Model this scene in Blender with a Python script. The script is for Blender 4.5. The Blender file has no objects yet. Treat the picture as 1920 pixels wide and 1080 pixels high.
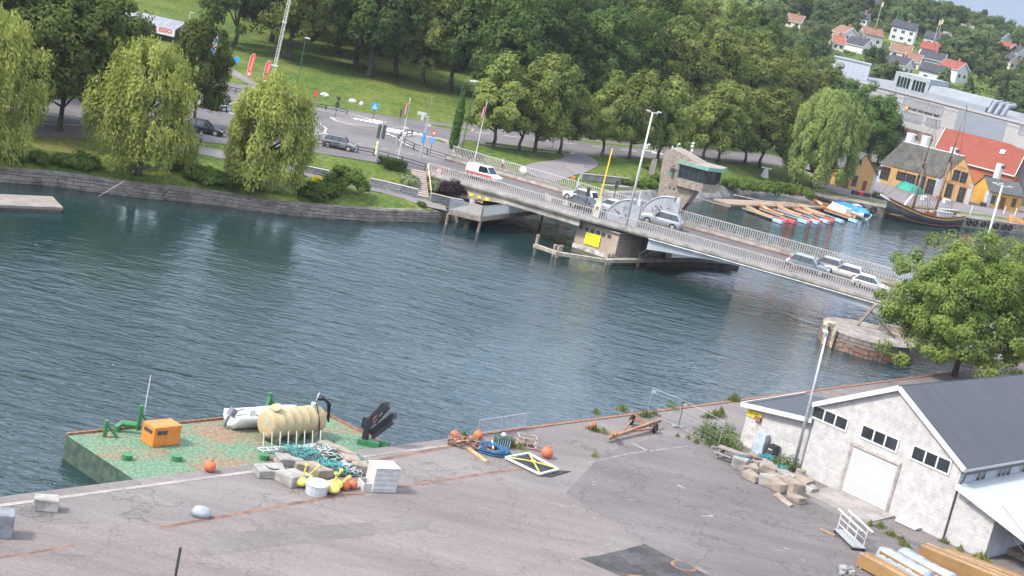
import bpy, bmesh, math, random
import numpy as np
from mathutils import Vector, Matrix
random.seed(7)
SC = bpy.context.scene
COL = SC.collection
rad = math.radians
# ------------------------------------------------------------------ camera, sky, sun, exposure
F, PIT, ROL, CZ = 3000.0, rad(12.3), rad(12.5), 33.8
fw = Vector((0, math.cos(PIT), -math.sin(PIT)))
u0 = Vector((0, math.sin(PIT), math.cos(PIT)))
r0 = Vector((1, 0, 0))
RX = r0 * math.cos(ROL) + u0 * math.sin(ROL)
UX = u0 * math.cos(ROL) - r0 * math.sin(ROL)
cam = bpy.data.objects.new('camera', bpy.data.cameras.new('camera'))
COL.objects.link(cam)
cam.matrix_world = Matrix(((RX.x, UX.x, -fw.x, 0), (RX.y, UX.y, -fw.y, 0), (RX.z, UX.z, -fw.z, CZ), (0, 0, 0, 1)))
cam.data.sensor_width = 36
cam.data.lens = 36 * F / 1920
cam.data.clip_start, cam.data.clip_end = 1, 6000
SC.camera = cam
SUN_EL, SUN_AZ = rad(48), rad(-118)          # azimuth from +Y towards +X: from behind the left shoulder
to_sun = Vector((math.cos(SUN_EL) * math.sin(SUN_AZ), math.cos(SUN_EL) * math.cos(SUN_AZ), math.sin(SUN_EL)))
W = bpy.data.worlds.new('World'); SC.world = W; W.use_nodes = True
nt = W.node_tree; nt.nodes.clear()
def N_(t, k, **kw):
    n = t.nodes.new(k)
    for a, b in kw.items(): setattr(n, a, b)
    return n
sky = N_(nt, 'ShaderNodeTexSky', sky_type='NISHITA', sun_disc=False, sun_elevation=SUN_EL, sun_rotation=SUN_AZ, air_density=1.0, dust_density=1.5, ozone_density=1.2)
tc = N_(nt, 'ShaderNodeTexCoord'); mp = N_(nt, 'ShaderNodeMapping'); mp.inputs['Scale'].default_value = (1.2, 1.2, 4.5)
cn = N_(nt, 'ShaderNodeTexNoise'); cn.inputs['Scale'].default_value = 2.2; cn.inputs['Detail'].default_value = 7; cn.inputs['Roughness'].default_value = .6
cr_ = N_(nt, 'ShaderNodeValToRGB'); cr_.color_ramp.elements[0].position = .30; cr_.color_ramp.elements[1].position = .56
mx = N_(nt, 'ShaderNodeMix', data_type='RGBA'); mx.inputs[7].default_value = (6.7, 7.5, 8.9, 1)
sc1 = N_(nt, 'ShaderNodeMath', operation='MULTIPLY'); sc1.inputs[1].default_value = .93
bg = N_(nt, 'ShaderNodeBackground'); bg.inputs['Strength'].default_value = .105
wo = N_(nt, 'ShaderNodeOutputWorld'); L = nt.links.new
L(tc.outputs['Generated'], mp.inputs[0]); L(mp.outputs[0], cn.inputs[0]); L(cn.outputs[0], cr_.inputs[0]); L(cr_.outputs[0], sc1.inputs[0])
L(sc1.outputs[0], mx.inputs[0]); L(sky.outputs[0], mx.inputs[6]); hz = N_(nt, 'ShaderNodeSeparateXYZ'); hr = N_(nt, 'ShaderNodeMapRange', interpolation_type='SMOOTHSTEP'); hr.inputs[1].default_value = .03; hr.inputs[2].default_value = .16; hr.inputs[3].default_value = 1; hr.inputs[4].default_value = 0
hm = N_(nt, 'ShaderNodeMix', data_type='RGBA'); hm.inputs[7].default_value = (1.45, 1.8, 2.35, 1)       # distant grey blue cloud bank low over the horizon
L(tc.outputs['Generated'], hz.inputs[0]); L(hz.outputs[2], hr.inputs[0]); L(hr.outputs[0], hm.inputs[0]); L(mx.outputs[2], hm.inputs[6]); L(hm.outputs[2], bg.inputs[0]); L(bg.outputs[0], wo.inputs[0])
sun = bpy.data.objects.new('sun', bpy.data.lights.new('sun', 'SUN')); COL.objects.link(sun)
sun.data.energy = 2.0; sun.data.angle = rad(10); sun.data.color = (1, .95, .87)
sun.rotation_euler = to_sun.to_track_quat('Z', 'Y').to_euler()
SC.view_settings.view_transform = 'Standard'; SC.view_settings.look = 'None'
SC.view_settings.exposure = 1.66; SC.view_settings.gamma = 1
SC.cycles.max_bounces = 6; SC.cycles.diffuse_bounces = 2; SC.cycles.glossy_bounces = 3; SC.cycles.transmission_bounces = 3
SC.cycles.caustics_reflective = False; SC.cycles.caustics_refractive = False
# ------------------------------------------------------------------ rays of the photograph -> points of the place
def ray(px, py): return fw + RX * ((px - 960) / F) - UX * ((py - 540) / F)
def G(px, py, z=1.6):
    d = ray(px, py); t = (z - CZ) / d.z
    return Vector((d.x * t, d.y * t, z))
def AtY(px, py, y):
    d = ray(px, py); t = y / d.y
    return Vector((d.x * t, y, CZ + d.z * t))
def S(p):
    v = Vector((p[0], p[1], p[2] - CZ)); dz = v.dot(fw)
    return (960 + F * v.dot(RX) / dz, 540 - F * v.dot(UX) / dz)
def Hz(p, px, py):                        # height over p at which the ray's pixel is met best
    best = (1e9, 0); z = p[2]
    while z < p[2] + 40:
        s = S((p[0], p[1], z)); e = (s[0] - px) ** 2 + (s[1] - py) ** 2
        if e < best[0]: best = (e, z)
        z += .1
    return best[1]
def FP(px, py, p, d):                     # ray on the vertical plane through p along d -> (distance along d, z)
    r = ray(px, py); n = Vector((-d.y, d.x, 0)); t = (p.x * n.x + p.y * n.y) / (r.x * n.x + r.y * n.y)
    q = Vector((r.x * t, r.y * t, CZ + r.z * t))
    return (q - Vector((p.x, p.y, 0))).dot(d), q.z
def sm(a, b, x):
    t = min(1, max(0, (x - a) / (b - a))); return t * t * (3 - 2 * t)
# ------------------------------------------------------------------ materials
MATS = {}
def pbsdf(name):
    m = bpy.data.materials.new(name); m.use_nodes = True
    return m, m.node_tree, m.node_tree.nodes['Principled BSDF']
def walluv(t):                            # (along the wall, up the wall, 0) for any face, from its normal
    g = N_(t, 'ShaderNodeNewGeometry'); c1 = N_(t, 'ShaderNodeVectorMath', operation='CROSS_PRODUCT'); c1.inputs[1].default_value = (0.001, 0.002, 1)
    nz = N_(t, 'ShaderNodeVectorMath', operation='NORMALIZE'); c2 = N_(t, 'ShaderNodeVectorMath', operation='CROSS_PRODUCT')
    d1 = N_(t, 'ShaderNodeVectorMath', operation='DOT_PRODUCT'); d2 = N_(t, 'ShaderNodeVectorMath', operation='DOT_PRODUCT'); cb = N_(t, 'ShaderNodeCombineXYZ')
    k = t.links.new
    k(g.outputs['True Normal'], c1.inputs[0]); k(c1.outputs[0], nz.inputs[0]); k(g.outputs['True Normal'], c2.inputs[0]); k(nz.outputs[0], c2.inputs[1])
    k(g.outputs['Position'], d1.inputs[0]); k(nz.outputs[0], d1.inputs[1]); k(g.outputs['Position'], d2.inputs[0]); k(c2.outputs[0], d2.inputs[1])
    k(d1.outputs['Value'], cb.inputs[0]); k(d2.outputs['Value'], cb.inputs[1])
    return cb.outputs[0]
def M(name, col, rough=.8, var=.18, sc=2.0, col2=None, lo=.4, hi=.6, metal=0, bump=0, bsc=None, stretch=(1, 1, 1), fine=.0, fsc=25, spec=.4, world=False, coat=0):
    if name in MATS: return MATS[name]
    m, t, p = pbsdf(name); k = t.links.new
    p.inputs['Roughness'].default_value = rough; p.inputs['Metallic'].default_value = metal; p.inputs['Specular IOR Level'].default_value = spec
    if coat: p.inputs['Coat Weight'].default_value = coat; p.inputs['Coat Roughness'].default_value = .05
    if world: g = N_(t, 'ShaderNodeNewGeometry'); src = g.outputs['Position']
    else: g = N_(t, 'ShaderNodeTexCoord'); src = g.outputs['Object']
    mp = N_(t, 'ShaderNodeMapping'); mp.inputs['Scale'].default_value = stretch; k(src, mp.inputs[0])
    n = N_(t, 'ShaderNodeTexNoise'); n.inputs['Scale'].default_value = sc; n.inputs['Detail'].default_value = 6; n.inputs['Roughness'].default_value = .62
    k(mp.outputs[0], n.inputs[0])
    r = N_(t, 'ShaderNodeValToRGB'); r.color_ramp.elements[0].position = lo; r.color_ramp.elements[1].position = hi
    c2 = col2 or tuple(c * (1 + var) for c in col); c1 = col if col2 else tuple(c * (1 - var) for c in col)
    r.color_ramp.elements[0].color = (*c1, 1); r.color_ramp.elements[1].color = (*c2, 1)
    k(n.outputs[0], r.inputs[0]); out = r.outputs[0]
    if fine:
        n2 = N_(t, 'ShaderNodeTexNoise'); n2.inputs['Scale'].default_value = fsc; n2.inputs['Detail'].default_value = 3; k(src, n2.inputs[0])
        mr = N_(t, 'ShaderNodeMapRange'); mr.inputs[1].default_value = .3; mr.inputs[2].default_value = .7; mr.inputs[3].default_value = 1 - fine; mr.inputs[4].default_value = 1 + fine
        mu = N_(t, 'ShaderNodeVectorMath', operation='SCALE'); k(n2.outputs[0], mr.inputs[0]); k(out, mu.inputs[0]); k(mr.outputs[0], mu.inputs['Scale']); out = mu.outputs[0]
    k(out, p.inputs['Base Color'])
    if bump:
        n3 = N_(t, 'ShaderNodeTexNoise'); n3.inputs['Scale'].default_value = bsc or sc * 4; n3.inputs['Detail'].default_value = 4; k(mp.outputs[0], n3.inputs[0])
        b = N_(t, 'ShaderNodeBump'); b.inputs['Strength'].default_value = bump; b.inputs['Distance'].default_value = .1; k(n3.outputs[0], b.inputs['Height']); k(b.outputs[0], p.inputs['Normal'])
    MATS[name] = m; return m
def BR(name, c1, c2, mortar, bw=.6, bh=.3, ms=.02, rough=.85, bump=.4, off=.5, spec=.3, dirt=.35, dsc=.5):      # blocks / bricks / tiles / boards
    if name in MATS: return MATS[name]
    m, t, p = pbsdf(name); k = t.links.new; p.inputs['Roughness'].default_value = rough; p.inputs['Specular IOR Level'].default_value = spec
    uv = walluv(t); b = N_(t, 'ShaderNodeTexBrick'); b.offset = off
    b.inputs['Color1'].default_value = (*c1, 1); b.inputs['Color2'].default_value = (*c2, 1); b.inputs['Mortar'].default_value = (*mortar, 1)
    b.inputs['Scale'].default_value = 1; b.inputs['Brick Width'].default_value = bw; b.inputs['Row Height'].default_value = bh; b.inputs['Mortar Size'].default_value = ms; b.inputs['Bias'].default_value = 0
    k(uv, b.inputs[0])
    n = N_(t, 'ShaderNodeTexNoise'); n.inputs['Scale'].default_value = dsc; n.inputs['Detail'].default_value = 8; n.inputs['Roughness'].default_value = .7
    g = N_(t, 'ShaderNodeNewGeometry'); k(g.outputs['Position'], n.inputs[0])
    mr = N_(t, 'ShaderNodeMapRange'); mr.inputs[1].default_value = .3; mr.inputs[2].default_value = .7; mr.inputs[3].default_value = 1 - dirt; mr.inputs[4].default_value = 1 + dirt
    mu = N_(t, 'ShaderNodeVectorMath', operation='SCALE'); k(n.outputs[0], mr.inputs[0]); k(b.outputs[0], mu.inputs[0]); k(mr.outputs[0], mu.inputs['Scale']); k(mu.outputs[0], p.inputs['Base Color'])
    if bump:
        bp = N_(t, 'ShaderNodeBump'); bp.invert = True; bp.inputs['Strength'].default_value = bump; bp.inputs['Distance'].default_value = .05; k(b.outputs['Fac'], bp.inputs['Height']); k(bp.outputs[0], p.inputs['Normal'])
    MATS[name] = m; return m
def LEAF(name, a, b, tr=.42, rnd=.25, sc=.5):
    if name in MATS: return MATS[name]
    m = bpy.data.materials.new(name); m.use_nodes = True; t = m.node_tree; t.nodes.clear(); k = t.links.new
    g = N_(t, 'ShaderNodeTexCoord'); n = N_(t, 'ShaderNodeTexNoise'); n.inputs['Scale'].default_value = sc; n.inputs['Detail'].default_value = 5; n.inputs['Roughness'].default_value = .7
    oi = N_(t, 'ShaderNodeObjectInfo'); ad = N_(t, 'ShaderNodeVectorMath', operation='ADD'); k(g.outputs['Object'], ad.inputs[0]); k(oi.outputs['Location'], ad.inputs[1]); k(ad.outputs[0], n.inputs[0])
    r = N_(t, 'ShaderNodeValToRGB'); r.color_ramp.elements[0].position = .36; r.color_ramp.elements[1].position = .64; r.color_ramp.elements[0].color = (*a, 1); r.color_ramp.elements[1].color = (*b, 1); k(n.outputs[0], r.inputs[0])
    mr = N_(t, 'ShaderNodeMapRange'); mr.inputs[3].default_value = 1 - rnd; mr.inputs[4].default_value = 1 + rnd; k(oi.outputs['Random'], mr.inputs[0])
    mu = N_(t, 'ShaderNodeVectorMath', operation='SCALE'); k(r.outputs[0], mu.inputs[0]); k(mr.outputs[0], mu.inputs['Scale'])
    d = N_(t, 'ShaderNodeBsdfDiffuse'); tl = N_(t, 'ShaderNodeBsdfTranslucent'); ms = N_(t, 'ShaderNodeMixShader'); ms.inputs[0].default_value = tr
    o = N_(t, 'ShaderNodeOutputMaterial'); k(mu.outputs[0], d.inputs[0]); k(mu.outputs[0], tl.inputs[0]); k(d.outputs[0], ms.inputs[1]); k(tl.outputs[0], ms.inputs[2]); k(ms.outputs[0], o.inputs[0])
    MATS[name] = m; return m
def PAINT(name, c, metal=.0, rough=.3): return M(name, c, rough=rough, var=.04, sc=1, metal=metal, coat=.6, spec=.5)
GLASS = M('window_glass', (.02, .025, .03), rough=.06, var=.3, sc=.8, spec=.8)
RUB = M('rubber', (.018, .018, .019), rough=.85, var=.3, sc=5)
WHITE = M('white_paint', (.49, .49, .475), rough=.5, var=.06, sc=3)
LGREY = M('pale_grey_metal', (.46, .47, .48), rough=.45, var=.1, sc=2, metal=.2)
DGREY = M('dark_metal', (.045, .05, .05), rough=.5, var=.2, sc=3)
GALV = M('galvanised_steel', (.42, .43, .44), rough=.4, var=.15, sc=4, metal=.5)
BARK = M('bark', (.075, .06, .047), rough=.95, var=.35, sc=3, bump=.6, stretch=(1, 1, .25))
RUST = M('rusty_iron', (.17, .06, .03), rough=.9, col2=(.26, .13, .08), sc=3)
WOODG = M('weathered_wood', (.24, .19, .15), rough=.9, var=.25, sc=2, stretch=(1, 1, 1), fine=.15, fsc=12)
CONC = M('concrete', (.24, .215, .195), rough=.92, var=.18, sc=.6, fine=.12, fsc=6, bump=.15)
RED = M('red_paint', (.5, .045, .04), rough=.5, var=.1)
YEL = M('yellow_paint', (.75, .52, .02), rough=.5, var=.08)
BLUE = M('blue_paint', (.03, .16, .42), rough=.5, var=.08)
ORANGE = M('orange_paint', (.52, .17, .03), rough=.5, var=.12)
# ------------------------------------------------------------------ mesh building
class MB:
    def __init__(s): s.v = []; s.f = []; s.m = []
    def add(s, vs, fs, mi=0):
        o = len(s.v); s.v += [tuple(p) for p in vs]
        for q in fs: s.f.append(tuple(i + o for i in q)); s.m.append(mi)
        return s
    def box(s, c, d, rz=0, mi=0, ry=0, rx=0):
        R = Matrix.Rotation(rz, 3, 'Z') @ Matrix.Rotation(ry, 3, 'Y') @ Matrix.Rotation(rx, 3, 'X'); c = Vector(c)
        vs = [c + R @ Vector((x * d[0] / 2, y * d[1] / 2, z * d[2] / 2)) for x in (-1, 1) for y in (-1, 1) for z in (-1, 1)]
        return s.add(vs, [(0, 1, 3, 2), (4, 6, 7, 5), (0, 4, 5, 1), (2, 3, 7, 6), (0, 2, 6, 4), (1, 5, 7, 3)], mi)
    def bar(s, p, q, w, h=None, mi=0):
        p = Vector(p); q = Vector(q); h = h or w; d = (q - p); l = d.length; d.normalize()
        a = d.cross(Vector((0, 0, 1)));
        if a.length < 1e-3: a = Vector((1, 0, 0))
        a.normalize(); b = a.cross(d)
        vs = [e + a * (x * w / 2) + b * (z * h / 2) for e in (p, q) for x, z in ((-1, -1), (1, -1), (1, 1), (-1, 1))]
        return s.add(vs, [(3, 2, 1, 0), (4, 5, 6, 7), (0, 1, 5, 4), (1, 2, 6, 5), (2, 3, 7, 6), (3, 0, 4, 7)], mi)
    def cyl(s, p, q, r, r2=None, n=8, mi=0, caps=True):
        return s.tube([p, q], [r, r if r2 is None else r2], n, mi, caps)
    def tube(s, pts, r, n=6, mi=0, caps=True):
        pts = [Vector(p) for p in pts]; rs = r if isinstance(r, (list, tuple)) else [r] * len(pts); o = len(s.v); a = None
        for i, p in enumerate(pts):
            d = (pts[min(i + 1, len(pts) - 1)] - pts[max(i - 1, 0)])
            if d.length < 1e-6: d = Vector((0, 0, 1))
            d.normalize()
            if a is None: a = d.cross(Vector((0, 0, 1))) if abs(d.z) < .95 else d.cross(Vector((1, 0, 0)))
            a = (a - d * a.dot(d)).normalized(); b = d.cross(a)
            for j in range(n):
                t = 2 * math.pi * j / n; s.v.append(tuple(p + (a * math.cos(t) + b * math.sin(t)) * rs[i]))
        for i in range(len(pts) - 1):
            for j in range(n):
                s.f.append((o + i * n + j, o + i * n + (j + 1) % n, o + (i + 1) * n + (j + 1) % n, o + (i + 1) * n + j)); s.m.append(mi)
        if caps:
            s.f.append(tuple(o + j for j in reversed(range(n)))); s.m.append(mi)
            e = o + (len(pts) - 1) * n; s.f.append(tuple(e + j for j in range(n))); s.m.append(mi)
        return s
    def extr(s, poly, vec, mi=0, mj=None):
        poly = [Vector(p) for p in poly]; vec = Vector(vec); n = len(poly)
        nrm = Vector((0, 0, 0))
        for i in range(n): nrm += poly[i].cross(poly[(i + 1) % n])
        if nrm.dot(vec) < 0: poly.reverse()
        o = len(s.v); s.v += [tuple(p) for p in poly] + [tuple(p + vec) for p in poly]
        s.f.append(tuple(o + i for i in reversed(range(n)))); s.m.append(mi)
        s.f.append(tuple(o + n + i for i in range(n))); s.m.append(mi)
        for i in range(n):
            j = (i + 1) % n; s.f.append((o + i, o + j, o + n + j, o + n + i)); s.m.append(mi if mj is None else mj)
        return s
    def prism(s, xy, z0, z1, mi=0): return s.extr([(p[0], p[1], z0) for p in xy], (0, 0, z1 - z0), mi)
    def loft(s, rings, mi=0, closed=True, caps=True):
        n = len(rings[0]); o = len(s.v)
        for r in rings: s.v += [tuple(p) for p in r]
        for i in range(len(rings) - 1):
            for j in range(n if closed else n - 1):
                s.f.append((o + i * n + j, o + i * n + (j + 1) % n, o + (i + 1) * n + (j + 1) % n, o + (i + 1) * n + j)); s.m.append(mi)
        if caps and closed:
            s.f.append(tuple(o + j for j in reversed(range(n)))); s.m.append(mi)
            e = o + (len(rings) - 1) * n; s.f.append(tuple(e + j for j in range(n))); s.m.append(mi)
        return s
    def ell(s, c, rx, ry=None, rz=None, n=10, k=6, mi=0, jit=0):
        ry = ry or rx; rz = rz or rx; c = Vector(c); rings = []
        for i in range(k + 1):
            a = -math.pi / 2 + math.pi * i / k
            rings.append([c + Vector((rx * math.cos(a) * math.cos(2 * math.pi * j / n), ry * math.cos(a) * math.sin(2 * math.pi * j / n), rz * math.sin(a))) * (1 + random.uniform(-jit, jit)) for j in range(n)])
        return s.loft(rings, mi, True, False)
    def build(s, name, mat, parent=None, smooth=False, world=False, bevel=0):
        me = bpy.data.meshes.new(name); vs = s.v
        if world and parent is not None:
            o = parent.location; vs = [(a - o.x, b - o.y, c - o.z) for a, b, c in vs]
        me.from_pydata(vs, [], s.f); me.validate()
        mats = mat if isinstance(mat, (list, tuple)) else [mat]
        for q in mats: me.materials.append(q)
        if len(mats) > 1 and len(me.polygons) == len(s.m): me.polygons.foreach_set('material_index', s.m)
        if smooth: me.polygons.foreach_set('use_smooth', [True] * len(me.polygons))
        ob = bpy.data.objects.new(name, me); COL.objects.link(ob)
        if parent is not None: ob.parent = parent
        if bevel:
            b = ob.modifiers.new('bevel', 'BEVEL'); b.width = bevel; b.segments = 2; b.limit_method = 'ANGLE'; b.angle_limit = rad(40)
        return ob
def thing(name, label, cat, loc=(0, 0, 0), rz=0, group=None, rx=0, ry=0):
    o = bpy.data.objects.new(name, None); COL.objects.link(o); o.location = loc; o.rotation_euler = (rx, ry, rz); o.empty_display_size = .2
    return tag(o, label, cat, group)
def tag(o, label, cat, group=None):
    o['label'] = label; o['category'] = cat
    if group: o['group'] = group
    return o
def struct(o, kind='structure'): o['kind'] = kind; return o
def dup(root, loc=None, rz=None, label=None, group=None, scale=None):
    r = root.copy(); COL.objects.link(r)
    if loc is not None: r.location = loc
    if rz is not None: r.rotation_euler.z = rz
    if scale: r.scale = scale if isinstance(scale, (tuple, list)) else (scale,) * 3
    if label: r['label'] = label
    if group: r['group'] = group
    for ch in list(root.children):
        c = ch.copy(); COL.objects.link(c); c.parent = r
        for g in ch.children:
            d = g.copy(); COL.objects.link(d); d.parent = c
    return r
def text(body, pos, right, up, size, mat, parent, name='lettering', align='CENTER', depth=.01, bold=0):
    cu = bpy.data.curves.new(name, 'FONT'); cu.body = body; cu.size = size; cu.align_x = align; cu.align_y = 'CENTER'; cu.extrude = depth; cu.offset = bold
    cu.materials.append(mat); o = bpy.data.objects.new(name, cu); COL.objects.link(o); o.parent = parent
    right = Vector(right).normalized(); up = Vector(up).normalized(); n = right.cross(up)
    mw = Matrix(((right.x, up.x, n.x, pos[0]), (right.y, up.y, n.y, pos[1]), (right.z, up.z, n.z, pos[2]), (0, 0, 0, 1)))
    me = bpy.data.meshes.new_from_object(o); bpy.data.objects.remove(o); me.name = name
    o = bpy.data.objects.new(name, me); COL.objects.link(o); o.parent = parent
    o.matrix_local = (parent.matrix_basis.inverted() @ mw) if parent else mw
    return o
# ------------------------------------------------------------------ terrain
BK = [(-300, 70), (-120, 118), (-80, 136), (-51, 151.5), (-46.9, 155), (-39.8, 158.5), (-32.5, 163), (-24.1, 166.8), (-16.8, 173), (-10, 181), (-3, 203), (12, 224), (24.4, 246), (40.8, 276.5), (46, 277.5), (51.5, 275), (60, 276.5), (76.4, 288.5), (91, 298), (130, 322), (400, 470)]
def lerp(tab, x):
    if x <= tab[0][0]: return tab[0][1]
    for (a, b), (c, d) in zip(tab, tab[1:]):
        if x <= c: return b + (d - b) * (x - a) / (c - a)
    return tab[-1][1]
MEAD = [(-300, 240), (-60, 244), (-39, 250), (-18.7, 254), (0, 262), (38, 308), (60, 372), (100, 366), (200, 352), (400, 380)]
def T(x, y):
    d = y - lerp(BK, x); we = sm(-8, 0, x); ea = sm(42, 52, x)
    lw = .42 * (1 - sm(-14, -4, x)); z = 1.75 - lw + .35 * sm(0, 4, d) + lw * sm(0, 7, d) + (1.3 * sm(12, 24, d) * (1 - we) + 1.3 * sm(3, 16, d) * we) * (1 - ea)
    m = y - lerp(MEAD, x)
    if m > 0:
        e = sm(40, 62, x)
        z += (1 - e) * (.055 * min(m, 60) + .05 * max(0, m - 60) * (m < 260) + 10 * (m >= 260)) * sm(0, 12, m)
        if e > 0:
            h = .14 * min(m, 120) + .075 * max(0, min(m, 330) - 120) + .01 * max(0, m - 330)
            h *= 1 - .27 * sm(130, 260, x)
            z += e * h * sm(0, 25, m)
    return z
def GT(px, py, off=0):
    z = 3.4
    for _ in range(30):
        p = G(px, py, z); z = z * .5 + T(p.x, p.y) * .5
    # march when the fixed point fails on steep ground
    p = G(px, py, z)
    if abs(T(p.x, p.y) - z) > .4 or p.y < 0 or p.y > 1200:
        d = ray(px, py); t = 120
        while t < 1100:
            q = Vector((0, 0, CZ)) + d * t
            if q.z < T(q.x, q.y): p = q; break
            t += 1.5
    return Vector((p.x, p.y, T(p.x, p.y) + off))
GRASS = M('grass', (.052, .088, .016), rough=1, col2=(.115, .135, .030), sc=.16, lo=.34, hi=.7, fine=.42, fsc=1.6, bump=.5, bsc=3, spec=.1)
def land():
    xs = [-700, -500, -400, -300, -240, -200, -170, -150, -135, -120]
    x = -110.0
    while x < 112: xs.append(x); x += 1.6
    xs += [114, 120, 127, 135, 144, 154, 165, 177, 190, 205, 220, 240, 265, 300, 350, 420, 520, 700]
    ds = [0, .5, 1, 2, 3, 4, 6, 8, 10, 12, 13.5, 15, 17, 19, 21, 23, 25, 28, 32, 36, 40, 46, 52, 58, 64, 70, 77, 84, 91, 98, 105, 112, 120, 128, 136, 145, 155, 165, 180, 195, 210, 230, 250, 275, 300, 330, 360, 400, 450, 500, 560, 640, 750, 900, 1100, 1400, 1900, 2600]
    vs = []; fs = []; n = len(ds)
    for x in xs:
        b = lerp(BK, x)
        for d in ds: vs.append((x, b + d, T(x, b + d)))
    for i in range(len(xs) - 1):
        for j in range(n - 1): fs.append((i * n + j, (i + 1) * n + j, (i + 1) * n + j + 1, i * n + j + 1))
    mb = MB(); mb.add(vs, fs); return struct(mb.build('far_bank_ground', GRASS, smooth=True))
land()
# water: one sheet, ripples by several noises in metres
def water():
    m, t, p = pbsdf('canal_water'); k = t.links.new
    p.inputs['Base Color'].default_value = (.009, .026, .028, 1); p.inputs['Roughness'].default_value = .05; p.inputs['IOR'].default_value = 1.56; p.inputs['Specular IOR Level'].default_value = .5
    g = N_(t, 'ShaderNodeNewGeometry')
    def noise(sc, rz, st, det, dist=0):
        mp = N_(t, 'ShaderNodeMapping'); mp.inputs['Rotation'].default_value = (0, 0, rz); mp.inputs['Scale'].default_value = st; k(g.outputs['Position'], mp.inputs[0])
        n = N_(t, 'ShaderNodeTexNoise'); n.inputs['Scale'].default_value = sc; n.inputs['Detail'].default_value = det; n.inputs['Roughness'].default_value = .55; n.inputs['Distortion'].default_value = dist; k(mp.outputs[0], n.inputs[0]); return n.outputs[0]
    big = noise(.50, rad(14), (.38, 1, 1), 3, .5); mid = noise(1.7, rad(-6), (.45, 1, 1), 4, .4); gust = noise(.03, rad(40), (1, .5, 1), 4)
    gr = N_(t, 'ShaderNodeMapRange'); gr.inputs[1].default_value = .38; gr.inputs[2].default_value = .62; gr.inputs[3].default_value = .35; gr.inputs[4].default_value = 1.15; k(gust, gr.inputs[0])
    a = N_(t, 'ShaderNodeMath', operation='MULTIPLY'); a.inputs[1].default_value = .6; k(mid, a.inputs[0])
    s = N_(t, 'ShaderNodeMath', operation='ADD'); k(big, s.inputs[0]); k(a.outputs[0], s.inputs[1])
    s2 = N_(t, 'ShaderNodeMath', operation='MULTIPLY'); k(s.outputs[0], s2.inputs[0]); k(gr.outputs[0], s2.inputs[1])
    dp = N_(t, 'ShaderNodeVectorMath', operation='DOT_PRODUCT'); dp.inputs[1].default_value = (-.6, .8, 0); k(g.outputs['Position'], dp.inputs[0])      # sheltered calm along the far bank
    cm = N_(t, 'ShaderNodeMapRange', interpolation_type='SMOOTHSTEP'); cm.inputs[1].default_value = 112; cm.inputs[2].default_value = 140; cm.inputs[3].default_value = 1; cm.inputs[4].default_value = .30; k(dp.outputs['Value'], cm.inputs[0])
    s3 = N_(t, 'ShaderNodeMath', operation='MULTIPLY'); k(s2.outputs[0], s3.inputs[0]); k(cm.outputs[0], s3.inputs[1]); s2 = s3
    b = N_(t, 'ShaderNodeBump'); b.inputs['Strength'].default_value = 1; b.inputs['Distance'].default_value = .48; k(s2.outputs[0], b.inputs['Height']); k(b.outputs[0], p.inputs['Normal'])
    mb = MB(); mb.add([(-1500, -300, 0), (1500, -300, 0), (1500, 700, 0), (-1500, 700, 0)], [(0, 1, 2, 3)])
    return struct(mb.build('canal_water', m))
water()
mb = MB(); mb.add([(-1600, -400, -4), (1600, -400, -4), (1600, 800, -4), (-1600, 800, -4)], [(0, 1, 2, 3)])
struct(mb.build('canal_bed', M('mud', (.03, .035, .02))))
# stone bank walls
STONEW = BR('bank_stone', (.145, .127, .107), (.20, .178, .153), (.06, .052, .043), bw=1.5, bh=.28, ms=.03, bump=.9, dirt=.55, dsc=.7)
QUAYST = BR('quay_stone', (.22, .19, .15), (.30, .26, .21), (.08, .07, .055), bw=1.0, bh=.5, ms=.04, bump=.8, dirt=.5, dsc=.8)
def bankwall(x0, x1, batter, name, mat, label, cap=.5, dz=0):
    xs = [x0]
    for a, _ in BK:
        if x0 < a < x1: xs.append(a)
    xs.append(x1); ring = []
    fine = []
    for a, b in zip(xs, xs[1:]):
        k = max(1, int((b - a) / 3)); fine += [a + (b - a) * i / k for i in range(k)]
    fine.append(x1); rings = []
    for i, x in enumerate(fine):
        y = lerp(BK, x); e = .3; dx = 2 * e; dy = lerp(BK, x + e) - lerp(BK, x - e); l = math.hypot(dx, dy); nx, ny = dy / l, -dx / l
        j = random.uniform(-.08, .08)
        rings.append([(x + nx * (batter + j), y + ny * (batter + j), -1.6), (x + nx * batter * .55, y + ny * batter * .55, .55), (x + nx * .12, y + ny * .12, 1.72 + dz + j * .6), (x - nx * cap, y - ny * cap, 1.86 + dz + j * .4), (x - nx * cap, y - ny * cap, .2), (x - nx * .2, y - ny * .2, -1.6)])
    mb = MB(); mb.loft(rings); return tag(mb.build(name, mat), label, 'wall')
bankwall(-140, -9, .4, 'bank_wall', STONEW, 'low sloping grey stone bank wall along the water below the willows', dz=-.42)
bankwall(-9, 51, 1.9, 'bank_wall', M('bank_concrete', (.20, .18, .165), rough=.9, var=.3, sc=.5, bump=.5), 'sloping concrete and rock bank under the bridge and below the bushes')
bankwall(51, 150, .15, 'quay_wall', QUAYST, 'upright old stone quay wall in front of the yellow houses', .9)
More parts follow.
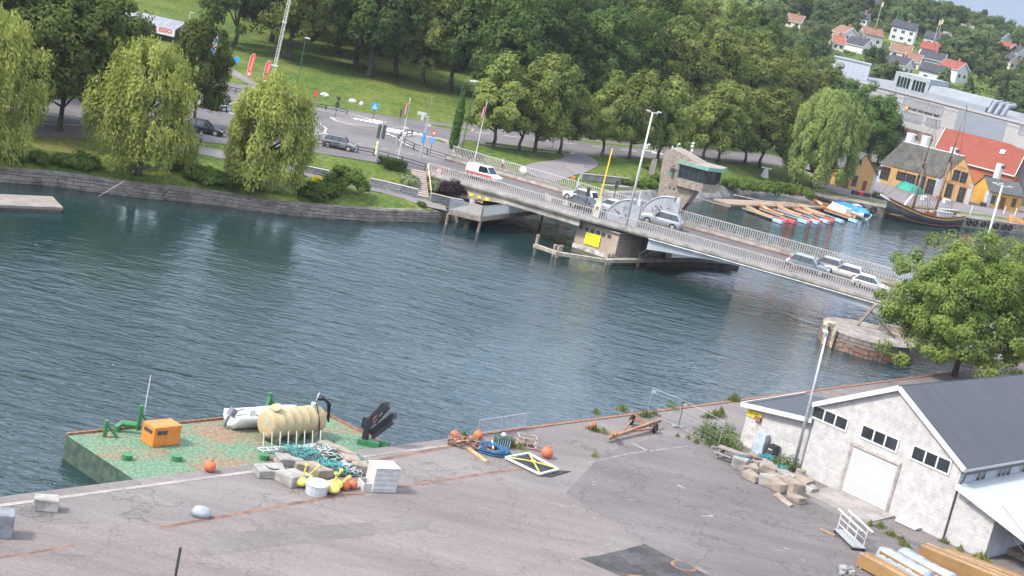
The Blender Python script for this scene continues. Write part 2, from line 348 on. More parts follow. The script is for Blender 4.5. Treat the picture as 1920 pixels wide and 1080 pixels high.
# ------------------------------------------------------------------ sheets: roads, paths, lawns
ASPH = M('asphalt', (.125, .112, .112), rough=.95, var=.14, sc=.12, fine=.12, fsc=5, spec=.2, bump=.1, bsc=12)
PATHM = M('path_asphalt', (.165, .145, .145), rough=.95, var=.12, sc=.2, fine=.1, fsc=5, spec=.2)
KERBM = M('kerb_stone', (.30, .27, .25), rough=.9, var=.15, sc=.7, fine=.12, fsc=3)
MARK = M('road_marking', (.66, .65, .62), rough=.8, var=.1, sc=1.5)
DRYG = M('dry_grass', (.12, .10, .035), rough=1, col2=(.085, .105, .024), sc=.25, fine=.35, fsc=2, spec=.1)
def sheet(name, pts, off, mat, z=None, px=True, size=3.0, kind='structure'):
    P = [(GT(*p) if z is None else G(p[0], p[1], z)) if px else Vector((p[0], p[1], 0)) for p in pts]
    bm = bmesh.new(); vs = [bm.verts.new((p.x, p.y, 0)) for p in P]; f = bm.faces.new(vs); f.normal_update()
    if f.normal.z < 0: f.normal_flip()
    bmesh.ops.triangulate(bm, faces=[f])
    for _ in range(6):
        long = [e for e in bm.edges if e.calc_length() > size]
        if not long or len(bm.verts) > 4000: break
        bmesh.ops.subdivide_edges(bm, edges=long, cuts=1); bmesh.ops.triangulate(bm, faces=bm.faces[:])
    for v in bm.verts: v.co.z = (T(v.co.x, v.co.y) if z is None else z) + off
    me = bpy.data.meshes.new(name); bm.to_mesh(me); bm.free(); me.materials.append(mat)
    o = bpy.data.objects.new(name, me); COL.objects.link(o)
    return struct(o, kind) if kind else o
def strip(name, cen, w, off, mat, px=True, z=None, step=2.0):
    P = [(GT(*p) if z is None else G(p[0], p[1], z)) if px else Vector(p) for p in cen]; Q = []
    for a, b in zip(P, P[1:]):
        n = max(1, int((b - a).length / step)); Q += [a.lerp(b, i / n) for i in range(n)]
    Q.append(P[-1])
    for _ in range(3): Q = [Q[0]] + [(Q[i - 1] + Q[i] * 2 + Q[i + 1]) / 4 for i in range(1, len(Q) - 1)] + [Q[-1]]
    vs = []; fs = []
    for i, q in enumerate(Q):
        d = Q[min(i + 1, len(Q) - 1)] - Q[max(0, i - 1)]; d.z = 0; d.normalize(); n = Vector((-d.y, d.x, 0))
        for s_ in (-.5, -.17, .17, .5):
            v = q + n * (w * s_); vs.append((v.x, v.y, (T(v.x, v.y) if z is None else z) + off))
    for i in range(len(Q) - 1):
        for j in range(3): fs.append((i * 4 + j, i * 4 + 4 + j, i * 4 + 5 + j, i * 4 + 1 + j))
    return struct(MB().add(vs, fs).build(name, mat))
sheet('road', [(-250, 250), (52, 256), (167, 260), (339, 262), (440, 273), (571, 284), (697, 304), (745, 313), (792, 326), (835, 336), (905, 313), (870, 298), (850, 285), (872, 263), (990, 279), (1100, 291), (1235, 299), (1420, 307), (1700, 340), (1700, 322), (1417, 288), (1342, 282), (1222, 272), (1061, 256), (890, 234), (838, 231), (730, 219), (619, 201), (562, 179), (520, 163), (440, 158), (380, 145), (300, 160), (170, 190), (52, 180), (-250, 170)], .05, ASPH)
strip('path', [(300, 268), (355, 277), (440, 295), (549, 319), (619, 336), (686, 352), (782, 376), (836, 392)], 2.6, .05, PATHM)
strip('path', [(1000, 330), (1030, 317), (1077, 309), (1094, 302), (1086, 292), (1060, 281)], 5.2, .055, PATHM)
strip('path', [(418, 118), (452, 145), (480, 160)], 2.2, .05, PATHM)
# islands and verges (kerb + top), zebra and lane markings
def island(pts, mat, h=.13, name='traffic_island'):
    P = [GT(*p) for p in pts]; c = sum(P, Vector((0, 0, 0))) / len(P)
    mb = MB(); mb.prism([(p.x, p.y) for p in P], c.z - .2, c.z + h)
    struct(mb.build(name, KERBM))
    mb = MB(); Q = [c + (p - c) * .90 for p in P]; mb.add([(q.x, q.y, c.z + h + .006) for q in Q], [tuple(range(len(Q)))])
    o = mb.build(name + '_top', mat)
    if o.data.polygons[0].normal.z < 0: o.data.flip_normals()
    struct(o)
island([(520, 240), (545, 226), (575, 225), (600, 232), (614, 243), (610, 252), (585, 257), (550, 257), (525, 250)], PATHM, name='roundabout_island')
island([(418, 200), (440, 192), (505, 196), (545, 205), (520, 222), (470, 224), (430, 214)], DRYG)
island([(617, 221), (640, 223), (700, 233), (760, 239), (768, 243), (700, 240), (660, 236), (628, 228)], PATHM)
island([(570, 200), (610, 206), (670, 217), (694, 224), (685, 226), (620, 213), (575, 206)], PATHM)
island([(742, 262), (752, 253), (775, 251), (835, 262), (862, 277), (850, 284), (868, 297), (898, 311), (888, 313), (850, 303), (800, 287), (765, 275)], PATHM, name='pavement')
island([(800, 233), (850, 237), (890, 243), (885, 248), (840, 243), (805, 238)], GRASS, .1, 'grass_verge')
island([(798, 259), (826, 263), (842, 272), (828, 271), (806, 264)], DRYG, .15, 'grass_verge')
island([(560, 190), (600, 196), (627, 203), (610, 204), (565, 197)], GRASS, .1, 'grass_verge')
island([(900, 266), (960, 272), (1010, 279), (1080, 287), (1075, 290), (1000, 283), (900, 270)], GRASS, .1, 'grass_verge')
island([(1050, 258), (1150, 270), (1235, 280), (1230, 284), (1140, 274), (1050, 262)], GRASS, .1, 'grass_verge')
mz = MB()
def mk(a, b, w):
    a = GT(*a, .064); b = GT(*b, .064); d = (b - a); d.z = 0; d.normalize(); n = Vector((-d.y, d.x, 0)) * w / 2
    mz.add([a - n, b - n, b + n, a + n], [(0, 1, 2, 3)])
for i in range(6): mk((717 + i * 11, 245.5 + i * 2.1), (736 + i * 11, 241.5 + i * 2.1), .55)
for i in range(5): mk((664 + i * 10, 224.0 + i * 2.0), (682 + i * 10, 221.0 + i * 2.0), .5)
for i in range(4): mk((716 + i * 9, 247.6 + i * 3.4), (722 + i * 9, 250 + i * 3.4), .5)
for i in range(6): mk((1165 + i * 14, 272 + i * 3.4), (1186 + i * 14, 275 + i * 3.4), .55)
for i in range(9): mk((890 + i * 55, 248 + i * 6.6), (918 + i * 55, 251.4 + i * 6.6), .18)
for i in range(7): mk((645 + i * 24, 265 + i * 4.6), (656 + i * 24, 267 + i * 4.6), .12)
mk((55, 210), (170, 229), .15); mk((60, 232), (160, 236), .12)
struct(mz.build('road_markings', MARK))
# lawn terrace wall and shaded dry lawn
strip('dry_lawn', [(150, 262), (60, 275)], 9, .03, DRYG)
# east quay paving
def eastquay():
    pts = []
    xs = [49, 52, 56, 60, 66, 72, 78, 84, 91, 100, 112, 130]
    vs = []; fs = []
    for x in xs:
        b = lerp(BK, x) + .85
        for d in (0, 4, 8, 14, 22, 30, 42): vs.append((x + (0 if d == 0 else 0), b + d, T(x, b + d) + .06))
    for i in range(len(xs) - 1):
        for j in range(6): fs.append((i * 7 + j, i * 7 + 7 + j, i * 7 + 8 + j, i * 7 + 1 + j))
    struct(MB().add(vs, fs).build('east_quay_paving', PATHM))
eastquay()
# ------------------------------------------------------------------ near quay yard
qa, qb = G(0, 932, 1.6), G(1650, 717, 1.6)
qd = (qb - qa).normalized(); qn = Vector((-qd.y, qd.x, 0))          # qn points to the water
def Q(s, t, z=1.6): return Vector((qa.x + qd.x * s + qn.x * t, qa.y + qd.y * s + qn.y * t, z))
def YD(name, c, c2, crack=.5, seed=0):
    """worn yard paving: broad tone drift, wheel-swept streaks, dark stains, cracks and grit"""
    m, t, p = pbsdf(name); k = t.links.new; p.inputs['Roughness'].default_value = .93; p.inputs['Specular IOR Level'].default_value = .25; g = N_(t, 'ShaderNodeNewGeometry')
    def noi(sc, st=(1, 1, 1), rz=0, det=6, rough=.65, off=0):
        mp = N_(t, 'ShaderNodeMapping'); mp.inputs['Scale'].default_value = st; mp.inputs['Rotation'].default_value = (0, 0, rz); mp.inputs['Location'].default_value = (off + seed, off, 0); k(g.outputs['Position'], mp.inputs[0]); n = N_(t, 'ShaderNodeTexNoise'); n.inputs['Scale'].default_value = sc; n.inputs['Detail'].default_value = det; n.inputs['Roughness'].default_value = rough; k(mp.outputs[0], n.inputs[0]); return n.outputs[0], mp.outputs[0]
    def rng_(x, a, b, lo, hi): q = N_(t, 'ShaderNodeMapRange'); q.inputs[1].default_value = a; q.inputs[2].default_value = b; q.inputs[3].default_value = lo; q.inputs[4].default_value = hi; k(x, q.inputs[0]); return q.outputs[0]
    def mul(x, f): q = N_(t, 'ShaderNodeVectorMath', operation='SCALE'); k(x, q.inputs[0]); k(f, q.inputs['Scale']); return q.outputs[0]
    r_ = N_(t, 'ShaderNodeValToRGB'); r_.color_ramp.elements[0].position = .36; r_.color_ramp.elements[1].position = .64; r_.color_ramp.elements[0].color = (*c, 1); r_.color_ramp.elements[1].color = (*c2, 1); k(noi(.09)[0], r_.inputs[0]); o = r_.outputs[0]
    o = mul(o, rng_(noi(.35, (.22, 1.4, 1), rad(-48), 8, .7)[0], .35, .68, .84, 1.16)); o = mul(o, rng_(noi(.5, det=9, rough=.75, off=13)[0], .57, .70, 1, .70)); o = mul(o, rng_(noi(.8, (.5, 1, 1), rad(30), 8, .75, 31)[0], .62, .72, 1, 1.28)); o = mul(o, rng_(noi(5, det=4)[0], .3, .7, .84, 1.16)); o = mul(o, rng_(noi(22, det=2)[0], .3, .7, .9, 1.1))
    wv, mpv = noi(.25, det=5, off=7); v = N_(t, 'ShaderNodeTexVoronoi', feature='DISTANCE_TO_EDGE'); v.inputs['Scale'].default_value = .16; ad = N_(t, 'ShaderNodeVectorMath', operation='MULTIPLY_ADD'); ad.inputs[1].default_value = (5, 5, 5); nn = N_(t, 'ShaderNodeTexNoise'); nn.inputs['Scale'].default_value = .6; nn.inputs['Detail'].default_value = 6; k(g.outputs['Position'], nn.inputs[0]); k(nn.outputs['Color'], ad.inputs[0]); k(g.outputs['Position'], ad.inputs[2]); k(ad.outputs[0], v.inputs[0])
    o = mul(o, rng_(v.outputs['Distance'], .004, .016, 1 - crack, 1)); k(o, p.inputs['Base Color'])
    b = N_(t, 'ShaderNodeBump'); b.inputs['Strength'].default_value = .2; b.inputs['Distance'].default_value = .05; k(noi(7, det=5)[0], b.inputs['Height']); k(b.outputs[0], p.inputs['Normal']); MATS[name] = m; return m
YARD = YD('yard_concrete', (.168, .145, .135), (.134, .117, .113), .3)
YPINK = YD('yard_asphalt_pink', (.172, .142, .130), (.150, .125, .116), .2, 5)
YGREY = YD('yard_asphalt_grey', (.132, .116, .112), (.110, .098, .096), .3, 9)
YEDGE = M('quay_edge_concrete', (.23, .20, .18), rough=.92, var=.2, sc=.4, fine=.15, fsc=3, bump=.2)
mb = MB(); mb.prism([Q(-140, 0)[:2], Q(-140, -130)[:2], Q(260, -130)[:2], Q(260, 0)[:2]], -3, 1.6); struct(mb.build('quay_yard', YARD))
mb = MB(); a = [Q(-140, -.02), Q(260, -.02)]; 
mb.extr([Q(-140, .12, 1.55), Q(-140, -1.1, 1.62), Q(-140, -1.1, 1.5), Q(-140, .12, 1.0)], qd * 175); struct(mb.build('quay_edge', YEDGE))
mb = MB(); mb.extr([Q(35, .14, 1.66), Q(35, -.12, 1.66), Q(35, -.12, 1.3), Q(35, .14, 1.3)], qd * 110); struct(mb.build('quay_edge_beam', RUST))
def ysheet(name, pts, off, mat): return sheet(name, pts, off, mat, z=1.6, size=30)
ysheet('yard_surface_pink', [(-60, 990), (380, 975), (900, 900), (1050, 925), (1160, 985), (1140, 1012), (1088, 1045), (1180, 1085), (1250, 1130), (0, 1200), (-200, 1100)], .004, YPINK)
ysheet('yard_surface_grey', [(1160, 985), (1060, 925), (1130, 850), (1240, 815), (1390, 842), (1430, 890), (1560, 960), (1700, 1010), (1850, 1060), (2000, 1200), (1400, 1200), (1250, 1110), (1330, 1072), (1205, 1020)], .004, YGREY)
ysheet('yard_patch_dark', [(1087, 1047), (1130, 1040), (1180, 1028), (1208, 1020), (1240, 1036), (1300, 1065), (1340, 1085), (1330, 1110), (1230, 1110)], .008, M('yard_asphalt_dark', (.06, .055, .057), rough=.95, var=.3, sc=.5, fine=.2, fsc=3, bump=.2, spec=.25))
ysheet('yard_strip_dark', [(380, 1003), (640, 982), (810, 975), (800, 992), (560, 1020), (375, 1046)], .008, M('yard_asphalt_strip', (.132, .113, .107), rough=.95, var=.12, sc=.3, fine=.12, fsc=4))
def groove(pts, w, mat, name, off=.008):
    mb = MB()
    for a, b in zip(pts, pts[1:]):
        a = G(*a, 1.6 + off); b = G(*b, 1.6 + off); d = (b - a).normalized(); n = Vector((-d.y, d.x, 0)) * w / 2
        mb.add([a - n, b - n, b + n, a + n], [(0, 1, 2, 3)])
    return struct(mb.build(name, mat))
groove([(560, 893), (690, 866), (850, 836), (960, 818)], .35, M('rail_rust', (.15, .085, .06), rough=.95, var=.3, sc=1), 'sunken_crane_rail')
groove([(300, 990), (600, 935), (930, 885), (1000, 876)], .30, MATS['rail_rust'], 'sunken_crane_rail')
groove([(-40, 1052), (50, 1038), (140, 1022)], .18, MATS['rail_rust'], 'sunken_crane_rail')
groove([(1100, 868), (1180, 850), (1290, 836)], .12, M('crack_white', (.20, .18, .17), rough=.9, var=.3, sc=2), 'pale_crack')
groove([(1184, 830), (1216, 846)], .25, MATS['crack_white'], 'pale_paint_mark')
for i in range(14):
    x, y = random.uniform(1060, 1560), random.uniform(820, 1060); l = random.uniform(4, 26)
    if x > 1420 and y < 950: continue
    groove([(x, y), (x + l, y + l * random.uniform(-.1, .5))], random.uniform(.05, .25), MATS['crack_white'], 'pale_scuff', .012)
sc_ = [o for o in COL.objects if o.name.startswith('pale_scuff')]
# manhole
c = G(1282, 1061, 1.61); mb = MB(); mb.cyl(c, c + Vector((0, 0, .02)), .75, n=24); mb.cyl(c + Vector((0, 0, .021)), c + Vector((0, 0, .03)), .6, n=24, mi=1)
tag(mb.build('manhole_cover', [RUST, DGREY]), 'round rusty manhole cover set in the dark asphalt patch', 'manhole')
# ------------------------------------------------------------------ vegetation
def leafmesh(name, P, Nn, size, mat, rng, asp=.62, tang=None):
    n = len(P); r = rng.normal(size=(n, 3))
    Nn = Nn / (np.linalg.norm(Nn, axis=1, keepdims=True) + 1e-9)
    if tang is None: tang = np.cross(Nn, r)
    tang = tang / (np.linalg.norm(tang, axis=1, keepdims=True) + 1e-9)
    b = np.cross(Nn, tang); b /= (np.linalg.norm(b, axis=1, keepdims=True) + 1e-9)
    s = (size * rng.uniform(.65, 1.25, n))[:, None]
    V = np.stack([P + tang * s * .5, P + b * s * .5 * asp, P - tang * s * .5, P - b * s * .5 * asp], 1).reshape(-1, 3)
    me = bpy.data.meshes.new(name); me.vertices.add(4 * n); me.vertices.foreach_set('co', V.ravel().astype(np.float32))
    me.loops.add(4 * n); me.loops.foreach_set('vertex_index', np.arange(4 * n, dtype=np.int32))
    me.polygons.add(n); me.polygons.foreach_set('loop_start', np.arange(0, 4 * n, 4, dtype=np.int32))
    me.update(calc_edges=True); me.materials.append(mat); return me
def crown_pts(rng, R, n, per, cr, zc, lo=-.55, inner=.5, lump=.18, taper=0):
    d = rng.normal(size=(n * 3, 3)); d /= np.linalg.norm(d, axis=1, keepdims=True); d = d[d[:, 2] > lo][:n]; n = len(d)
    rr = rng.uniform(inner, 1, n) ** .6 * (1 + rng.uniform(-lump, lump, n))
    C = d * rr[:, None] * np.array(R)
    if taper: f = 1 - taper * np.clip(C[:, 2] / R[2], -1, 1); C[:, 0] *= f; C[:, 1] *= f
    C[:, 2] += zc
    k = rng.normal(size=(n, per, 3)); k /= np.linalg.norm(k, axis=2, keepdims=True)
    crs = cr * rng.uniform(.7, 1.3, n)[:, None, None]
    P = C[:, None] + k * crs * (rng.uniform(.25, 1, (n, per, 1)) ** .5) * np.array([1, 1, .72])
    Nn = k + .7 * d[:, None] + rng.normal(size=(n, per, 3)) * .38 + np.array([0, 0, .35])
    return P.reshape(-1, 3), Nn.reshape(-1, 3), C
def limbs(H, r, zb, R, C, rng, n=9, lean=.02):
    mb = MB(); top = zb + R[2] * .55
    p = [Vector((0, 0, -.5))]; rs = [r * 1.35]
    for i in range(1, 7):
        t = i / 6; p.append(Vector((rng.uniform(-1, 1) * lean * H, rng.uniform(-1, 1) * lean * H, top * t))); rs.append(r * (1.05 - .8 * t))
    mb.tube(p, rs, 8)
    for i in rng.choice(len(C), min(n, len(C)), replace=False):
        c = Vector(C[i]); t = min(.9, max(.3, (c.z - R[2] * .6) / max(1, top))); a = Vector((0, 0, top * t)); m = a.lerp(c, .5) + Vector((0, 0, .25 * R[2] * rng.uniform(-.2, .5)))
        mb.tube([a, m, c], [r * .42, r * .26, r * .08], 5)
    return mb
def tree_proto(name, H, R, zb, mat, seed, n=80, per=100, cr=1.0, leaf=.42, tr=.25, label='', cat='tree', parts=True, **kw):
    rng = np.random.default_rng(seed); P, Nn, C = crown_pts(rng, R, n, per, cr, zb + R[2] * .55 + (H - zb - R[2] * 1.55) * .0, **kw)
    # fit: crown spans zb..H
    z0, z1 = P[:, 2].min(), P[:, 2].max(); P[:, 2] = zb + (P[:, 2] - z0) * (H - zb) / (z1 - z0); C[:, 2] = zb + (C[:, 2] - z0) * (H - zb) / (z1 - z0)
    me = leafmesh('crown', P, Nn, leaf, mat, rng); mb = limbs(H, tr, zb + (H - zb) * .2, (R[0], R[1], (H - zb) / 2), C, rng)
    if parts:
        root = thing(name, label, cat); c = bpy.data.objects.new('crown', me); COL.objects.link(c); c.parent = root; mb.build('trunk', BARK, root, smooth=True)
        return root
    o = mb.build(name, [BARK, mat]); bm = bmesh.new(); bm.from_mesh(o.data); k = len(bm.faces); bm.from_mesh(me); bm.faces.ensure_lookup_table()
    for f in bm.faces[k:]: f.material_index = 1
    bm.to_mesh(o.data); bm.free(); bpy.data.meshes.remove(me); return tag(o, label, cat)
def willow_proto(name, H, R, mat, seed, strands=200, leaf=.42, label='', ground=.5, tr=.4):
    rng = np.random.default_rng(seed); P = []; Nn = []; Tg = []; C = []
    for i in range(strands):
        a = rng.uniform(0, 2 * math.pi); v = rng.uniform(0, 1) ** .8; lump = 1 + .15 * math.sin(3 * a + seed) + .12 * math.sin(5 * a + 2 * seed + 6 * v)
        z = H * (.16 + .80 * v); prof = math.sqrt(max(.03, 1 - ((v - .30) / .74) ** 2)) if v > .30 else .90 + .1 * v / .3
        rr_ = R * prof * lump * (rng.uniform(.45, 1) ** .4); c = np.array([rr_ * math.cos(a), rr_ * math.sin(a), z]); C.append(c); out = np.array([math.cos(a), math.sin(a), 0.])
        k = int(rng.integers(110, 190)); q = rng.normal(size=(k, 3)); q /= np.linalg.norm(q, axis=1, keepdims=True); q *= rng.uniform(.3, 1, (k, 1)) ** .5
        w_ = rng.uniform(.6, 1.05); hgt = rng.uniform(.9, 1.9); fall = np.abs(rng.normal(size=(k, 1))) * np.array([[0, 0, -.5]])
        p = c + q * np.array([w_, w_, hgt]) + fall; p[:, 2] = np.maximum(p[:, 2], ground + rng.uniform(0, .5, k)); P.append(p)
        Nn.append(q * np.array([1, 1, .6]) + out * .7 + np.array([0, 0, .45]) + rng.normal(size=(k, 3)) * .4); Tg.append(out * .35 + np.array([0, 0, -1.]) + rng.normal(size=(k, 3)) * .45)
    P = np.concatenate(P); Nn = np.concatenate(Nn); Tg = np.concatenate(Tg); C = np.array(C)
    me = leafmesh('crown', P, Nn, leaf, mat, rng, asp=.42, tang=Tg)
    root = thing(name, label, 'tree'); c = bpy.data.objects.new('crown', me); COL.objects.link(c); c.parent = root
    limbs(H, tr, H * .3, (R, R, H * .4), C, rng, n=12).build('trunk', BARK, root, smooth=True); return root
LIME = LEAF('lime_leaves', (.108, .152, .038), (.245, .280, .078), sc=.45)
DARKT = LEAF('dark_leaves', (0.05, 0.078, 0.023), (0.135, 0.16, 0.044), sc=.4)
WOODL = LEAF('wood_leaves', (0.042, 0.082, 0.026), (0.112, 0.152, 0.044), sc=.28, rnd=.35)
WOODY = LEAF('wood_leaves_light', (0.09, 0.128, 0.036), (0.205, 0.228, 0.064), sc=.3, rnd=.3)
WILL = LEAF('willow_leaves', (0.16, 0.195, 0.042), (0.32, 0.335, 0.088), sc=.5)
WILLR = LEAF('willow_leaves_green', (0.172, 0.242, 0.068), (0.343, 0.403, 0.126), sc=.5)
NEARL = LEAF('ash_leaves', (0.105, 0.165, 0.036), (0.245, 0.3, 0.078), sc=.6, tr=.4)
MIDL = LEAF('poplar_leaves', (0.056, 0.112, 0.028), (0.119, 0.175, 0.048), sc=.4)
CONIF = LEAF('column_leaves', (0.046, 0.091, 0.023), (0.091, 0.156, 0.039), sc=.8)
HILLL = LEAF('hill_leaves', (0.055, 0.095, 0.038), (0.15, 0.185, 0.072), sc=.12, rnd=.4)
BUSHL = LEAF('bush_leaves', (0.065, 0.111, 0.023), (0.156, 0.208, 0.052), sc=.9)
VARIE = LEAF('variegated_leaves', (.12, .16, .07), (.30, .33, .18), sc=2)
PURPL = LEAF('purple_leaves', (.035, .02, .03), (.075, .045, .06), sc=1.2)
HEDGL = LEAF('hedge_leaves', (0.039, 0.065, 0.018), (0.091, 0.117, 0.033), sc=1.5)
WEEDL = LEAF('weed_leaves', (0.104, 0.143, 0.039), (0.260, 0.260, 0.091), sc=2)
def put(root, px, py, first, **kw):
    p = GT(px, py); rz = random.uniform(0, 6.28); o = dup(root, p, rz, **kw) if not first else root
    if first:
        o.location = p; o.rotation_euler.z = rz
        if kw.get('scale'): s = kw['scale']; o.scale = s if isinstance(s, (tuple, list)) else (s,) * 3
        if kw.get('label'): o['label'] = kw['label']
        if kw.get('group'): o['group'] = kw['group']
    return o
ORD = ['first', 'second', 'third', 'fourth', 'fifth', 'sixth', 'seventh', 'eighth', 'ninth', 'tenth', 'eleventh', 'twelfth', 'thirteenth', 'fourteenth', 'fifteenth', 'sixteenth']
# the row of limes along the far road
limes = [tree_proto('lime_tree', 13.2, (3.9, 3.9, 5), 1.9, LIME, 11 + i, n=95, per=120, cr=1.05, leaf=.46, tr=.24, taper=.25, inner=.45, lump=.22) for i in range(3)]
LP = [(922, 277, 1.1), (973, 283, .98), (1003, 286, 1.12), (1048, 288, 1.0), (1126, 294, .98), (1180, 298, 1.04), (1233, 302, 1.03), (1319, 300, 1.06), (1346, 304, 1.08), (1393, 310, 1.12), (1424, 314, 1.15)]
for i, (x, y, s) in enumerate(LP):
    put(limes[i % 3], x, y, i < 3, scale=(s, s, s * random.uniform(.95, 1.08)), label=f'{ORD[i]} roadside lime tree counted from the columnar tree along the row', group='lime trees in a row by the road')
# willows along the bank
w = willow_proto('willow_tree', 13.6, 5.3, WILL, 3, ground=-.2, label='tall pale willow hanging down to the stone bank wall', tr=.45); w.location = GT(254, 325)
w2 = willow_proto('willow_tree', 12.2, 4.4, WILL, 8, strands=170, label='pale willow on the bank between path and yellow board', tr=.38); w2.location = GT(487, 357)
w3 = willow_proto('willow_tree', 14.5, 5.2, WILL, 14, label='pale willow cut by the left edge above the bank wall'); w3.location = GT(-48, 296)
w4 = willow_proto('willow_tree', 18, 7.2, WILLR, 21, strands=300, leaf=.55, label='broad green weeping willow beside the first yellow house', tr=.6); w4.location = GT(1522, 352); w4.scale = (.88, .88, .97)
# dark trees by the left road
darks = [tree_proto('linden_tree', 15.5, (5.0, 5.0, 6.5), 2.4, DARKT, 40 + i, n=115, per=120, cr=1.2, leaf=.5, tr=.3, lump=.2) for i in range(2)]
DP = [(45, 237, 1.08, 'dark leafy linden behind the cut willow at the left edge'), (112, 246, 1.0, 'dark leafy linden with short trunk between left willows'), (188, 232, .98, 'dark leafy linden behind the tall hanging willow'),
      (360, 236, (.66, .66, .86), 'dark dense linden over the black car by the fence'), (70, 175, .9, 'dark linden in the second row behind the left road'), (232, 170, .62, 'dark linden in front of the filling station roof'), (150, 178, .82, 'dark linden hiding the middle of the filling station'), (-50, 215, 1.1, 'dark linden partly outside the left edge of the view')]
for i, (x, y, s, l) in enumerate(DP): put(darks[i % 2], x, y, i < 2, scale=s, label=l, group='dark lindens by the left road')
# the big wood above the lawn
woods = [tree_proto('wood_tree', 23, (6.5, 6.5, 9.5), 2.9, WOODL if i < 2 else WOODY, 60 + i, n=190, per=95, cr=1.45, leaf=.62, tr=.42, lump=.22, inner=.45) for i in range(4)]
WP = [(436, 87), (508, 78), (544, 113), (633, 101), (669, 122), (690, 144), (743, 145), (793, 158), (845, 170), (897, 181)]
WL = ['old forked tree at the left end of the wood beside the price sign', 'dark tree behind the lattice mast at the wood edge', 'leaning pale trunked tree next to the lattice mast', 'tree set back in the shade behind the green lamp post', 'slim trunked tree at the wood edge above the lawn middle', 'tree with bare pale trunk standing furthest out on the lawn',
      'tree at the wood edge right of the bare pale trunk', 'second tree right of the bare pale trunk at the wood edge', 'wood edge tree above the columnar tree', 'wood edge tree behind the lamp posts by the first lime']
for i, (x, y) in enumerate(WP): put(woods[i % 4], x, y, i < 4, scale=random.uniform(.9, 1.08), label=WL[i], group='tall trees of the wood above the lawn')
rw = random.Random(5); k = 0; taken = [GT(*p) for p in WP]
for row, (yy, n) in enumerate([(304, 10), (316, 12), (330, 12), (346, 12), (364, 12), (386, 12)]):
    for i in range(n):
        x = -86 + (i + .5 * (row % 2)) * 11.5 + rw.uniform(-2.5, 2.5); y = yy + rw.uniform(-4, 4)
        y += max(0, x + 14) * .32
        if y < lerp(MEAD, x) + 14: continue
        if min((Vector((x, y, 0)) - Vector((q.x, q.y, 0))).length for q in taken) < 6.5: continue
        if x < -56 and y < 318: continue
        if x > 46 or (x > 36 and y > 370): continue
        taken.append(Vector((x, y, 0)))
        o = dup(woods[[0, 1, 2, 3, 0, 1][k % 6]], (x, y, T(x, y)), rw.uniform(0, 6), label='tall dark green tree deep in the dense wood behind the lawn', group='trees deep in the wood', scale=rw.uniform(.86, 1.1)); k += 1
for i, (x, y, s, l) in enumerate([(940, 225, .95, 'tall wood tree rising behind the first lime'), (1010, 232, 1, 'tall wood tree rising behind the third lime'), (1090, 243, 1, 'tall wood tree behind the gap in the lime row'), (1165, 250, .98, 'tall wood tree behind the fifth and sixth limes'), (1240, 256, 1.02, 'light topped wood tree behind the white bridge mast'), (1310, 262, 1.05, 'light topped wood tree behind the control tower'),
                                   (1385, 268, 1.02, 'light topped wood tree behind the ninth lime'), (1455, 274, .98, 'light topped wood tree left of the weeping willow top'), (1520, 278, .93, 'light topped wood tree above the weeping willow')]):
    put(woods[i % 2 if i < 4 else 3], x, y - 7, False, scale=s * (1.0 if i < 4 else .94), label=l, group='tall trees behind the lime row')
# green poplars between the willow and the yellow houses
pop = tree_proto('poplar_tree', 15, (4.0, 4.0, 6), 1.5, MIDL, 81, n=90, per=120, cr=1.1, leaf=.5, tr=.25)
for i, (x, y, s, l) in enumerate([(1622, 318, 1.1, 'green poplar behind the first yellow house and the willow'), (1644, 308, .84, 'green poplar at the corner of the big yellow house'), (1580, 300, 1.2, 'loose green tree left of the flat roofed school'), (1545, 290, 1.05, 'green tree behind the weeping willow crown')]): put(pop, x, y, i == 0, scale=s, label=l, group='poplars by the yellow houses')
# big near tree on the right
t = tree_proto('ash_tree', 15.0, (8.2, 8.2, 7), .5, NEARL, 95, n=360, per=210, cr=1.05, leaf=.31, tr=.3, label='large bright green ash tree behind the shed roof', lump=.2, inner=.35); t.location = G(1789, 706, 1.6)
# columnar tree
rng = np.random.default_rng(5); P = []; Nn = []
for i in range(2600):
    z = rng.uniform(.2, 8.3); r = .62 * min(1, (8.6 - z) / 3.2) * min(1, .5 + z / 2); a = rng.uniform(0, 6.28); q = rng.uniform(.5, 1.1); P.append((r * q * math.cos(a), r * q * math.sin(a), z)); Nn.append((math.cos(a), math.sin(a), .5))
root = thing('columnar_tree', 'narrow dark green columnar tree beside the curved pavement', 'tree', GT(848, 281)); me = leafmesh('crown', np.array(P), np.array(Nn) + rng.normal(size=(2600, 3)) * .4, .34, CONIF, rng); c = bpy.data.objects.new('crown', me); COL.objects.link(c); c.parent = root; MB().cyl((0, 0, -.3), (0, 0, 6), .14, .04).build('trunk', BARK, root)
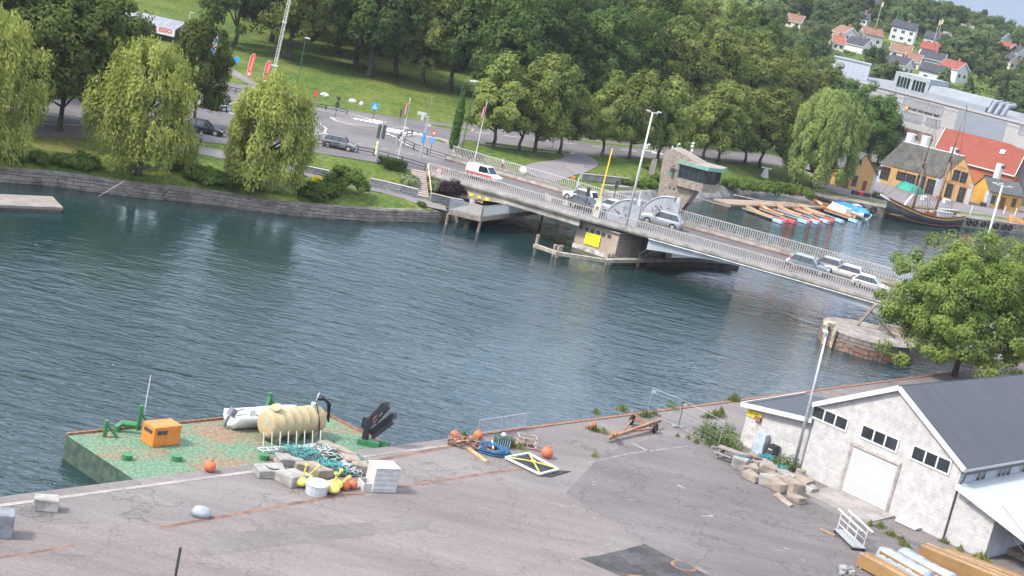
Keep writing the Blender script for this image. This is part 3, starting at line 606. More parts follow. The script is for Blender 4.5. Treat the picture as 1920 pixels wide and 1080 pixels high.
# bushes and hedges
def bush_proto(name, R, mat, seed, n=26, per=70, leaf=.26, cr=.45, label=''):
    rng = np.random.default_rng(seed); P, Nn, C = crown_pts(rng, R, n, per, cr, R[2] * .55, lo=-.2, inner=.5); P[:, 2] = np.maximum(P[:, 2], -.15)
    o = bpy.data.objects.new(name, leafmesh(name, P, Nn, leaf, mat, rng)); COL.objects.link(o); return tag(o, label, 'bush')
def box_hedge(name, pts, w, h, mat, label, n=3000, leaf=.2):
    rng = np.random.default_rng(len(label)); A = [GT(*p) for p in pts]; segs = list(zip(A, A[1:])); P = []; Nn = []
    o = A[0]
    for i in range(n):
        a, b = segs[i % len(segs)]; t = rng.uniform(); q = a.lerp(b, t); d = (b - a).normalized(); m = Vector((-d.y, d.x, 0)); f = rng.integers(0, 3); u = rng.uniform(-.5, .5); v = rng.uniform(0, 1)
        if f == 0: pos = q + m * (u * w) + Vector((0, 0, h)); nn = (0, 0, 1)
        else: s_ = -1 if f == 1 else 1; pos = q + m * (s_ * w / 2) + Vector((0, 0, v * h)); nn = tuple(m * s_)
        P.append(tuple(pos - o)); Nn.append(nn)
    P = np.array(P) + rng.normal(size=(n, 3)) * .07; ob = bpy.data.objects.new(name, leafmesh(name, P, np.array(Nn, float) + rng.normal(size=(n, 3)) * .45, leaf, mat, rng)); COL.objects.link(ob); ob.location = o; return tag(ob, label, 'hedge')
box_hedge('hedge', [(712, 312), (756, 320)], 1.6, 1.1, HEDGL, 'short clipped green hedge beside the fence and the flagpole')
box_hedge('hedge', [(858, 288), (876, 296), (900, 307)], 1.0, .9, HEDGL, 'long low hedge curving past the columnar tree')
box_hedge('hedge', [(556, 252), (640, 250)], .01, .01, HEDGL, 'x', n=3) if False else None
b0 = bush_proto('bush', (2.6, 2.2, 1.9), BUSHL, 1, n=60, per=80, cr=.6, leaf=.3); put(b0, 645, 362, True, label='large round green bush beside the stone terrace wall')
b1 = bush_proto('bush', (1.3, 1.1, .8), BUSHL, 2); put(b1, 600, 372, True, scale=(2.0, 1.6, 1.4), label='low spreading bush at the wall edge below the yellow board')
vb = bush_proto('variegated_shrub', (1.1, 1.1, .8), VARIE, 3, n=24, per=90); put(vb, 767, 352, True, scale=(1.0, 2.3, 1.1), label='pale variegated shrubs on the left of the brick steps')
put(vb, 816, 357, False, scale=(.8, 2.0, 1.0), label='pale variegated shrubs on the right of the brick steps')
pb = bush_proto('purple_shrub', (2.4, 1.5, 1.1), PURPL, 4, n=46, per=80, cr=.5); put(pb, 850, 366, True, label='dark purple shrub below the bridge railing')
BB = [(1215, 350, 1.0), (1232, 340, .8), (1255, 352, .9), (1215, 318, .6), (1368, 352, 1.1), (1384, 354, 1.3), (1402, 356, 1.2), (1420, 357, 1.3), (1440, 360, 1.4), (1462, 362, 1.4), (1484, 364, 1.3), (1505, 368, 1.3), (1340, 348, .8), (345, 322, 1.2), (395, 342, 1.2), (420, 346, 1.0), (120, 310, 1.0), (70, 306, .9), (160, 312, 1.1), (30, 302, .8), (1645, 372, .8), (1170, 345, .7), (1195, 349, .7), (455, 352, .9), (790, 386, .4), (370, 336, 1.0)]
for i, (x, y, s) in enumerate(BB):
    left = x < 900
    put(b1, x, y, False, scale=(s * 1.15, s * 1.15, s), group='bushes on the canal bank', label='low leafy bush along the top of the left stone bank wall' if left else ('low leafy bush on the bank beyond the bridge before the willow' if x > 1330 else 'low bush on the bank slope behind the bridge railing'))
# ------------------------------------------------------------------ bridge
th = rad(-17); bx = Vector((math.cos(th), math.sin(th), 0)); bn = Vector((-math.sin(th), math.cos(th), 0)); BW = 16.0
N0 = G(1087, 408, 4.28)
ST = []                                       # stations: (near edge, far edge)
for (a, az), (b, bz_) in [(((800, 326), 3.62), ((846, 292), 3.62)), (((840, 337), 3.72), ((880, 302), 3.72)), (((934, 362), 3.98), ((950, 323), 3.98)), (((1012, 385), 4.2), ((1014, 341), 4.2))]: ST.append((G(*a, az), G(*b, bz_)))
for s_ in [0, 5, 10, 15, 20, 25, 30, 35, 40, 46, 52, 60, 70]:
    z = 4.38 - .0004 * (s_ - 9) ** 2; p = N0 + bx * s_; p.z = z; ST.append((p, p + bn * BW))
NSTA = len(ST)
def dk(u, t, off=0):                          # u: station coordinate, t: metres from the near edge
    i = min(int(u), NSTA - 2); f = u - i; a = ST[i][0].lerp(ST[i + 1][0], f); b = ST[i][1].lerp(ST[i + 1][1], f); q = a.lerp(b, t / BW); q.z += off; return q
def su(s): # metres right of the pier corner -> station coordinate
    tab = [0, 5, 10, 15, 20, 25, 30, 35, 40, 46, 52, 60, 70]
    for i in range(len(tab) - 1):
        if s <= tab[i + 1]: return 4 + i + (s - tab[i]) / (tab[i + 1] - tab[i])
    return NSTA - 1.001
def deckpx(px, py, t=None):                   # deck point seen at a pixel
    best = (1e9, None)
    for i in range(0, int((NSTA - 1) * 40)):
        u = i / 40
        for tt in ([t] if t is not None else [x * .25 for x in range(0, 61)]):
            q = dk(u, tt); s = S(q); e = (s[0] - px) ** 2 + (s[1] - py) ** 2
            if e < best[0]: best = (e, u, tt)
    return best[1], best[2]
br = thing('road_bridge', 'long low road bridge with pale railings crossing the canal', 'bridge', N0)
BRC = M('bridge_concrete', (.29, .265, .23), rough=.9, var=.25, sc=.7, fine=.12, fsc=5)
BRS = M('bridge_steel', (.34, .36, .38), rough=.5, var=.12, sc=.6, metal=.1)
RAIL = M('railing_paint', (.40, .375, .36), rough=.6, var=.12, sc=3)
RAILD = M('railing_worn', (.20, .165, .14), rough=.7, var=.2, sc=3)
DECKA = M('deck_asphalt', (.105, .098, .10), rough=.95, var=.13, sc=.25, fine=.12, fsc=5, spec=.2)
US = [i / 3 for i in range(0, (NSTA - 1) * 3 + 1)]
def band(t0, t1, z0, z1, us, z0f=None):
    R = []
    for u in us:
        d = z0f(u) if z0f else z0; R.append([dk(u, t0, d), dk(u, t1, d), dk(u, t1, z1), dk(u, t0, z1)])
    return R
UL = [u for u in US if u <= 4.05]; UR = [u for u in US if u >= su(8)]
MB().loft(band(0, BW, -.30, -.005, US)).build('deck', BRC, br, world=True)
m_ = MB()
vs = []; fs = []
for u in US: vs += [dk(u, 3.1, .004), dk(u, 12.1, .004)]
for i in range(len(US) - 1): fs.append((2 * i, 2 * i + 2, 2 * i + 3, 2 * i + 1))
m_.add(vs, fs); m_.build('roadway', DECKA, br, world=True)
MB().loft(band(.25, 2.9, -.01, .13, US)).build('footway', PATHM, br, world=True)
MB().loft(band(12.3, BW - .25, -.01, .13, US)).build('footway', PATHM, br, world=True)
MB().loft(band(-.1, .22, -.12, .16, US)).build('kerb', BRC, br, world=True)
MB().loft(band(BW - .22, BW + .1, -.12, .16, US)).build('kerb', BRC, br, world=True)
MB().loft(band(12.12, 12.28, 0, .5, US)).build('guard_kerb', BRC, br, world=True)
MB().loft(band(12.02, 12.14, -.0, .16, US)).build('red_kerb', M('red_kerb', (.17, .085, .06), rough=.9, var=.25), br, world=True)
def haunch_l(u):
    s = u / 4; return -.95 - 1.1 * math.exp(-((u - .9) / .8) ** 2) - .15 * s
MB().loft(band(.35, .95, 0, -.31, UL, haunch_l)).build('girder', BRC, br, world=True)
MB().loft(band(6, 7, 0, -.31, UL, haunch_l)).build('girder', BRC, br, world=True)
MB().loft(band(BW - 1, BW - .4, 0, -.31, UL, haunch_l)).build('girder', BRC, br, world=True)
def haunch_r(u):
    q = dk(u, 0); s = (q - N0).dot(bx); return -.6 - 1.5 * max(0, (21 - s) / 16) ** 1.6 - (1.7 * max(0, (s - 24) / 18) ** 1.5 if s > 24 else 0)
for t0 in (.3, 4.8, 9.5, BW - .7): MB().loft(band(t0, t0 + .3, 0, -.31, UR, haunch_r)).build('girder', BRS, br, world=True)
MB().loft(band(-.04, .28, -.39, -.305, UR)).build('edge_flange', M('flange_white', (.62, .62, .62), rough=.5), br, world=True)
def railing(t, h, step, mat, name, us, th_=.05, post=.09, off=.16, low=.12):
    mb = MB(); P = [dk(u, t, off) for u in us]
    for a, b in zip(P, P[1:]):
        mb.bar(a + Vector((0, 0, h)), b + Vector((0, 0, h)), .09, .07); mb.bar(a + Vector((0, 0, low)), b + Vector((0, 0, low)), .06, .05)
    for a, b in zip(P, P[1:]):
        l = (b - a).length; n = max(1, round(l / step))
        for i in range(n):
            q = a.lerp(b, (i + .5) / n); w = post if i % 12 == 0 else th_; mb.bar(q + Vector((0, 0, -.02)), q + Vector((0, 0, h)), w, w * .7)
    return mb.build(name, mat, br, world=True)
railing(.05, 1.15, .30, RAIL, 'railing', US, th_=.085)
railing(BW - .05, 1.2, .30, RAIL, 'railing', US, th_=.085)
railing(2.95, .95, .30, RAILD, 'inner_railing', [u for u in US if u < 3.5 or u > su(9)], th_=.08, off=0)
railing(12.2, .7, .34, RAILD, 'inner_railing', [u for u in US if u < 3.6 or u > su(10)], th_=.08, off=.45)
# lifting quadrants
QM = M('quadrant_grey', (.29, .30, .32), rough=.6, var=.12, sc=1.2)
GRAF = M('graffiti_black', (.03, .03, .035), rough=.7)
def quadrant(t, pxl, pxr, h):
    ua, _ = deckpx(*pxl, t); ub, _ = deckpx(*pxr, t); a = dk(ua, t); b = dk(ub, t); w = (b - a).length; d = (b - a).normalized()
    P = [a]; 
    for i in range(0, 11): f = i / 10 * math.pi / 2; P.append(a + d * (w * (1 - math.cos(f)) if i else .02) + Vector((0, 0, .15 + (h - .15) * math.sin(f))))
    P.append(b + Vector((0, 0, h))); P.append(b)
    mb = MB(); mb.extr(P, bn * .45)
    for p_, q_ in zip(P[1:-2], P[2:-1]): mb.bar(p_ + bn * .22 + Vector((0, 0, .04)), q_ + bn * .22 + Vector((0, 0, .04)), .62, .10, 1)
    c = b + d * .45 + bn * .2; mb.box(c + Vector((0, 0, h * .42)), (.9, .62, h * .84), th); mb.box(c + d * .1 + Vector((0, 0, h * .9)), (.35, .5, h * .3), th, 1)
    o = mb.build('lifting_quadrant', [QM, M('quadrant_edge', (.40, .41, .43), rough=.5)], br, world=True)
    g = MB(); rr = random.Random(int(t * 10))
    for i in range(11):
        f = rr.uniform(.35, .92); z = rr.uniform(.5, h * (.3 + .55 * f)); q = a + d * (w * f) + Vector((0, 0, z)) - bn * .012
        pts = [q + d * .16 * math.cos(k * 1.1 + i) * (1 + .3 * rr.random()) + Vector((0, 0, .17 * math.sin(k * 1.1 + i * .7))) for k in range(rr.randint(3, 6))]
        g.tube(pts, .028, 4)
    gg = g.build('graffiti', GRAF, br, world=True); return o
quadrant(2.75, (1133, 408), (1180, 419), 3.0)
quadrant(12.4, (1202, 394), (1256, 408), 3.1)
# barrier box and boom, masts and signals at the pier
u, t_ = deckpx(1118, 405, 2.2); q = dk(u, 2.2, .13)
o = thing('barrier_boom', 'raised yellow barrier boom on a cream box at the bridge pier', 'barrier', q, th); MB().box((0, 0, .75), (.75, .6, 1.5)).build('housing', M('cream_paint', (.55, .5, .40), rough=.7), o, bevel=.04); MB().bar((0, -.2, 1.2), (.15, -.2, 8.1), .16, .12).build('boom', YEL, o); MB().box((-.02, -.2, 1.0), (.5, .2, .45)).build('counterweight', RUST, o)
u, t_ = deckpx(1174, 424, .45); q = dk(u, .45, .13)
o = thing('lamp_mast', 'tall white mast with lamps standing at the bridge pier railing', 'mast', q); hh = Hz(q, 1217, 209) - q.z
MB().tube([(0, 0, 0), (0, 0, hh)], [.16, .09], 10).build('pole', WHITE, o, smooth=True); MB().bar((-.5, 0, hh), (.6, 0, hh), .12, .1).box((-.5, 0, hh + .1), (.5, .3, .12)).box((.75, .4, hh + .15), (.5, .3, .12)).bar((.3, 0, hh), (.75, .4, hh + .1), .06).build('lamp_head', LGREY, o); MB().box((.2, 0, hh * .71), (.3, .25, .5)).ell((.45, 0, hh * .73), .14).build('camera', WHITE, o)
def signal(px, py, t, h, label, name='traffic_signal'):
    u, _ = deckpx(px, py, t); q = dk(u, t, .1); o = thing(name, label, 'signal', q, th); MB().cyl((0, 0, 0), (0, 0, h), .06).build('pole', DGREY, o); MB().box((0, -.1, h - .45), (.34, .3, 1.0)).build('signal_head', DGREY, o, bevel=.03)
    mb = MB()
    for i in range(3): mb.cyl((0, -.26, h - .15 - i * .3), (0, -.3, h - .15 - i * .3), .11)
    mb.build('lens', M('lens_dark', (.06, .03, .02), rough=.3), o); return o
signal(1097, 395, 2.3, 3.1, 'black traffic signal on a dark post beside the cream barrier box')
signal(1148, 384, 13.4, 3.2, 'black traffic signal post on the far footway behind the cars')
for (x, y, t, l) in [(1124, 396, 2.9, 'thin white marker post beside the cream barrier box'), (1077, 372, 12.6, 'thin white marker post left of the queueing cars'), (1197, 379, 14.4, 'white post with small lamp left of the far quadrant')]:
    u, _ = deckpx(x, y, t); q = dk(u, t, .12); o = thing('marker_post', l, 'post', q); MB().cyl((0, 0, 0), (0, 0, 2.4), .07).build('post', WHITE, o); MB().box((.12, -.05, 1.5), (.2, .12, .25)).build('lamp', LGREY, o)
# pier
PIERM = M('pier_brick', (.27, .195, .145), rough=.9, col2=(.34, .27, .21), sc=.6, stretch=(1, 1, .25), fine=.25, fsc=6, bump=.4, bsc=18)
PIERB = BR('pier_brick_dark', (.26, .20, .16), (.33, .26, .21), (.14, .11, .09), bw=.4, bh=.22, ms=.03, dirt=.3)
ZT = 3.62
pp = [G(1085, 414, ZT), G(1162, 439, ZT), G(1206, 440, ZT)]
front = (pp[1] - pp[0]).normalized(); back = Vector((-front.y, front.x, 0))
pr = thing('bridge_pier', 'brown brick bridge pier with a yellow notice and white tide band', 'pier', (pp[0].x, pp[0].y, 0))
base = [pp[0], pp[1], pp[2], pp[2] + bn * 14, pp[0] + bn * 14]
cen = sum(base, Vector((0, 0, 0))) / 5
def ring(k, z): return [Vector((cen.x + (p.x - cen.x) * k, cen.y + (p.y - cen.y) * k, z)) for p in base]
mb = MB(); mb.loft([ring(1.0, .95), ring(1.0, ZT)]); mb.m = [1 if i in (1,) else 0 for i in range(len(mb.f))]; mb.build('shaft', [PIERM, PIERB], pr, world=True)
MB().loft([ring(1.02, .5), ring(1.02, .95)]).build('plinth_band', M('plinth_white', (.50, .47, .43), rough=.9, col2=(.22, .19, .16), sc=1.2, lo=.42, hi=.6), pr, world=True)
MB().loft([ring(1.02, -3), ring(1.02, .5)]).build('footing', M('algae_concrete', (.07, .07, .045), rough=.8, var=.4, sc=1), pr, world=True)
MB().loft([ring(1.035, ZT), ring(1.035, ZT + .16)]).build('coping', CONC, pr, world=True)
mb = MB()
for f in (.1, .24, .37, .51, .64, .78): q = pp[0].lerp(pp[1], f); mb.box((q.x, q.y, ZT - .62), (.42, .16, .4), math.atan2(front.y, front.x))
mb.build('vent', DGREY, pr, world=True)
so = -back
c = pp[0].lerp(pp[1], .42) + so * .10; sg = thing('notice_board', 'bright yellow notice board fixed to the bridge pier', 'sign', (c.x, c.y, 2.05), math.atan2(front.y, front.x))
MB().box((0, 0, 0), (1.95, .06, 1.35)).build('panel', M('sign_yellow', (.80, .83, .02), rough=.5, var=.03), sg)
mb = MB(); rr = random.Random(3)
for i in range(5):
    w_ = [1.2, 1.5, 1.3, 1.4, 1.1][i]; x = -w_ / 2
    while x < w_ / 2: l = rr.uniform(.08, .25); mb.box((x + l / 2, -.034, .42 - i * .2), (l, .006, .07 if i else .1)); x += l + .06
mb.build('faded_print', M('print_olive', (.22, .22, .03)), sg)
# curved white rope and pier arc hoop
mb = MB(); a = pp[2] + bx * .5; mb.tube([a + bx * (0.9 - 1.5 * f * f) + Vector((0, 0, -2.4 * f)) for f in [i / 10 for i in range(11)]], .05, 5); mb.tube([a + bx * (1.5 - 1.0 * f) + Vector((0, 0, -1.5 * f)) for f in [i / 10 for i in range(11)]], .04, 5); tag(mb.build('mooring_rope', WHITE), 'white slack rope hanging at the right face of the bridge pier', 'rope')
# left abutment columns and waterside deck
ab = thing('bridge_abutment', 'pale concrete bridge support columns with yellow marks under the left span', 'abutment', dk(1.5, 0, -5))
mb = MB()
for tt in (.6, 5, 10, 15):
    q = dk(1.55, tt); mb.tube([(q.x, q.y, -1.5), (q.x, q.y, q.z - 1.6)], .42, 8)
mb.build('column', BRC, ab, world=True, smooth=True)
MB().loft([[dk(1.3, 0.5, -1.75), dk(1.75, .5, -1.75), dk(1.75, .5, -1.1), dk(1.3, .5, -1.1)], [dk(1.3, 14.6, -1.75), dk(1.75, 14.6, -1.75), dk(1.75, 14.6, -1.1), dk(1.3, 14.6, -1.1)]]).build('crosshead', BRC, ab, world=True)
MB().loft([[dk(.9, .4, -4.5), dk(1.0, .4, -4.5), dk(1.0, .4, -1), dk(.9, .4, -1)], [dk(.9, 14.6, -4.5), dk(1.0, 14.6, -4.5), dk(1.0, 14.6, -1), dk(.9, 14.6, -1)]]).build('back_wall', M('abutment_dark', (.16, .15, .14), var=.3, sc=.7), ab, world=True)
for i in range(3): q = dk(1.5 + i * .16, .3, -1.2); MB().box((q.x, q.y - .03, q.z + .1), (.5, .06, .35), th).build('height_mark', YEL, ab, world=True)
A = [G(842, 392, 1.9), G(902, 406, 1.9), G(1020, 392, 1.9)]; A.append(A[2] + Vector((-3, 9, 0))); A.append(A[0] + Vector((3, 10, 0)))
wd = thing('waterside_deck', 'railed wooden deck over the water under the left bridge span', 'deck', A[1]); mb = MB(); mb.prism([(p.x, p.y) for p in A], 1.3, 1.85); mb.build('platform', WOODG, wd, world=True)
mb = MB()
for p in A[:3]: mb.cyl((p.x, p.y + .4, -2), (p.x, p.y + .4, 1.3), .16)
mb.build('pile', WOODG, wd, world=True)
mb = MB()
for a, b in zip(A[:2], A[1:3]):
    l = (b - a).length; n = int(l / .16)
    for i in range(n + 1): q = a.lerp(b, i / n); mb.bar(q + Vector((0, .05, -.05)), q + Vector((0, .05, 1.2)), .07, .05)
    mb.bar(a + Vector((0, .05, 1.15)), b + Vector((0, .05, 1.15)), .07, .06); mb.bar(a + Vector((0, .05, .05)), b + Vector((0, .05, .05)), .05)
mb.build('railing', GALV, wd, world=True)
# fender beams in front of the pier
fb = thing('fender_beam', 'long weathered timber fender beam on piles around the bridge pier', 'fender', G(1130, 490, 0))
pts = [G(1002, 460, .9), G(1045, 475, .9), (G(1135, 489, .9)), G(1220, 488, .9), G(1300, 487, .9), G(1375, 492, .9)]
mb = MB()
for a, b in zip(pts, pts[1:]): mb.bar(a, b, .5, .38)
mb.build('beam', M('fender_wood', (.30, .26, .2), rough=.9, var=.25, sc=1), fb, world=True)
mb = MB()
for (x, y) in [(1037, 481), (1044, 483), (1049, 482), (1137, 497), (1144, 497), (1150, 496), (1195, 500), (1372, 500), (1005, 462)]: p = G(x, y, 0); mb.cyl((p.x, p.y + .2, -2), (p.x, p.y + .2, 1.35), .2)
mb.build('pile', WOODG, fb, world=True)
mb = MB(); a, b = G(1210, 498, .2), G(1385, 503, .2); mb.bar(a + Vector((0, 1, 0)), b + Vector((0, 1, 0)), .4, 1.1); mb.build('waling', M('wet_wood', (.06, .05, .042), rough=.7, var=.3), fb, world=True)
# ------------------------------------------------------------------ control tower
u, _ = deckpx(1243, 396, 15.6); q = dk(u, 16.1); q = Vector((q.x, q.y, 4.3))
STONE = M('tower_roughcast', (.29, .235, .185), rough=.95, col2=(.20, .165, .135), sc=2.2, fine=.38, fsc=7, bump=.5, bsc=10)
ct = thing('control_tower', 'rough stone bridge control tower with overhanging glazed cabin and green roof edge', 'tower', q, th); ct.scale = (1.06, 1.06, 1.05)
D = 3.6
mb = MB(); mb.extr([(-.9, 0, -5), (1.5, 0, -5), (1.5, 0, .2), (3.1, 0, 4.05), (3.1, 0, 7.0), (.3, 0, 7.85), (-.6, 0, 8.0), (-1.25, 0, 7.75), (-1.55, 0, 7.0), (-1.25, 0, 4.0), (-1.0, 0, 2)], (0, D, 0)); mb.build('shaft', STONE, ct)
cab = [(.75, -.55), (3.9, -.55), (4.95, .9), (4.95, D - .2), (.75, D - .2)]
MB().prism(cab, 4.05, 5.02).build('cabin', STONE, ct)
mb = MB(); c2 = [(.8, -.45), (3.85, -.45), (4.85, .95), (4.85, D - .3), (.8, D - .3)]; mb.prism(c2, 5.02, 6.64); mb.build('window_band', GLASS, ct)
mb = MB()
def mull(a, b, n):
    for i in range(n + 1): x = a[0] + (b[0] - a[0]) * i / n; y = a[1] + (b[1] - a[1]) * i / n; mb.bar((x, y, 5.02), (x, y, 6.64), .09)
mull((.8, -.47), (3.87, -.47), 5); mull((3.87, -.47), (4.88, .95), 2); mull((4.88, .95), (4.88, D - .3), 3)
mb.bar((.75, -.47, 5.05), (3.87, -.47, 5.05), .08); mb.bar((3.87, -.47, 5.05), (4.88, .95, 5.05), .08); mb.build('window_frame', DGREY, ct)
ro = [(.4, -.8), (4.15, -.8), (5.4, .85), (5.4, D + .1), (.4, D + .1)]
COPP = BR('copper_green', (.15, .30, .22), (.18, .34, .26), (.09, .2, .15), bw=.42, bh=3, ms=.03, off=0, bump=.3, dirt=.15)
MB().prism(ro, 6.62, 7.0).build('roof_edge', COPP, ct)
MB().prism([(x * .98 + .05, y * .96 + .05) for x, y in ro], 7.0, 7.06).build('roof', M('roof_felt', (.22, .19, .165), var=.2, sc=1, fine=.15), ct)
mb = MB(); mb.extr([(1.52, .6, .2), (1.52, 1.7, .2), (2.4, 1.7, 2.2), (2.4, .6, 2.2)], (.05, 0, -.02)); mb.build('door', M('door_red', (.12, .03, .02)), ct)
mb = MB(); mb.box((-.1, -.12, 5.6), (.35, .2, .55)).bar((-.3, -.15, 6.0), (.2, -.35, 6.2), .08); mb.build('bracket_lamp', DGREY, ct); MB().box((-.1, -.26, 5.2), (.3, .1, .3)).build('green_lamp', M('green_lens', (.02, .25, .16), rough=.3), ct)
mb = MB(); mb.cyl((1.3, 1.2, 7.4), (1.3, 1.2, 9.2), .05).ell((1.3, 1.2, 8.7), .2, n=8).ell((1.35, 1.2, 8.2), .17, n=8).box((1.3, 1.2, 9.1), (.3, .3, .15)).cyl((-.4, 1, 7.9), (-.4, 1, 8.6), .04).ell((-.2, 1, 8.6), .14, n=8).cyl((-.9, 1.0, 7.8), (-.9, 1.0, 8.2), .1)
mb.build('antenna', WHITE, ct)
MB().box((.6, -.02, 3.55), (.18, .08, .22)).box((.1, -.02, 3.6), (.12, .08, .3)).build('wall_vent', DGREY, ct)
# ------------------------------------------------------------------ round stone pier
cl = G(1541, 640, 0); PR = 4.9; c = Vector((cl.x + PR * .98, cl.y + 1.2, 0))
rp = thing('round_pier', 'round red and grey stone pier in the water under the right span', 'pier', c)
PST = BR('red_block', (.22, .115, .08), (.17, .13, .105), (.06, .05, .045), bw=1.15, bh=.55, ms=.05, bump=.9, dirt=.4, dsc=1)
PSG = BR('grey_block', (.17, .15, .14), (.20, .17, .15), (.09, .08, .07), bw=1.1, bh=.62, ms=.05, bump=.9, dirt=.3)
mb = MB(); nn = 40
def circ(r, z): return [(r * math.cos(2 * math.pi * i / nn), r * math.sin(2 * math.pi * i / nn), z) for i in range(nn)]
mb.loft([circ(PR * 1.04, -2), circ(PR * 1.02, 1.05)]); mb.build('lower_course', PST, rp)
MB().loft([circ(PR, 1.05), circ(PR, 1.68)]).build('upper_course', PSG, rp)
MB().loft([circ(PR * 1.01, 1.68), circ(PR * 1.01, 1.8)]).build('cap', M('pier_cap', (.21, .18, .16), rough=.95, var=.25, sc=.8, fine=.3, fsc=4), rp)
MB().bar((-1.0, 2.2, 1.8), (.2, 1.4, 4.6), .35, .3).build('timber_post', WOODG, rp); MB().bar((0, 1.6, 3.6), (2.6, -.4, 1.9), .16).build('strut', DGREY, rp)
mb = MB(); mb.box((-4.6, -1.6, 2.05), (1.0, .8, .4), .4).box((-4.9, -2.3, 1.0), (.22, .3, 2.2)).box((-4.2, -3.2, 1.0), (.22, .3, 2.2)); mb.build('mooring_frame', M('frame_yellowish', (.45, .38, .25), var=.3), rp)
MB().bar((1.5, 3.2, 2.0), (9, 2.6, 2.0), .5, .9).bar((2.0, 1.0, 1.95), (6.5, -1.0, 1.9), .5, .35).build('timber_wall', WOODG, rp)
# right abutment under the tree
q = dk(su(50), 0); MBx = MB(); MBx.loft([[dk(su(47), -.6, -8), dk(su(47), -.6, -.6), dk(su(47), BW + .5, -.6), dk(su(47), BW + .5, -8)], [dk(su(60), -.6, -8), dk(su(60), -.6, -.6), dk(su(60), BW + .5, -.6), dk(su(60), BW + .5, -8)]])
o = MBx.build('bridge_abutment', CONC); tag(o, 'plain concrete end block of the bridge behind the large near tree', 'abutment')
# lamp near right end of the bridge
u, _ = deckpx(1795, 590, 1.2); q = G(1796, 640, 1.6); o = thing('lamp_mast', 'tall white lamp mast rising through the top of the large near tree', 'mast', q); hh = Hz(q, 1869, 345) - q.z
MB().tube([(0, 0, 0), (0, 0, hh)], [.15, .09], 10).build('pole', WHITE, o, smooth=True); MB().bar((-.6, .2, hh), (.6, -.2, hh), .08).box((-.75, .3, hh + .1), (.5, .3, .1)).box((.75, -.3, hh + .1), (.5, .3, .1)).box((0, .6, hh + .15), (.5, .3, .1)).build('lamp_head', LGREY, o)
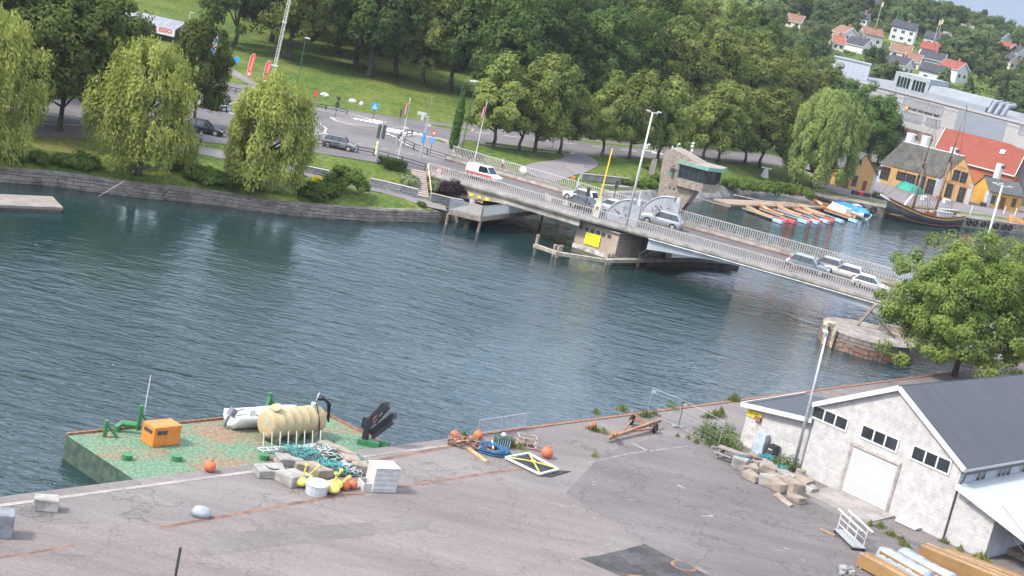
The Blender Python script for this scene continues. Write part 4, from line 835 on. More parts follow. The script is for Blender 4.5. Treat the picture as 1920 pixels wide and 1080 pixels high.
# ------------------------------------------------------------------ vehicles
TYRE = RUB
RIM = M('rim_alloy', (.45, .46, .47), rough=.35, metal=.6, var=.05)
CARG = M('car_glass', (.015, .02, .024), rough=.05, var=.2, sc=1, spec=.9)
TRIM = M('black_trim', (.02, .02, .021), rough=.5)
HLAMP = M('headlamp', (.75, .76, .78), rough=.15, spec=.8)
TLAMP = M('tail_lamp', (.45, .015, .015), rough=.25)
def car(name, label, paint, Lc, Wc, H, style, loc, rz, cat='car'):
    # x forward. style: (bonnet end, windscreen top, roof end, rear window base) as fractions from the rear, belt height, bonnet height
    st = {'suv': (.70, .56, .12, .02, .60, .60), 'wagon': (.68, .53, .13, .02, .60, .56), 'hatch': (.74, .55, .17, .03, .58, .54), 'box': (.77, .66, .08, .015, .58, .58), 'van': (.80, .66, .03, .0, .56, .52)}[style]
    fb_, ft, rt, rb, belt, bon = st; zb, zr = belt * H, H; o = thing(name, label, cat, loc, rz); w = Wc / 2; cl = .19 * min(1, H / 1.6); X = lambda f: (f - .5) * Lc
    def ring(x, ztop, wk=1.0, zlo=cl):
        return [(x, -w * .86 * wk, zlo), (x, -w * .985 * wk, zlo + .12), (x, -w * wk, .42 * H), (x, -w * .97 * wk, ztop - .05), (x, -w * .88 * wk, ztop), (x, w * .88 * wk, ztop), (x, w * .97 * wk, ztop - .05), (x, w * wk, .42 * H), (x, w * .985 * wk, zlo + .12), (x, w * .86 * wk, zlo)]
    zbn = bon * H
    R = [ring(X(0), zb * .93, .86, cl + .14), ring(X(.015), zb * .99, .93, cl + .05), ring(X(.06), zb, .985), ring(X(.3), zb, 1), ring(X(fb_ - .02), zb, 1), ring(X(fb_ + .05), zbn + .05, .99), ring(X(.90), zbn - .03, .95), ring(X(.965), zbn - .14, .88), ring(X(1), zbn - .28, .78, cl + .1)]
    body = MB().loft(R).build('body', paint, o, smooth=True)
    sb = body.modifiers.new('bevel', 'BEVEL'); sb.width = .03; sb.segments = 1; sb.limit_method = 'ANGLE'; sb.angle_limit = rad(50)
    wr = w * .72; wb = w * .90
    gl = [[(X(rb) + .02, -wb, zb - .02), (X(rb) + .02, wb, zb - .02)], [(X(rt), -wr, zr - .07), (X(rt), wr, zr - .07)], [(X(ft), -wr, zr - .07), (X(ft), wr, zr - .07)], [(X(fb_), -wb, zb - .02), (X(fb_), wb, zb - .02)]]
    g = MB(); L_ = [p[0] for p in gl]; R_ = [p[1] for p in gl]
    g.add(L_ + R_, [(0, 1, 2, 3), (7, 6, 5, 4), (0, 4, 5, 1), (2, 6, 7, 3), (1, 5, 6, 2), (0, 3, 7, 4)]); g.build('window', CARG, o)
    rf = MB(); e = .04
    rf.loft([[(X(rt) - .05, -wr * .9, zr - .09), (X(rt) - .05, wr * .9, zr - .09), (X(rt) - .03, wr * .86, zr - .04), (X(rt) - .03, -wr * .86, zr - .04)], [(X(rt) + .15, -wr - .03, zr - .09), (X(rt) + .15, wr + .03, zr - .09), (X(rt) + .15, wr * .93, zr), (X(rt) + .15, -wr * .93, zr)], [(X(ft) - .15, -wr - .03, zr - .09), (X(ft) - .15, wr + .03, zr - .09), (X(ft) - .15, wr * .93, zr - .0), (X(ft) - .15, -wr * .93, zr - .0)], [(X(ft) + .03, -wr * .96, zr - .10), (X(ft) + .03, wr * .96, zr - .10), (X(ft), wr * .9, zr - .05), (X(ft), -wr * .9, zr - .05)]])
    for s_ in (-1, 1):
        rf.bar((X(ft), s_ * wr, zr - .08), (X(fb_) - .02, s_ * (wb + .01), zb), .08, .05)
        rf.bar((X(rt) + .02, s_ * wr, zr - .08), (X(rb) + .08, s_ * (wb + .01), zb), .22 if style in ('suv', 'wagon', 'box') else .16, .05)
        for f in ((.5, .27) if style != 'van' else (.52,)):
            y1 = wr + (wb - wr) * 0; rf.bar((X(f), s_ * (wr + .012), zr - .08), (X(f), s_ * (wb + .012), zb - .01), .07, .03, 1)
    if style == 'van':
        for s_ in (-1, 1): rf.add([(X(.02), s_ * (wb + .014), zb - .02), (X(.42), s_ * (wb + .014), zb - .02), (X(.42), s_ * (wr + .014), zr - .08), (X(.05), s_ * (wr + .014), zr - .08)], [(0, 1, 2, 3)])
    rf.build('roof', [paint, TRIM], o)
    for x_, nm in ((.185, 'rear'), (.81, 'front')):
        for s_ in (-1, 1):
            y = s_ * (w - .10); wh = MB(); r = .335 if H < 1.75 else .37; wh.cyl((X(x_), y - .11, r), (X(x_), y + .11, r), r, n=16); wo_ = wh.build('wheel', TYRE, o)
            MB().cyl((X(x_), y + s_ * .112, r), (X(x_), y + s_ * .125, r), r * .68, n=12).build('rim', RIM, wo_)
            MB().cyl((X(x_), s_ * (w - .03), r + .02), (X(x_), s_ * (w + .006), r + .02), r * 1.17, n=16).build('wheel_arch', TRIM, o)
    for s_ in (-1, 1):
        MB().box((X(.955), s_ * w * .62, zbn - .2), (.22, .36, .14), 0).build('headlight', HLAMP, o, bevel=.03)
        MB().box((X(.012), s_ * w * .76, zb - .13), (.12, .22, .26)).build('tail_light', TLAMP, o, bevel=.02)
        MB().box((X(fb_ - .06), s_ * (w + .08), zb + .06), (.14, .2, .14)).build('mirror', paint, o, bevel=.03)
    MB().box((X(.985), 0, cl + .14), (.1, Wc * .6, .2)).box((X(.01), 0, cl + .12), (.1, Wc * .7, .2)).build('bumper', TRIM, o)
    MB().box((X(1) + .005, 0, cl + .24), (.012, .5, .1)).build('number_plate', WHITE, o)
    return o
def carat(px, py, t, dirn, *a):
    u, _ = deckpx(px, py, t); q = dk(u, t, .006); d = dk(u + .08, t) - dk(u, t); ang = math.atan2(d.y, d.x) + (0 if dirn > 0 else math.pi); o = car(*a, q, ang); o.rotation_euler.y = -math.atan2(d.z, math.hypot(d.x, d.y)) * dirn; return o
SILV = PAINT('silver_paint', (.33, .34, .35), .35); WCAR = PAINT('white_car_paint', (.50, .51, .52)); GRYB = PAINT('grey_blue_paint', (.105, .13, .155), .3); DKGN = PAINT('dark_grey_paint', (.045, .055, .055), .2); BLK = PAINT('black_car_paint', (.012, .013, .015)); GREY = PAINT('warm_grey_paint', (.20, .20, .195), .35)
LN, LF = 5.4, 9.6
van = carat(903, 344, 5.6, 1, 'delivery_van', 'white van with a red lettered side heading onto the bridge', WCAR, 4.6, 1.85, 1.85, 'van')
v = van; mb = MB()
for s_ in (-1, 1): mb.box((-.2, s_ * .935, .72), (3.9, .012, .30))
mb.build('red_stripe', RED, v)
carat(1091, 367, 9.9, -1, 'parked_car', 'white off-roader queueing on the far lane before the quadrants', WCAR, 4.4, 1.85, 1.65, 'suv')
carat(1104, 384, 5.6, 1, 'parked_car', 'dark grey estate car beside the white off-roader on the near lane', DKGN, 4.6, 1.85, 1.58, 'wagon')
carat(1142, 388, 9.6, -1, 'parked_car', 'white hatchback half hidden behind the near lifting quadrant', WCAR, 4.2, 1.8, 1.5, 'hatch')
carat(1241, 418, 8.6, -1, 'parked_car', 'large silver off-roader passing the control tower', SILV, 4.97, 2.05, 1.88, 'suv')
carat(1516, 503, 5.6, 1, 'parked_car', 'grey blue off-roader behind the railing next to the cyclist', GRYB, 4.75, 1.95, 1.68, 'suv')
carat(1545, 498, 9.8, -1, 'parked_car', 'white and dark car hidden behind the grey blue off-roader', M('plum_paint', (.17, .15, .16), rough=.3, coat=.6), 4.3, 1.82, 1.6, 'suv')
carat(1581, 507, 8.9, -1, 'parked_car', 'cream white estate car driving towards the tower', PAINT('cream_car_paint', (.46, .45, .41)), 4.85, 1.88, 1.52, 'wagon')
carat(1630, 541, 5.6, 1, 'parked_car', 'white hatchback on the near lane close to the large near tree', WCAR, 4.3, 1.83, 1.5, 'hatch')
d = G(663, 283, 3.45) - G(607, 271, 3.45)
car('parked_car', 'boxy grey car with black roof on the road by the roundabout island', GREY, 4.15, 1.8, 1.62, 'box', GT(634, 279, .06), math.atan2(d.y, d.x))
car('parked_car', 'black estate car under the dark linden by the road fence', BLK, 4.5, 1.82, 1.48, 'wagon', GT(383, 250, .06), rad(2))
car('parked_car', 'pale car partly seen between the left trees', PAINT('pale_blue_paint', (.42, .48, .55)), 4.3, 1.8, 1.5, 'hatch', GT(398, 205, .06), rad(-160))
# ------------------------------------------------------------------ people
SKIN = M('skin', (.48, .30, .22), rough=.6, var=.08)
def skinmesh(name, J, E_, rads, mat, parent, lvl=2):
    me = bpy.data.meshes.new(name); me.from_pydata(J, E_, []); o = bpy.data.objects.new(name, me); COL.objects.link(o); o.parent = parent; me.materials.append(mat)
    o.modifiers.new('skin', 'SKIN').use_smooth_shade = True
    for i, r_ in enumerate(rads): me.skin_vertices[0].data[i].radius = (r_, r_); me.skin_vertices[0].data[i].use_root = (i == 0)
    s_ = o.modifiers.new('sub', 'SUBSURF'); s_.levels = s_.render_levels = lvl; return o
def person(label, loc, rz, J, shirt, trousers, hair, helmet=False):
    # J: pelvis, chest, neck, head, crown, (shoulder elbow wrist hand) x2, (hip knee ankle toe) x2   local, x forward
    o = thing('person', label, 'person', loc, rz)
    E_ = [(0, 1), (1, 2), (2, 3), (3, 4), (1, 5), (5, 6), (6, 7), (7, 8), (1, 9), (9, 10), (10, 11), (11, 12), (0, 13), (13, 14), (14, 15), (15, 16), (0, 17), (17, 18), (18, 19), (19, 20)]
    skinmesh('body', J, E_, [.13, .135, .055, .095, .07] + [.06, .045, .03, .035] * 2 + [.085, .06, .04, .04] * 2, SKIN, o)
    skinmesh('shirt', [J[0], J[1], J[5], J[9], tuple(J[5][k] * .5 + J[6][k] * .5 for k in range(3)), tuple(J[9][k] * .5 + J[10][k] * .5 for k in range(3))], [(0, 1), (1, 2), (1, 3), (2, 4), (3, 5)], [.15, .155, .085, .085, .07, .07], shirt, o)
    skinmesh('trousers', [J[0], J[13], J[14], J[17], J[18]], [(0, 1), (1, 2), (0, 3), (3, 4)], [.145, .11, .085, .11, .085], trousers, o)
    h = Vector(J[3]); up = Vector(J[4]) - h; mb = MB(); mb.ell(h + Vector((-.015, 0, .05)), .108, .10, .11, n=10); 
    if hair == 'pony': mb.ell(h + Vector((-.14, 0, .02)), .06, .05, .11, n=8)
    mb.build('helmet' if helmet else 'hair', RED if helmet else M('hair_blond', (.35, .24, .12), rough=.8), o, smooth=True)
    mb = MB(); mb.ell(h + Vector((.105, 0, -.01)), .02, .016, .025, n=6, k=4).ell(h + Vector((.088, .035, .02)), .012, n=6, k=4).ell(h + Vector((.088, -.035, .02)), .012, n=6, k=4); mb.build('face', SKIN, o)
    return o
JR = [(0, 0, .98), (.06, 0, 1.36), (.09, 0, 1.5), (.12, 0, 1.62), (.12, 0, 1.74), (.05, .19, 1.42), (-.16, .24, 1.2), (.08, .22, 1.08), (.16, .2, 1.1), (.05, -.19, 1.42), (-.02, -.26, 1.16), (.22, -.2, 1.22), (.3, -.17, 1.26), (.02, .1, .9), (.28, .1, .58), (.1, .1, .2), (.22, .1, .13), (-.02, -.1, .9), (-.12, -.1, .52), (-.48, -.1, .42), (-.52, -.1, .3)]
JS = [(0, 0, .95), (0, 0, 1.36), (.01, 0, 1.5), (.03, 0, 1.62), (.03, 0, 1.74), (0, .2, 1.42), (-.03, .25, 1.14), (.06, .25, .9), (.08, .24, .82), (0, -.2, 1.42), (-.03, -.25, 1.14), (.06, -.25, .9), (.08, -.24, .82), (0, .1, .9), (.03, .11, .5), (0, .11, .08), (.14, .12, .04), (0, -.1, .9), (.03, -.11, .5), (-.02, -.11, .08), (.12, -.12, .04)]
JB = [(-.18, 0, 1.02), (.1, 0, 1.36), (.16, 0, 1.48), (.24, 0, 1.6), (.26, 0, 1.72), (.1, .18, 1.4), (.28, .24, 1.18), (.48, .22, 1.06), (.55, .22, 1.04), (.1, -.18, 1.4), (.28, -.24, 1.18), (.48, -.22, 1.06), (.55, -.22, 1.04), (-.14, .1, .96), (.24, .1, .72), (.06, .11, .32), (.2, .11, .26), (-.14, -.1, .96), (.2, -.1, .6), (-.02, -.11, .2), (.12, -.11, .14)]
NAVY = M('navy_cloth', (.03, .04, .10), rough=.9); WCL = M('white_cloth', (.65, .65, .64), rough=.9); DCL = M('dark_cloth', (.035, .035, .04), rough=.9)
person('runner in navy top and shorts on the path by the fence', GT(374, 277, .05), rad(160), JR, NAVY, NAVY, 'pony')
u, _ = deckpx(940, 322, 15); person('person in white shirt and red trousers walking on the far bridge footway', dk(u, 14.4, .14), rad(160), JS, WCL, RED, 'short')
u, _ = deckpx(1472, 508, 1.3); q = dk(u, 1.3, .14); person('cyclist in white top and red helmet riding along the near footway', q, th, JB, WCL, DCL, 'short', True)
bk = thing('bicycle', 'dark bicycle ridden along the near footway of the bridge', 'bicycle', q, th)
for x_ in (-.52, .55):
    w_ = MB(); w_.tube([(x_ + .33 * math.cos(a * math.pi / 9), 0, .34 + .33 * math.sin(a * math.pi / 9)) for a in range(19)], .022, 5); w_.build('wheel', RUB, bk)
MB().tube([(-.52, 0, .34), (-.15, 0, .34), (.36, 0, .82), (-.22, 0, .86), (-.15, 0, .34)], .022, 5).tube([(-.52, 0, .34), (-.22, 0, .86)], .018, 5).build('frame', DGREY, bk)
MB().tube([(.55, 0, .34), (.38, 0, .95)], .02, 5).tube([(.5, .25, 1.02), (.4, 0, 1.0), (.5, -.25, 1.02)], .018, 5).build('handlebar', DGREY, bk); MB().ell((-.2, 0, .93), .13, .06, .04).build('saddle', RUB, bk)
# ------------------------------------------------------------------ buildings: helpers
def gable(name, label, cat, o, u, w, v, dp, ze, zr, wall, roof, eave=.35, thick=.16, z0=None, apex=.5, trim=None, verge=.3):
    """gable wall from o along u (length w), building runs back along v (length dp)"""
    z0 = o.z if z0 is None else z0; t = thing(name, label, cat, o)
    P = [o + Vector((0, 0, z0 - o.z - .6)), o + u * w + Vector((0, 0, z0 - o.z - .6)), o + u * w + Vector((0, 0, ze - o.z)), o + u * (w * apex) + Vector((0, 0, zr - o.z)), o + Vector((0, 0, ze - o.z))]
    mb = MB(); mb.extr(P, v * dp); mb.build('wall', wall, t, world=True)
    up = Vector((0, 0, 1)); mb = MB(); A = o + u * (w * apex) + up * (zr - o.z)
    for e, sgn in ((P[4], -1), (P[2], 1)):
        d = (e - A); l = d.length; d.normalize(); n = d.cross(v) * sgn; n = n if n.z > 0 else -n
        st = -v * verge; L0 = A + st; L1 = A + d * (l + eave) + st
        mb.extr([L0 + n * .02, L1 + n * .02, L1 + n * (thick + .02), L0 + n * (thick + .02)], v * (dp + 2 * verge))
    mb.build('roof', roof, t, world=True)
    if trim:
        mb = MB()
        for e in (P[4], P[2]):
            d = (e - A); l = d.length; d.normalize()
            for off in (-verge - .04, dp + verge + .04): mb.bar(A + v * off + up * .02, A + d * (l + eave) + v * off + up * .02, .07, .34)
            mb.bar(A + d * (l + eave + .03) - v * verge + up * .02, A + d * (l + eave + .03) + v * (dp + verge) + up * .02, .07, .26)
        mb.build('roof_trim', trim, t, world=True)
    return t
def win(t, p, u, w, h, n=-1, frame=None, nx=1, ny=1, glass=None, nm='window', bar_=.06, out=.05, fr=.08):
    """window centred at p on a wall whose horizontal direction is u; outward normal = u x z * n"""
    frame = frame or WHITE; u = Vector(u).normalized(); nn = Vector((u.y, -u.x, 0)) * (1 if n < 0 else -1); up = Vector((0, 0, 1)); g = MB()
    def rect(cx, cz, ww, hh, d0, d1, mb):
        c = p + u * cx + up * cz; mb.extr([c - u * ww / 2 - up * hh / 2 + nn * d0, c + u * ww / 2 - up * hh / 2 + nn * d0, c + u * ww / 2 + up * hh / 2 + nn * d0, c - u * ww / 2 + up * hh / 2 + nn * d0], nn * (d1 - d0))
    f = MB(); 
    for s_ in (-1, 1): rect(s_ * (w / 2 + fr / 2), 0, fr, h + 2 * fr, -.02, out, f); rect(0, s_ * (h / 2 + fr / 2), w, fr, -.02, out, f)
    for i in range(1, nx): rect(-w / 2 + w * i / nx, 0, bar_, h, -.02, out * .8, f)
    for i in range(1, ny): rect(0, -h / 2 + h * i / ny, w, bar_ * .8, -.02, out * .7, f)
    fo = f.build(nm, frame, t, world=True); rect(0, 0, w, h, -.015, .012, g); go = g.build('pane', glass or GLASS, fo)
    tl = t.location; go.data.transform(Matrix.Translation((-tl.x, -tl.y, -tl.z))); return fo
def door(t, p, u, w, h, mat, n=-1, nm='door', out=.04):
    u = Vector(u).normalized(); nn = Vector((u.y, -u.x, 0)) * (1 if n < 0 else -1); up = Vector((0, 0, 1)); mb = MB(); mb.extr([p - u * w / 2, p + u * w / 2, p + u * w / 2 + up * h, p - u * w / 2 + up * h], nn * out); return mb.build(nm, mat, t, world=True)
# ------------------------------------------------------------------ near shed
SH0, SH1 = G(1500, 887, 1.6), G(1766, 1012, 1.6); su_ = (SH1 - SH0).normalized(); sv_ = Vector((-su_.y, su_.x, 0)); SW = (SH1 - SH0).length
ZE0 = Hz(SH0, 1508, 752); ZE1 = Hz(SH1, 1806, 872); mid = (SH0 + SH1) / 2; ZR = Hz(mid, 1676, 722)
ZE = (ZE0 + ZE1) / 2
BLOCK = BR('painted_block', (.41, .39, .372), (.385, .366, .35), (.335, .318, .30), bw=.5, bh=.24, ms=.012, rough=.92, bump=.35, dirt=.22, dsc=1.6)
def peel(m):     # flaking paint: darker block shows through in ragged spots
    t = m.node_tree; p = t.nodes['Principled BSDF']; src = p.inputs['Base Color'].links[0].from_socket; k = t.links.new
    n = N_(t, 'ShaderNodeTexNoise'); n.inputs['Scale'].default_value = 1.1; n.inputs['Detail'].default_value = 10; n.inputs['Roughness'].default_value = .78; mp = N_(t, 'ShaderNodeMapping'); mp.inputs['Scale'].default_value = (1, 1, 2.4); g = N_(t, 'ShaderNodeNewGeometry'); k(g.outputs['Position'], mp.inputs[0]); k(mp.outputs[0], n.inputs[0])
    r = N_(t, 'ShaderNodeValToRGB'); r.color_ramp.elements[0].position = .56; r.color_ramp.elements[1].position = .68; k(n.outputs[0], r.inputs[0])
    x = N_(t, 'ShaderNodeMix', data_type='RGBA'); x.inputs[7].default_value = (.27, .235, .205, 1); k(r.outputs[0], x.inputs[0]); k(src, x.inputs[6]); k(x.outputs[2], p.inputs['Base Color'])
peel(BLOCK)
def ROOFM(name, c, bw, rough=.45, bump=.6, wet=0):
    m, t, p = pbsdf(name); k = t.links.new; uv = walluv(t); p.inputs['Roughness'].default_value = rough; p.inputs['Specular IOR Level'].default_value = .5
    sx = N_(t, 'ShaderNodeSeparateXYZ'); k(uv, sx.inputs[0]); mu = N_(t, 'ShaderNodeMath', operation='MULTIPLY'); mu.inputs[1].default_value = 2 * math.pi / bw; k(sx.outputs[0], mu.inputs[0]); sn = N_(t, 'ShaderNodeMath', operation='SINE'); k(mu.outputs[0], sn.inputs[0])
    b = N_(t, 'ShaderNodeBump'); b.inputs['Strength'].default_value = bump; b.inputs['Distance'].default_value = .04; k(sn.outputs[0], b.inputs['Height']); k(b.outputs[0], p.inputs['Normal'])
    n = N_(t, 'ShaderNodeTexNoise'); n.inputs['Scale'].default_value = .7; n.inputs['Detail'].default_value = 8; mp = N_(t, 'ShaderNodeMapping'); mp.inputs['Scale'].default_value = (2.2, .3, 1); k(uv, mp.inputs[0]); k(mp.outputs[0], n.inputs[0])
    r = N_(t, 'ShaderNodeValToRGB'); r.color_ramp.elements[0].position = .3; r.color_ramp.elements[1].position = .7; r.color_ramp.elements[0].color = (*[q * .8 for q in c], 1); r.color_ramp.elements[1].color = (*[q * 1.25 for q in c], 1); k(n.outputs[0], r.inputs[0]); k(r.outputs[0], p.inputs['Base Color']); return m
SHEDR = ROOFM('shed_roof_sheet', (.031, .031, .036), .3, rough=.5, bump=.35)
sh = gable('warehouse_shed', 'large white peeling block shed with dark corrugated roof and roller door', 'shed', SH0, su_, SW, sv_, 46, ZE, ZR, BLOCK, SHEDR, eave=.35, trim=WHITE, verge=.25)
def onshed(px, py):
    s_, z = FP(px, py, SH0, su_); return SH0 + su_ * s_ + Vector((0, 0, z - 1.6))
def wq(c, nx):     # window group given by its four photo corners (tl, tr, br, bl)
    P = [onshed(*p) for p in c]; ctr = sum(P, Vector((0, 0, 0))) / 4; w = ((P[1] - P[0]).dot(su_) + (P[2] - P[3]).dot(su_)) / 2; h = ((P[0].z - P[3].z) + (P[1].z - P[2].z)) / 2; return win(sh, ctr, su_, w, h, nx=nx, bar_=.12, fr=.12, out=.06)
wq([(1528, 762), (1591, 786), (1585, 805), (1522, 781)], 3); wq([(1620, 798), (1685, 825), (1679, 845), (1614, 819)], 3); wq([(1715, 838), (1784, 864), (1777, 886), (1709, 860)], 3)
a, b, c_, d_ = onshed(1601, 838), onshed(1685, 870), onshed(1662, 951), onshed(1578, 920)
ctr = (a + b + c_ + d_) / 4; w_ = ((b - a).dot(su_) + (c_ - d_).dot(su_)) / 2; hh = ((a.z + b.z) - (c_.z + d_.z)) / 2; zb_ = (c_.z + d_.z) / 2
DOORM = BR('roller_door', (.42, .42, .41), (.46, .46, .45), (.28, .28, .28), bw=8, bh=.2, ms=.018, off=0, bump=.4, dirt=.12)
p = SH0 + su_ * (ctr - SH0).dot(su_); p.z = 1.75; MB_ = door(sh, p, su_, w_, ctr.z + hh / 2 - 1.75, DOORM, nm='roller_door', out=.03)
mb = MB(); q = p + su_ * (-w_ / 2 - .14); mb.bar(q + sv_ * -.05, q + sv_ * -.05 + Vector((0, 0, ctr.z + hh / 2 - 1.6)), .26, .18); q = p + su_ * (w_ / 2 + .1); mb.bar(q + sv_ * -.05, q + sv_ * -.05 + Vector((0, 0, ctr.z + hh / 2 - 1.6)), .18, .18); q = p + Vector((0, 0, ctr.z + hh / 2 - 1.62)); mb.bar(q - su_ * (w_ / 2 + .2) - sv_ * .05, q + su_ * (w_ / 2 + .2) - sv_ * .05, .18, .2); mb.build('door_frame', M('frame_brick', (.36, .31, .28), var=.2), sh, world=True)
mb = MB(); mb.extr([p - su_ * (w_ / 2 + .8) - sv_ * .02 + Vector((0, 0, -.6)), p - su_ * (w_ / 2 + .8) - sv_ * 3.4 + Vector((0, 0, -.6)), p - su_ * (w_ / 2 + .8) - sv_ * 3.4 + Vector((0, 0, -.12)), p - su_ * (w_ / 2 + .8) - sv_ * .02 + Vector((0, 0, -.005))], su_ * (w_ + 1.6)); mb.build('door_ramp', CONC, sh, world=True)
# eave side wall strip with windows (seen under the right eave) and gutter
q = SH0 + su_ * SW; SIDEM = M('side_cladding', (.33, .36, .40), rough=.6, var=.08)
mb = MB(); mb.extr([q + su_ * .05 + Vector((0, 0, 3.2)), q + su_ * .05 + Vector((0, 0, ZE - 1.75)), q + su_ * .05 + sv_ * 46 + Vector((0, 0, ZE - 1.75)), q + su_ * .05 + sv_ * 46 + Vector((0, 0, 3.2))], su_ * .02); mb.build('side_cladding', SIDEM, sh, world=True)
for i in range(8): win(sh, q + su_ * .09 + sv_ * (2.6 + i * 3.2) + Vector((0, 0, ZE - 1.6 - 1.0)), sv_, 1.9 if i % 2 else 1.3, .95, nx=3 if i % 2 else 2, frame=LGREY)
mb = MB(); e = q + su_ * .42 - sv_ * .2 + Vector((0, 0, ZE - 1.95)); mb.bar(e, e + sv_ * 46.5, .14, .14); mb.tube([e + sv_ * .1, e + sv_ * .1 - su_ * .1 - Vector((0, 0, .5)), e - su_ * .33 + sv_ * .12 - Vector((0, 0, 1.0)), e - su_ * .33 + sv_ * .12 - Vector((0, 0, ZE - 2.0))], .06, 6); mb.build('gutter', DGREY, sh, world=True)
# lean-to with pale roof on the right side of the shed
E1 = G(1839, 1050, 1.6); lw = max(3.0, (E1 - q).dot(su_))
lt = thing('shed_annex', 'open sided annex with pale flat sheet roof leaning on the shed', 'annex', q + su_ * .1)
r0_, r1_ = onshed(1797, 908), onshed(1920, 992); zl = r0_.z; zr_ = zl - 1.2 * (lw + 2.6) / 6
R_ = [q + su_ * .12 - sv_ * .5 + Vector((0, 0, zl - 1.6)), q + su_ * (lw + 4.4) - sv_ * .5 + Vector((0, 0, zl - 1.6 - .25 * (lw + 4.4)))]
PALER = M('pale_roof', (.34, .35, .36), rough=.6, var=.06, sc=.4, fine=.06)
mb = MB(); mb.extr([R_[0], R_[1], R_[1] + Vector((0, 0, .1)), R_[0] + Vector((0, 0, .1))], sv_ * 28); mb.build('roof', PALER, lt, world=True)
mb = MB(); mb.extr([R_[0] - sv_ * .05 + Vector((0, 0, -.22)), R_[1] - sv_ * .05 + Vector((0, 0, -.22)), R_[1] - sv_ * .05 + Vector((0, 0, .14)), R_[0] - sv_ * .05 + Vector((0, 0, .14))], sv_ * .045); mb.build('fascia', WHITE, lt, world=True)
mb = MB(); mb.extr([q + Vector((0, 0, -.6)) + su_ * .004, q + su_ * lw + Vector((0, 0, -.6)), q + su_ * lw + Vector((0, 0, zl - 1.6 - .25 * lw - .02)), q + su_ * .004 + Vector((0, 0, zl - 1.62))], sv_ * .3); mb.build('front_wall', BLOCK, lt, world=True)
mb = MB(); qq = q + su_ * lw; mb.extr([qq - su_ * .3 + sv_ * .3 + Vector((0, 0, -.6)), qq - su_ * .3 + sv_ * .3 + Vector((0, 0, zl - 1.6 - .25 * lw - .1)), qq - su_ * .3 + sv_ * 12 + Vector((0, 0, zl - 1.6 - .25 * lw - .1)), qq - su_ * .3 + sv_ * 12 + Vector((0, 0, -.6))], su_ * .3)
mb.bar(qq + su_ * 4.2 + Vector((0, 0, -.6)), qq + su_ * 4.2 + Vector((0, 0, zl - 3.9)), .2); mb.build('side_wall', M('annex_cladding', (.40, .42, .46), rough=.6, var=.08), lt, world=True)
mb = MB(); mb.prism([(k.x, k.y) for k in (qq + sv_ * 3, qq + sv_ * 14, qq + su_ * 9 + sv_ * 14, qq + su_ * 9 + sv_ * 3)], 1.0, 2.0); mb.build('loading_platform', WOODG, lt, world=True)
mb = MB(); k0 = qq + Vector((0, 0, 3.4)); 
for dz_ in (0, -.9): mb.tube([k0 + Vector((0, 0, dz_ + .3)) + sv_ * .4, k0 + su_ * 3 - sv_ * .8 + Vector((0, 0, dz_ - .8)), k0 + su_ * 7 - sv_ * 2 + Vector((0, 0, dz_ - 1.6))], .02, 4)
mb.build('guy_wire', DGREY, lt, world=True)
# left low annex
a0 = G(1390, 846, 1.6); LAW = (SH0 - a0).dot(su_) ; a0 = SH0 - su_ * 5.7 + sv_ * .25
an = thing('shed_annex', 'low white annex with dark mono-pitch roof and yellow sign left of the shed', 'annex', a0)
zA0, zA1 = Hz(a0, 1398, 768) + .38, Hz(SH0 + sv_ * .25, 1507, 790) + .3; AD = 7.5
mb = MB(); mb.extr([a0 + Vector((0, 0, -.6)), a0 + su_ * 5.68 + Vector((0, 0, -.6)), a0 + su_ * 5.68 + Vector((0, 0, zA1 - 1.7)), a0 + Vector((0, 0, zA0 - 1.7))], sv_ * AD); mb.build('wall', BLOCK, an, world=True)
mb = MB(); k0 = a0 - su_ * .4 - sv_ * .4 + Vector((0, 0, zA0 - 1.66)); k1 = a0 + su_ * 5.64 - sv_ * .4 + Vector((0, 0, zA1 - 1.66)); kb = Vector((0, 0, .5)); mb.add([k0, k1, k1 + sv_ * (AD + .6) + Vector((0, 0, .35)), k0 + sv_ * (AD + .6) + Vector((0, 0, .35)), k0 - Vector((0, 0, .1)), k1 - Vector((0, 0, .1)), k1 + sv_ * (AD + .6) + Vector((0, 0, .25)), k0 + sv_ * (AD + .6) + Vector((0, 0, .25))], [(0, 1, 2, 3), (7, 6, 5, 4), (0, 4, 5, 1), (1, 5, 6, 2), (2, 6, 7, 3), (3, 7, 4, 0)]); mb.build('roof', SHEDR, an, world=True)
mb = MB(); mb.bar(k0 - sv_ * .05, k1 - sv_ * .05, .08, .34); mb.bar(k0 - su_ * .05, k0 - su_ * .05 + sv_ * (AD + .6) + Vector((0, 0, .35)), .08, .3); mb.build('fascia', WHITE, an, world=True)
def onan(px, py):
    s_, z = FP(px, py, a0, su_); return a0 + su_ * s_ + Vector((0, 0, z - 1.6))
y0 = (onan(1401, 767) + onan(1432, 779) + onan(1430, 788) + onan(1399, 776)) / 4
sg = thing('sign_board', 'yellow sign board high on the low annex wall', 'sign', y0 - sv_ * .06, math.atan2(su_.y, su_.x)); MB().box((0, 0, 0), (1.3, .06, .48)).build('panel', YEL, sg)
mb = MB()
for k, (x_, z_, l_) in enumerate([(-.3, .1, .3), (.15, .1, .4), (0, -.06, .95), (0, -.15, .8)]): mb.box((x_, -.034, z_), (l_, .006, .07 if k < 2 else .035))
mb.build('faded_print', MATS['print_olive'], sg)
door(an, onan(1397, 838) * 0 + a0 + su_ * .75 , su_, .85, 2.1, M('old_door', (.40, .36, .33), var=.25), nm='door')
mb = MB(); mb.box((a0 + su_ * 1.1 - sv_ * .1 + Vector((0, 0, 2.35))), (.5, .3, .3), math.atan2(su_.y, su_.x)); mb.build('wall_lamp', RUST, an, world=True)
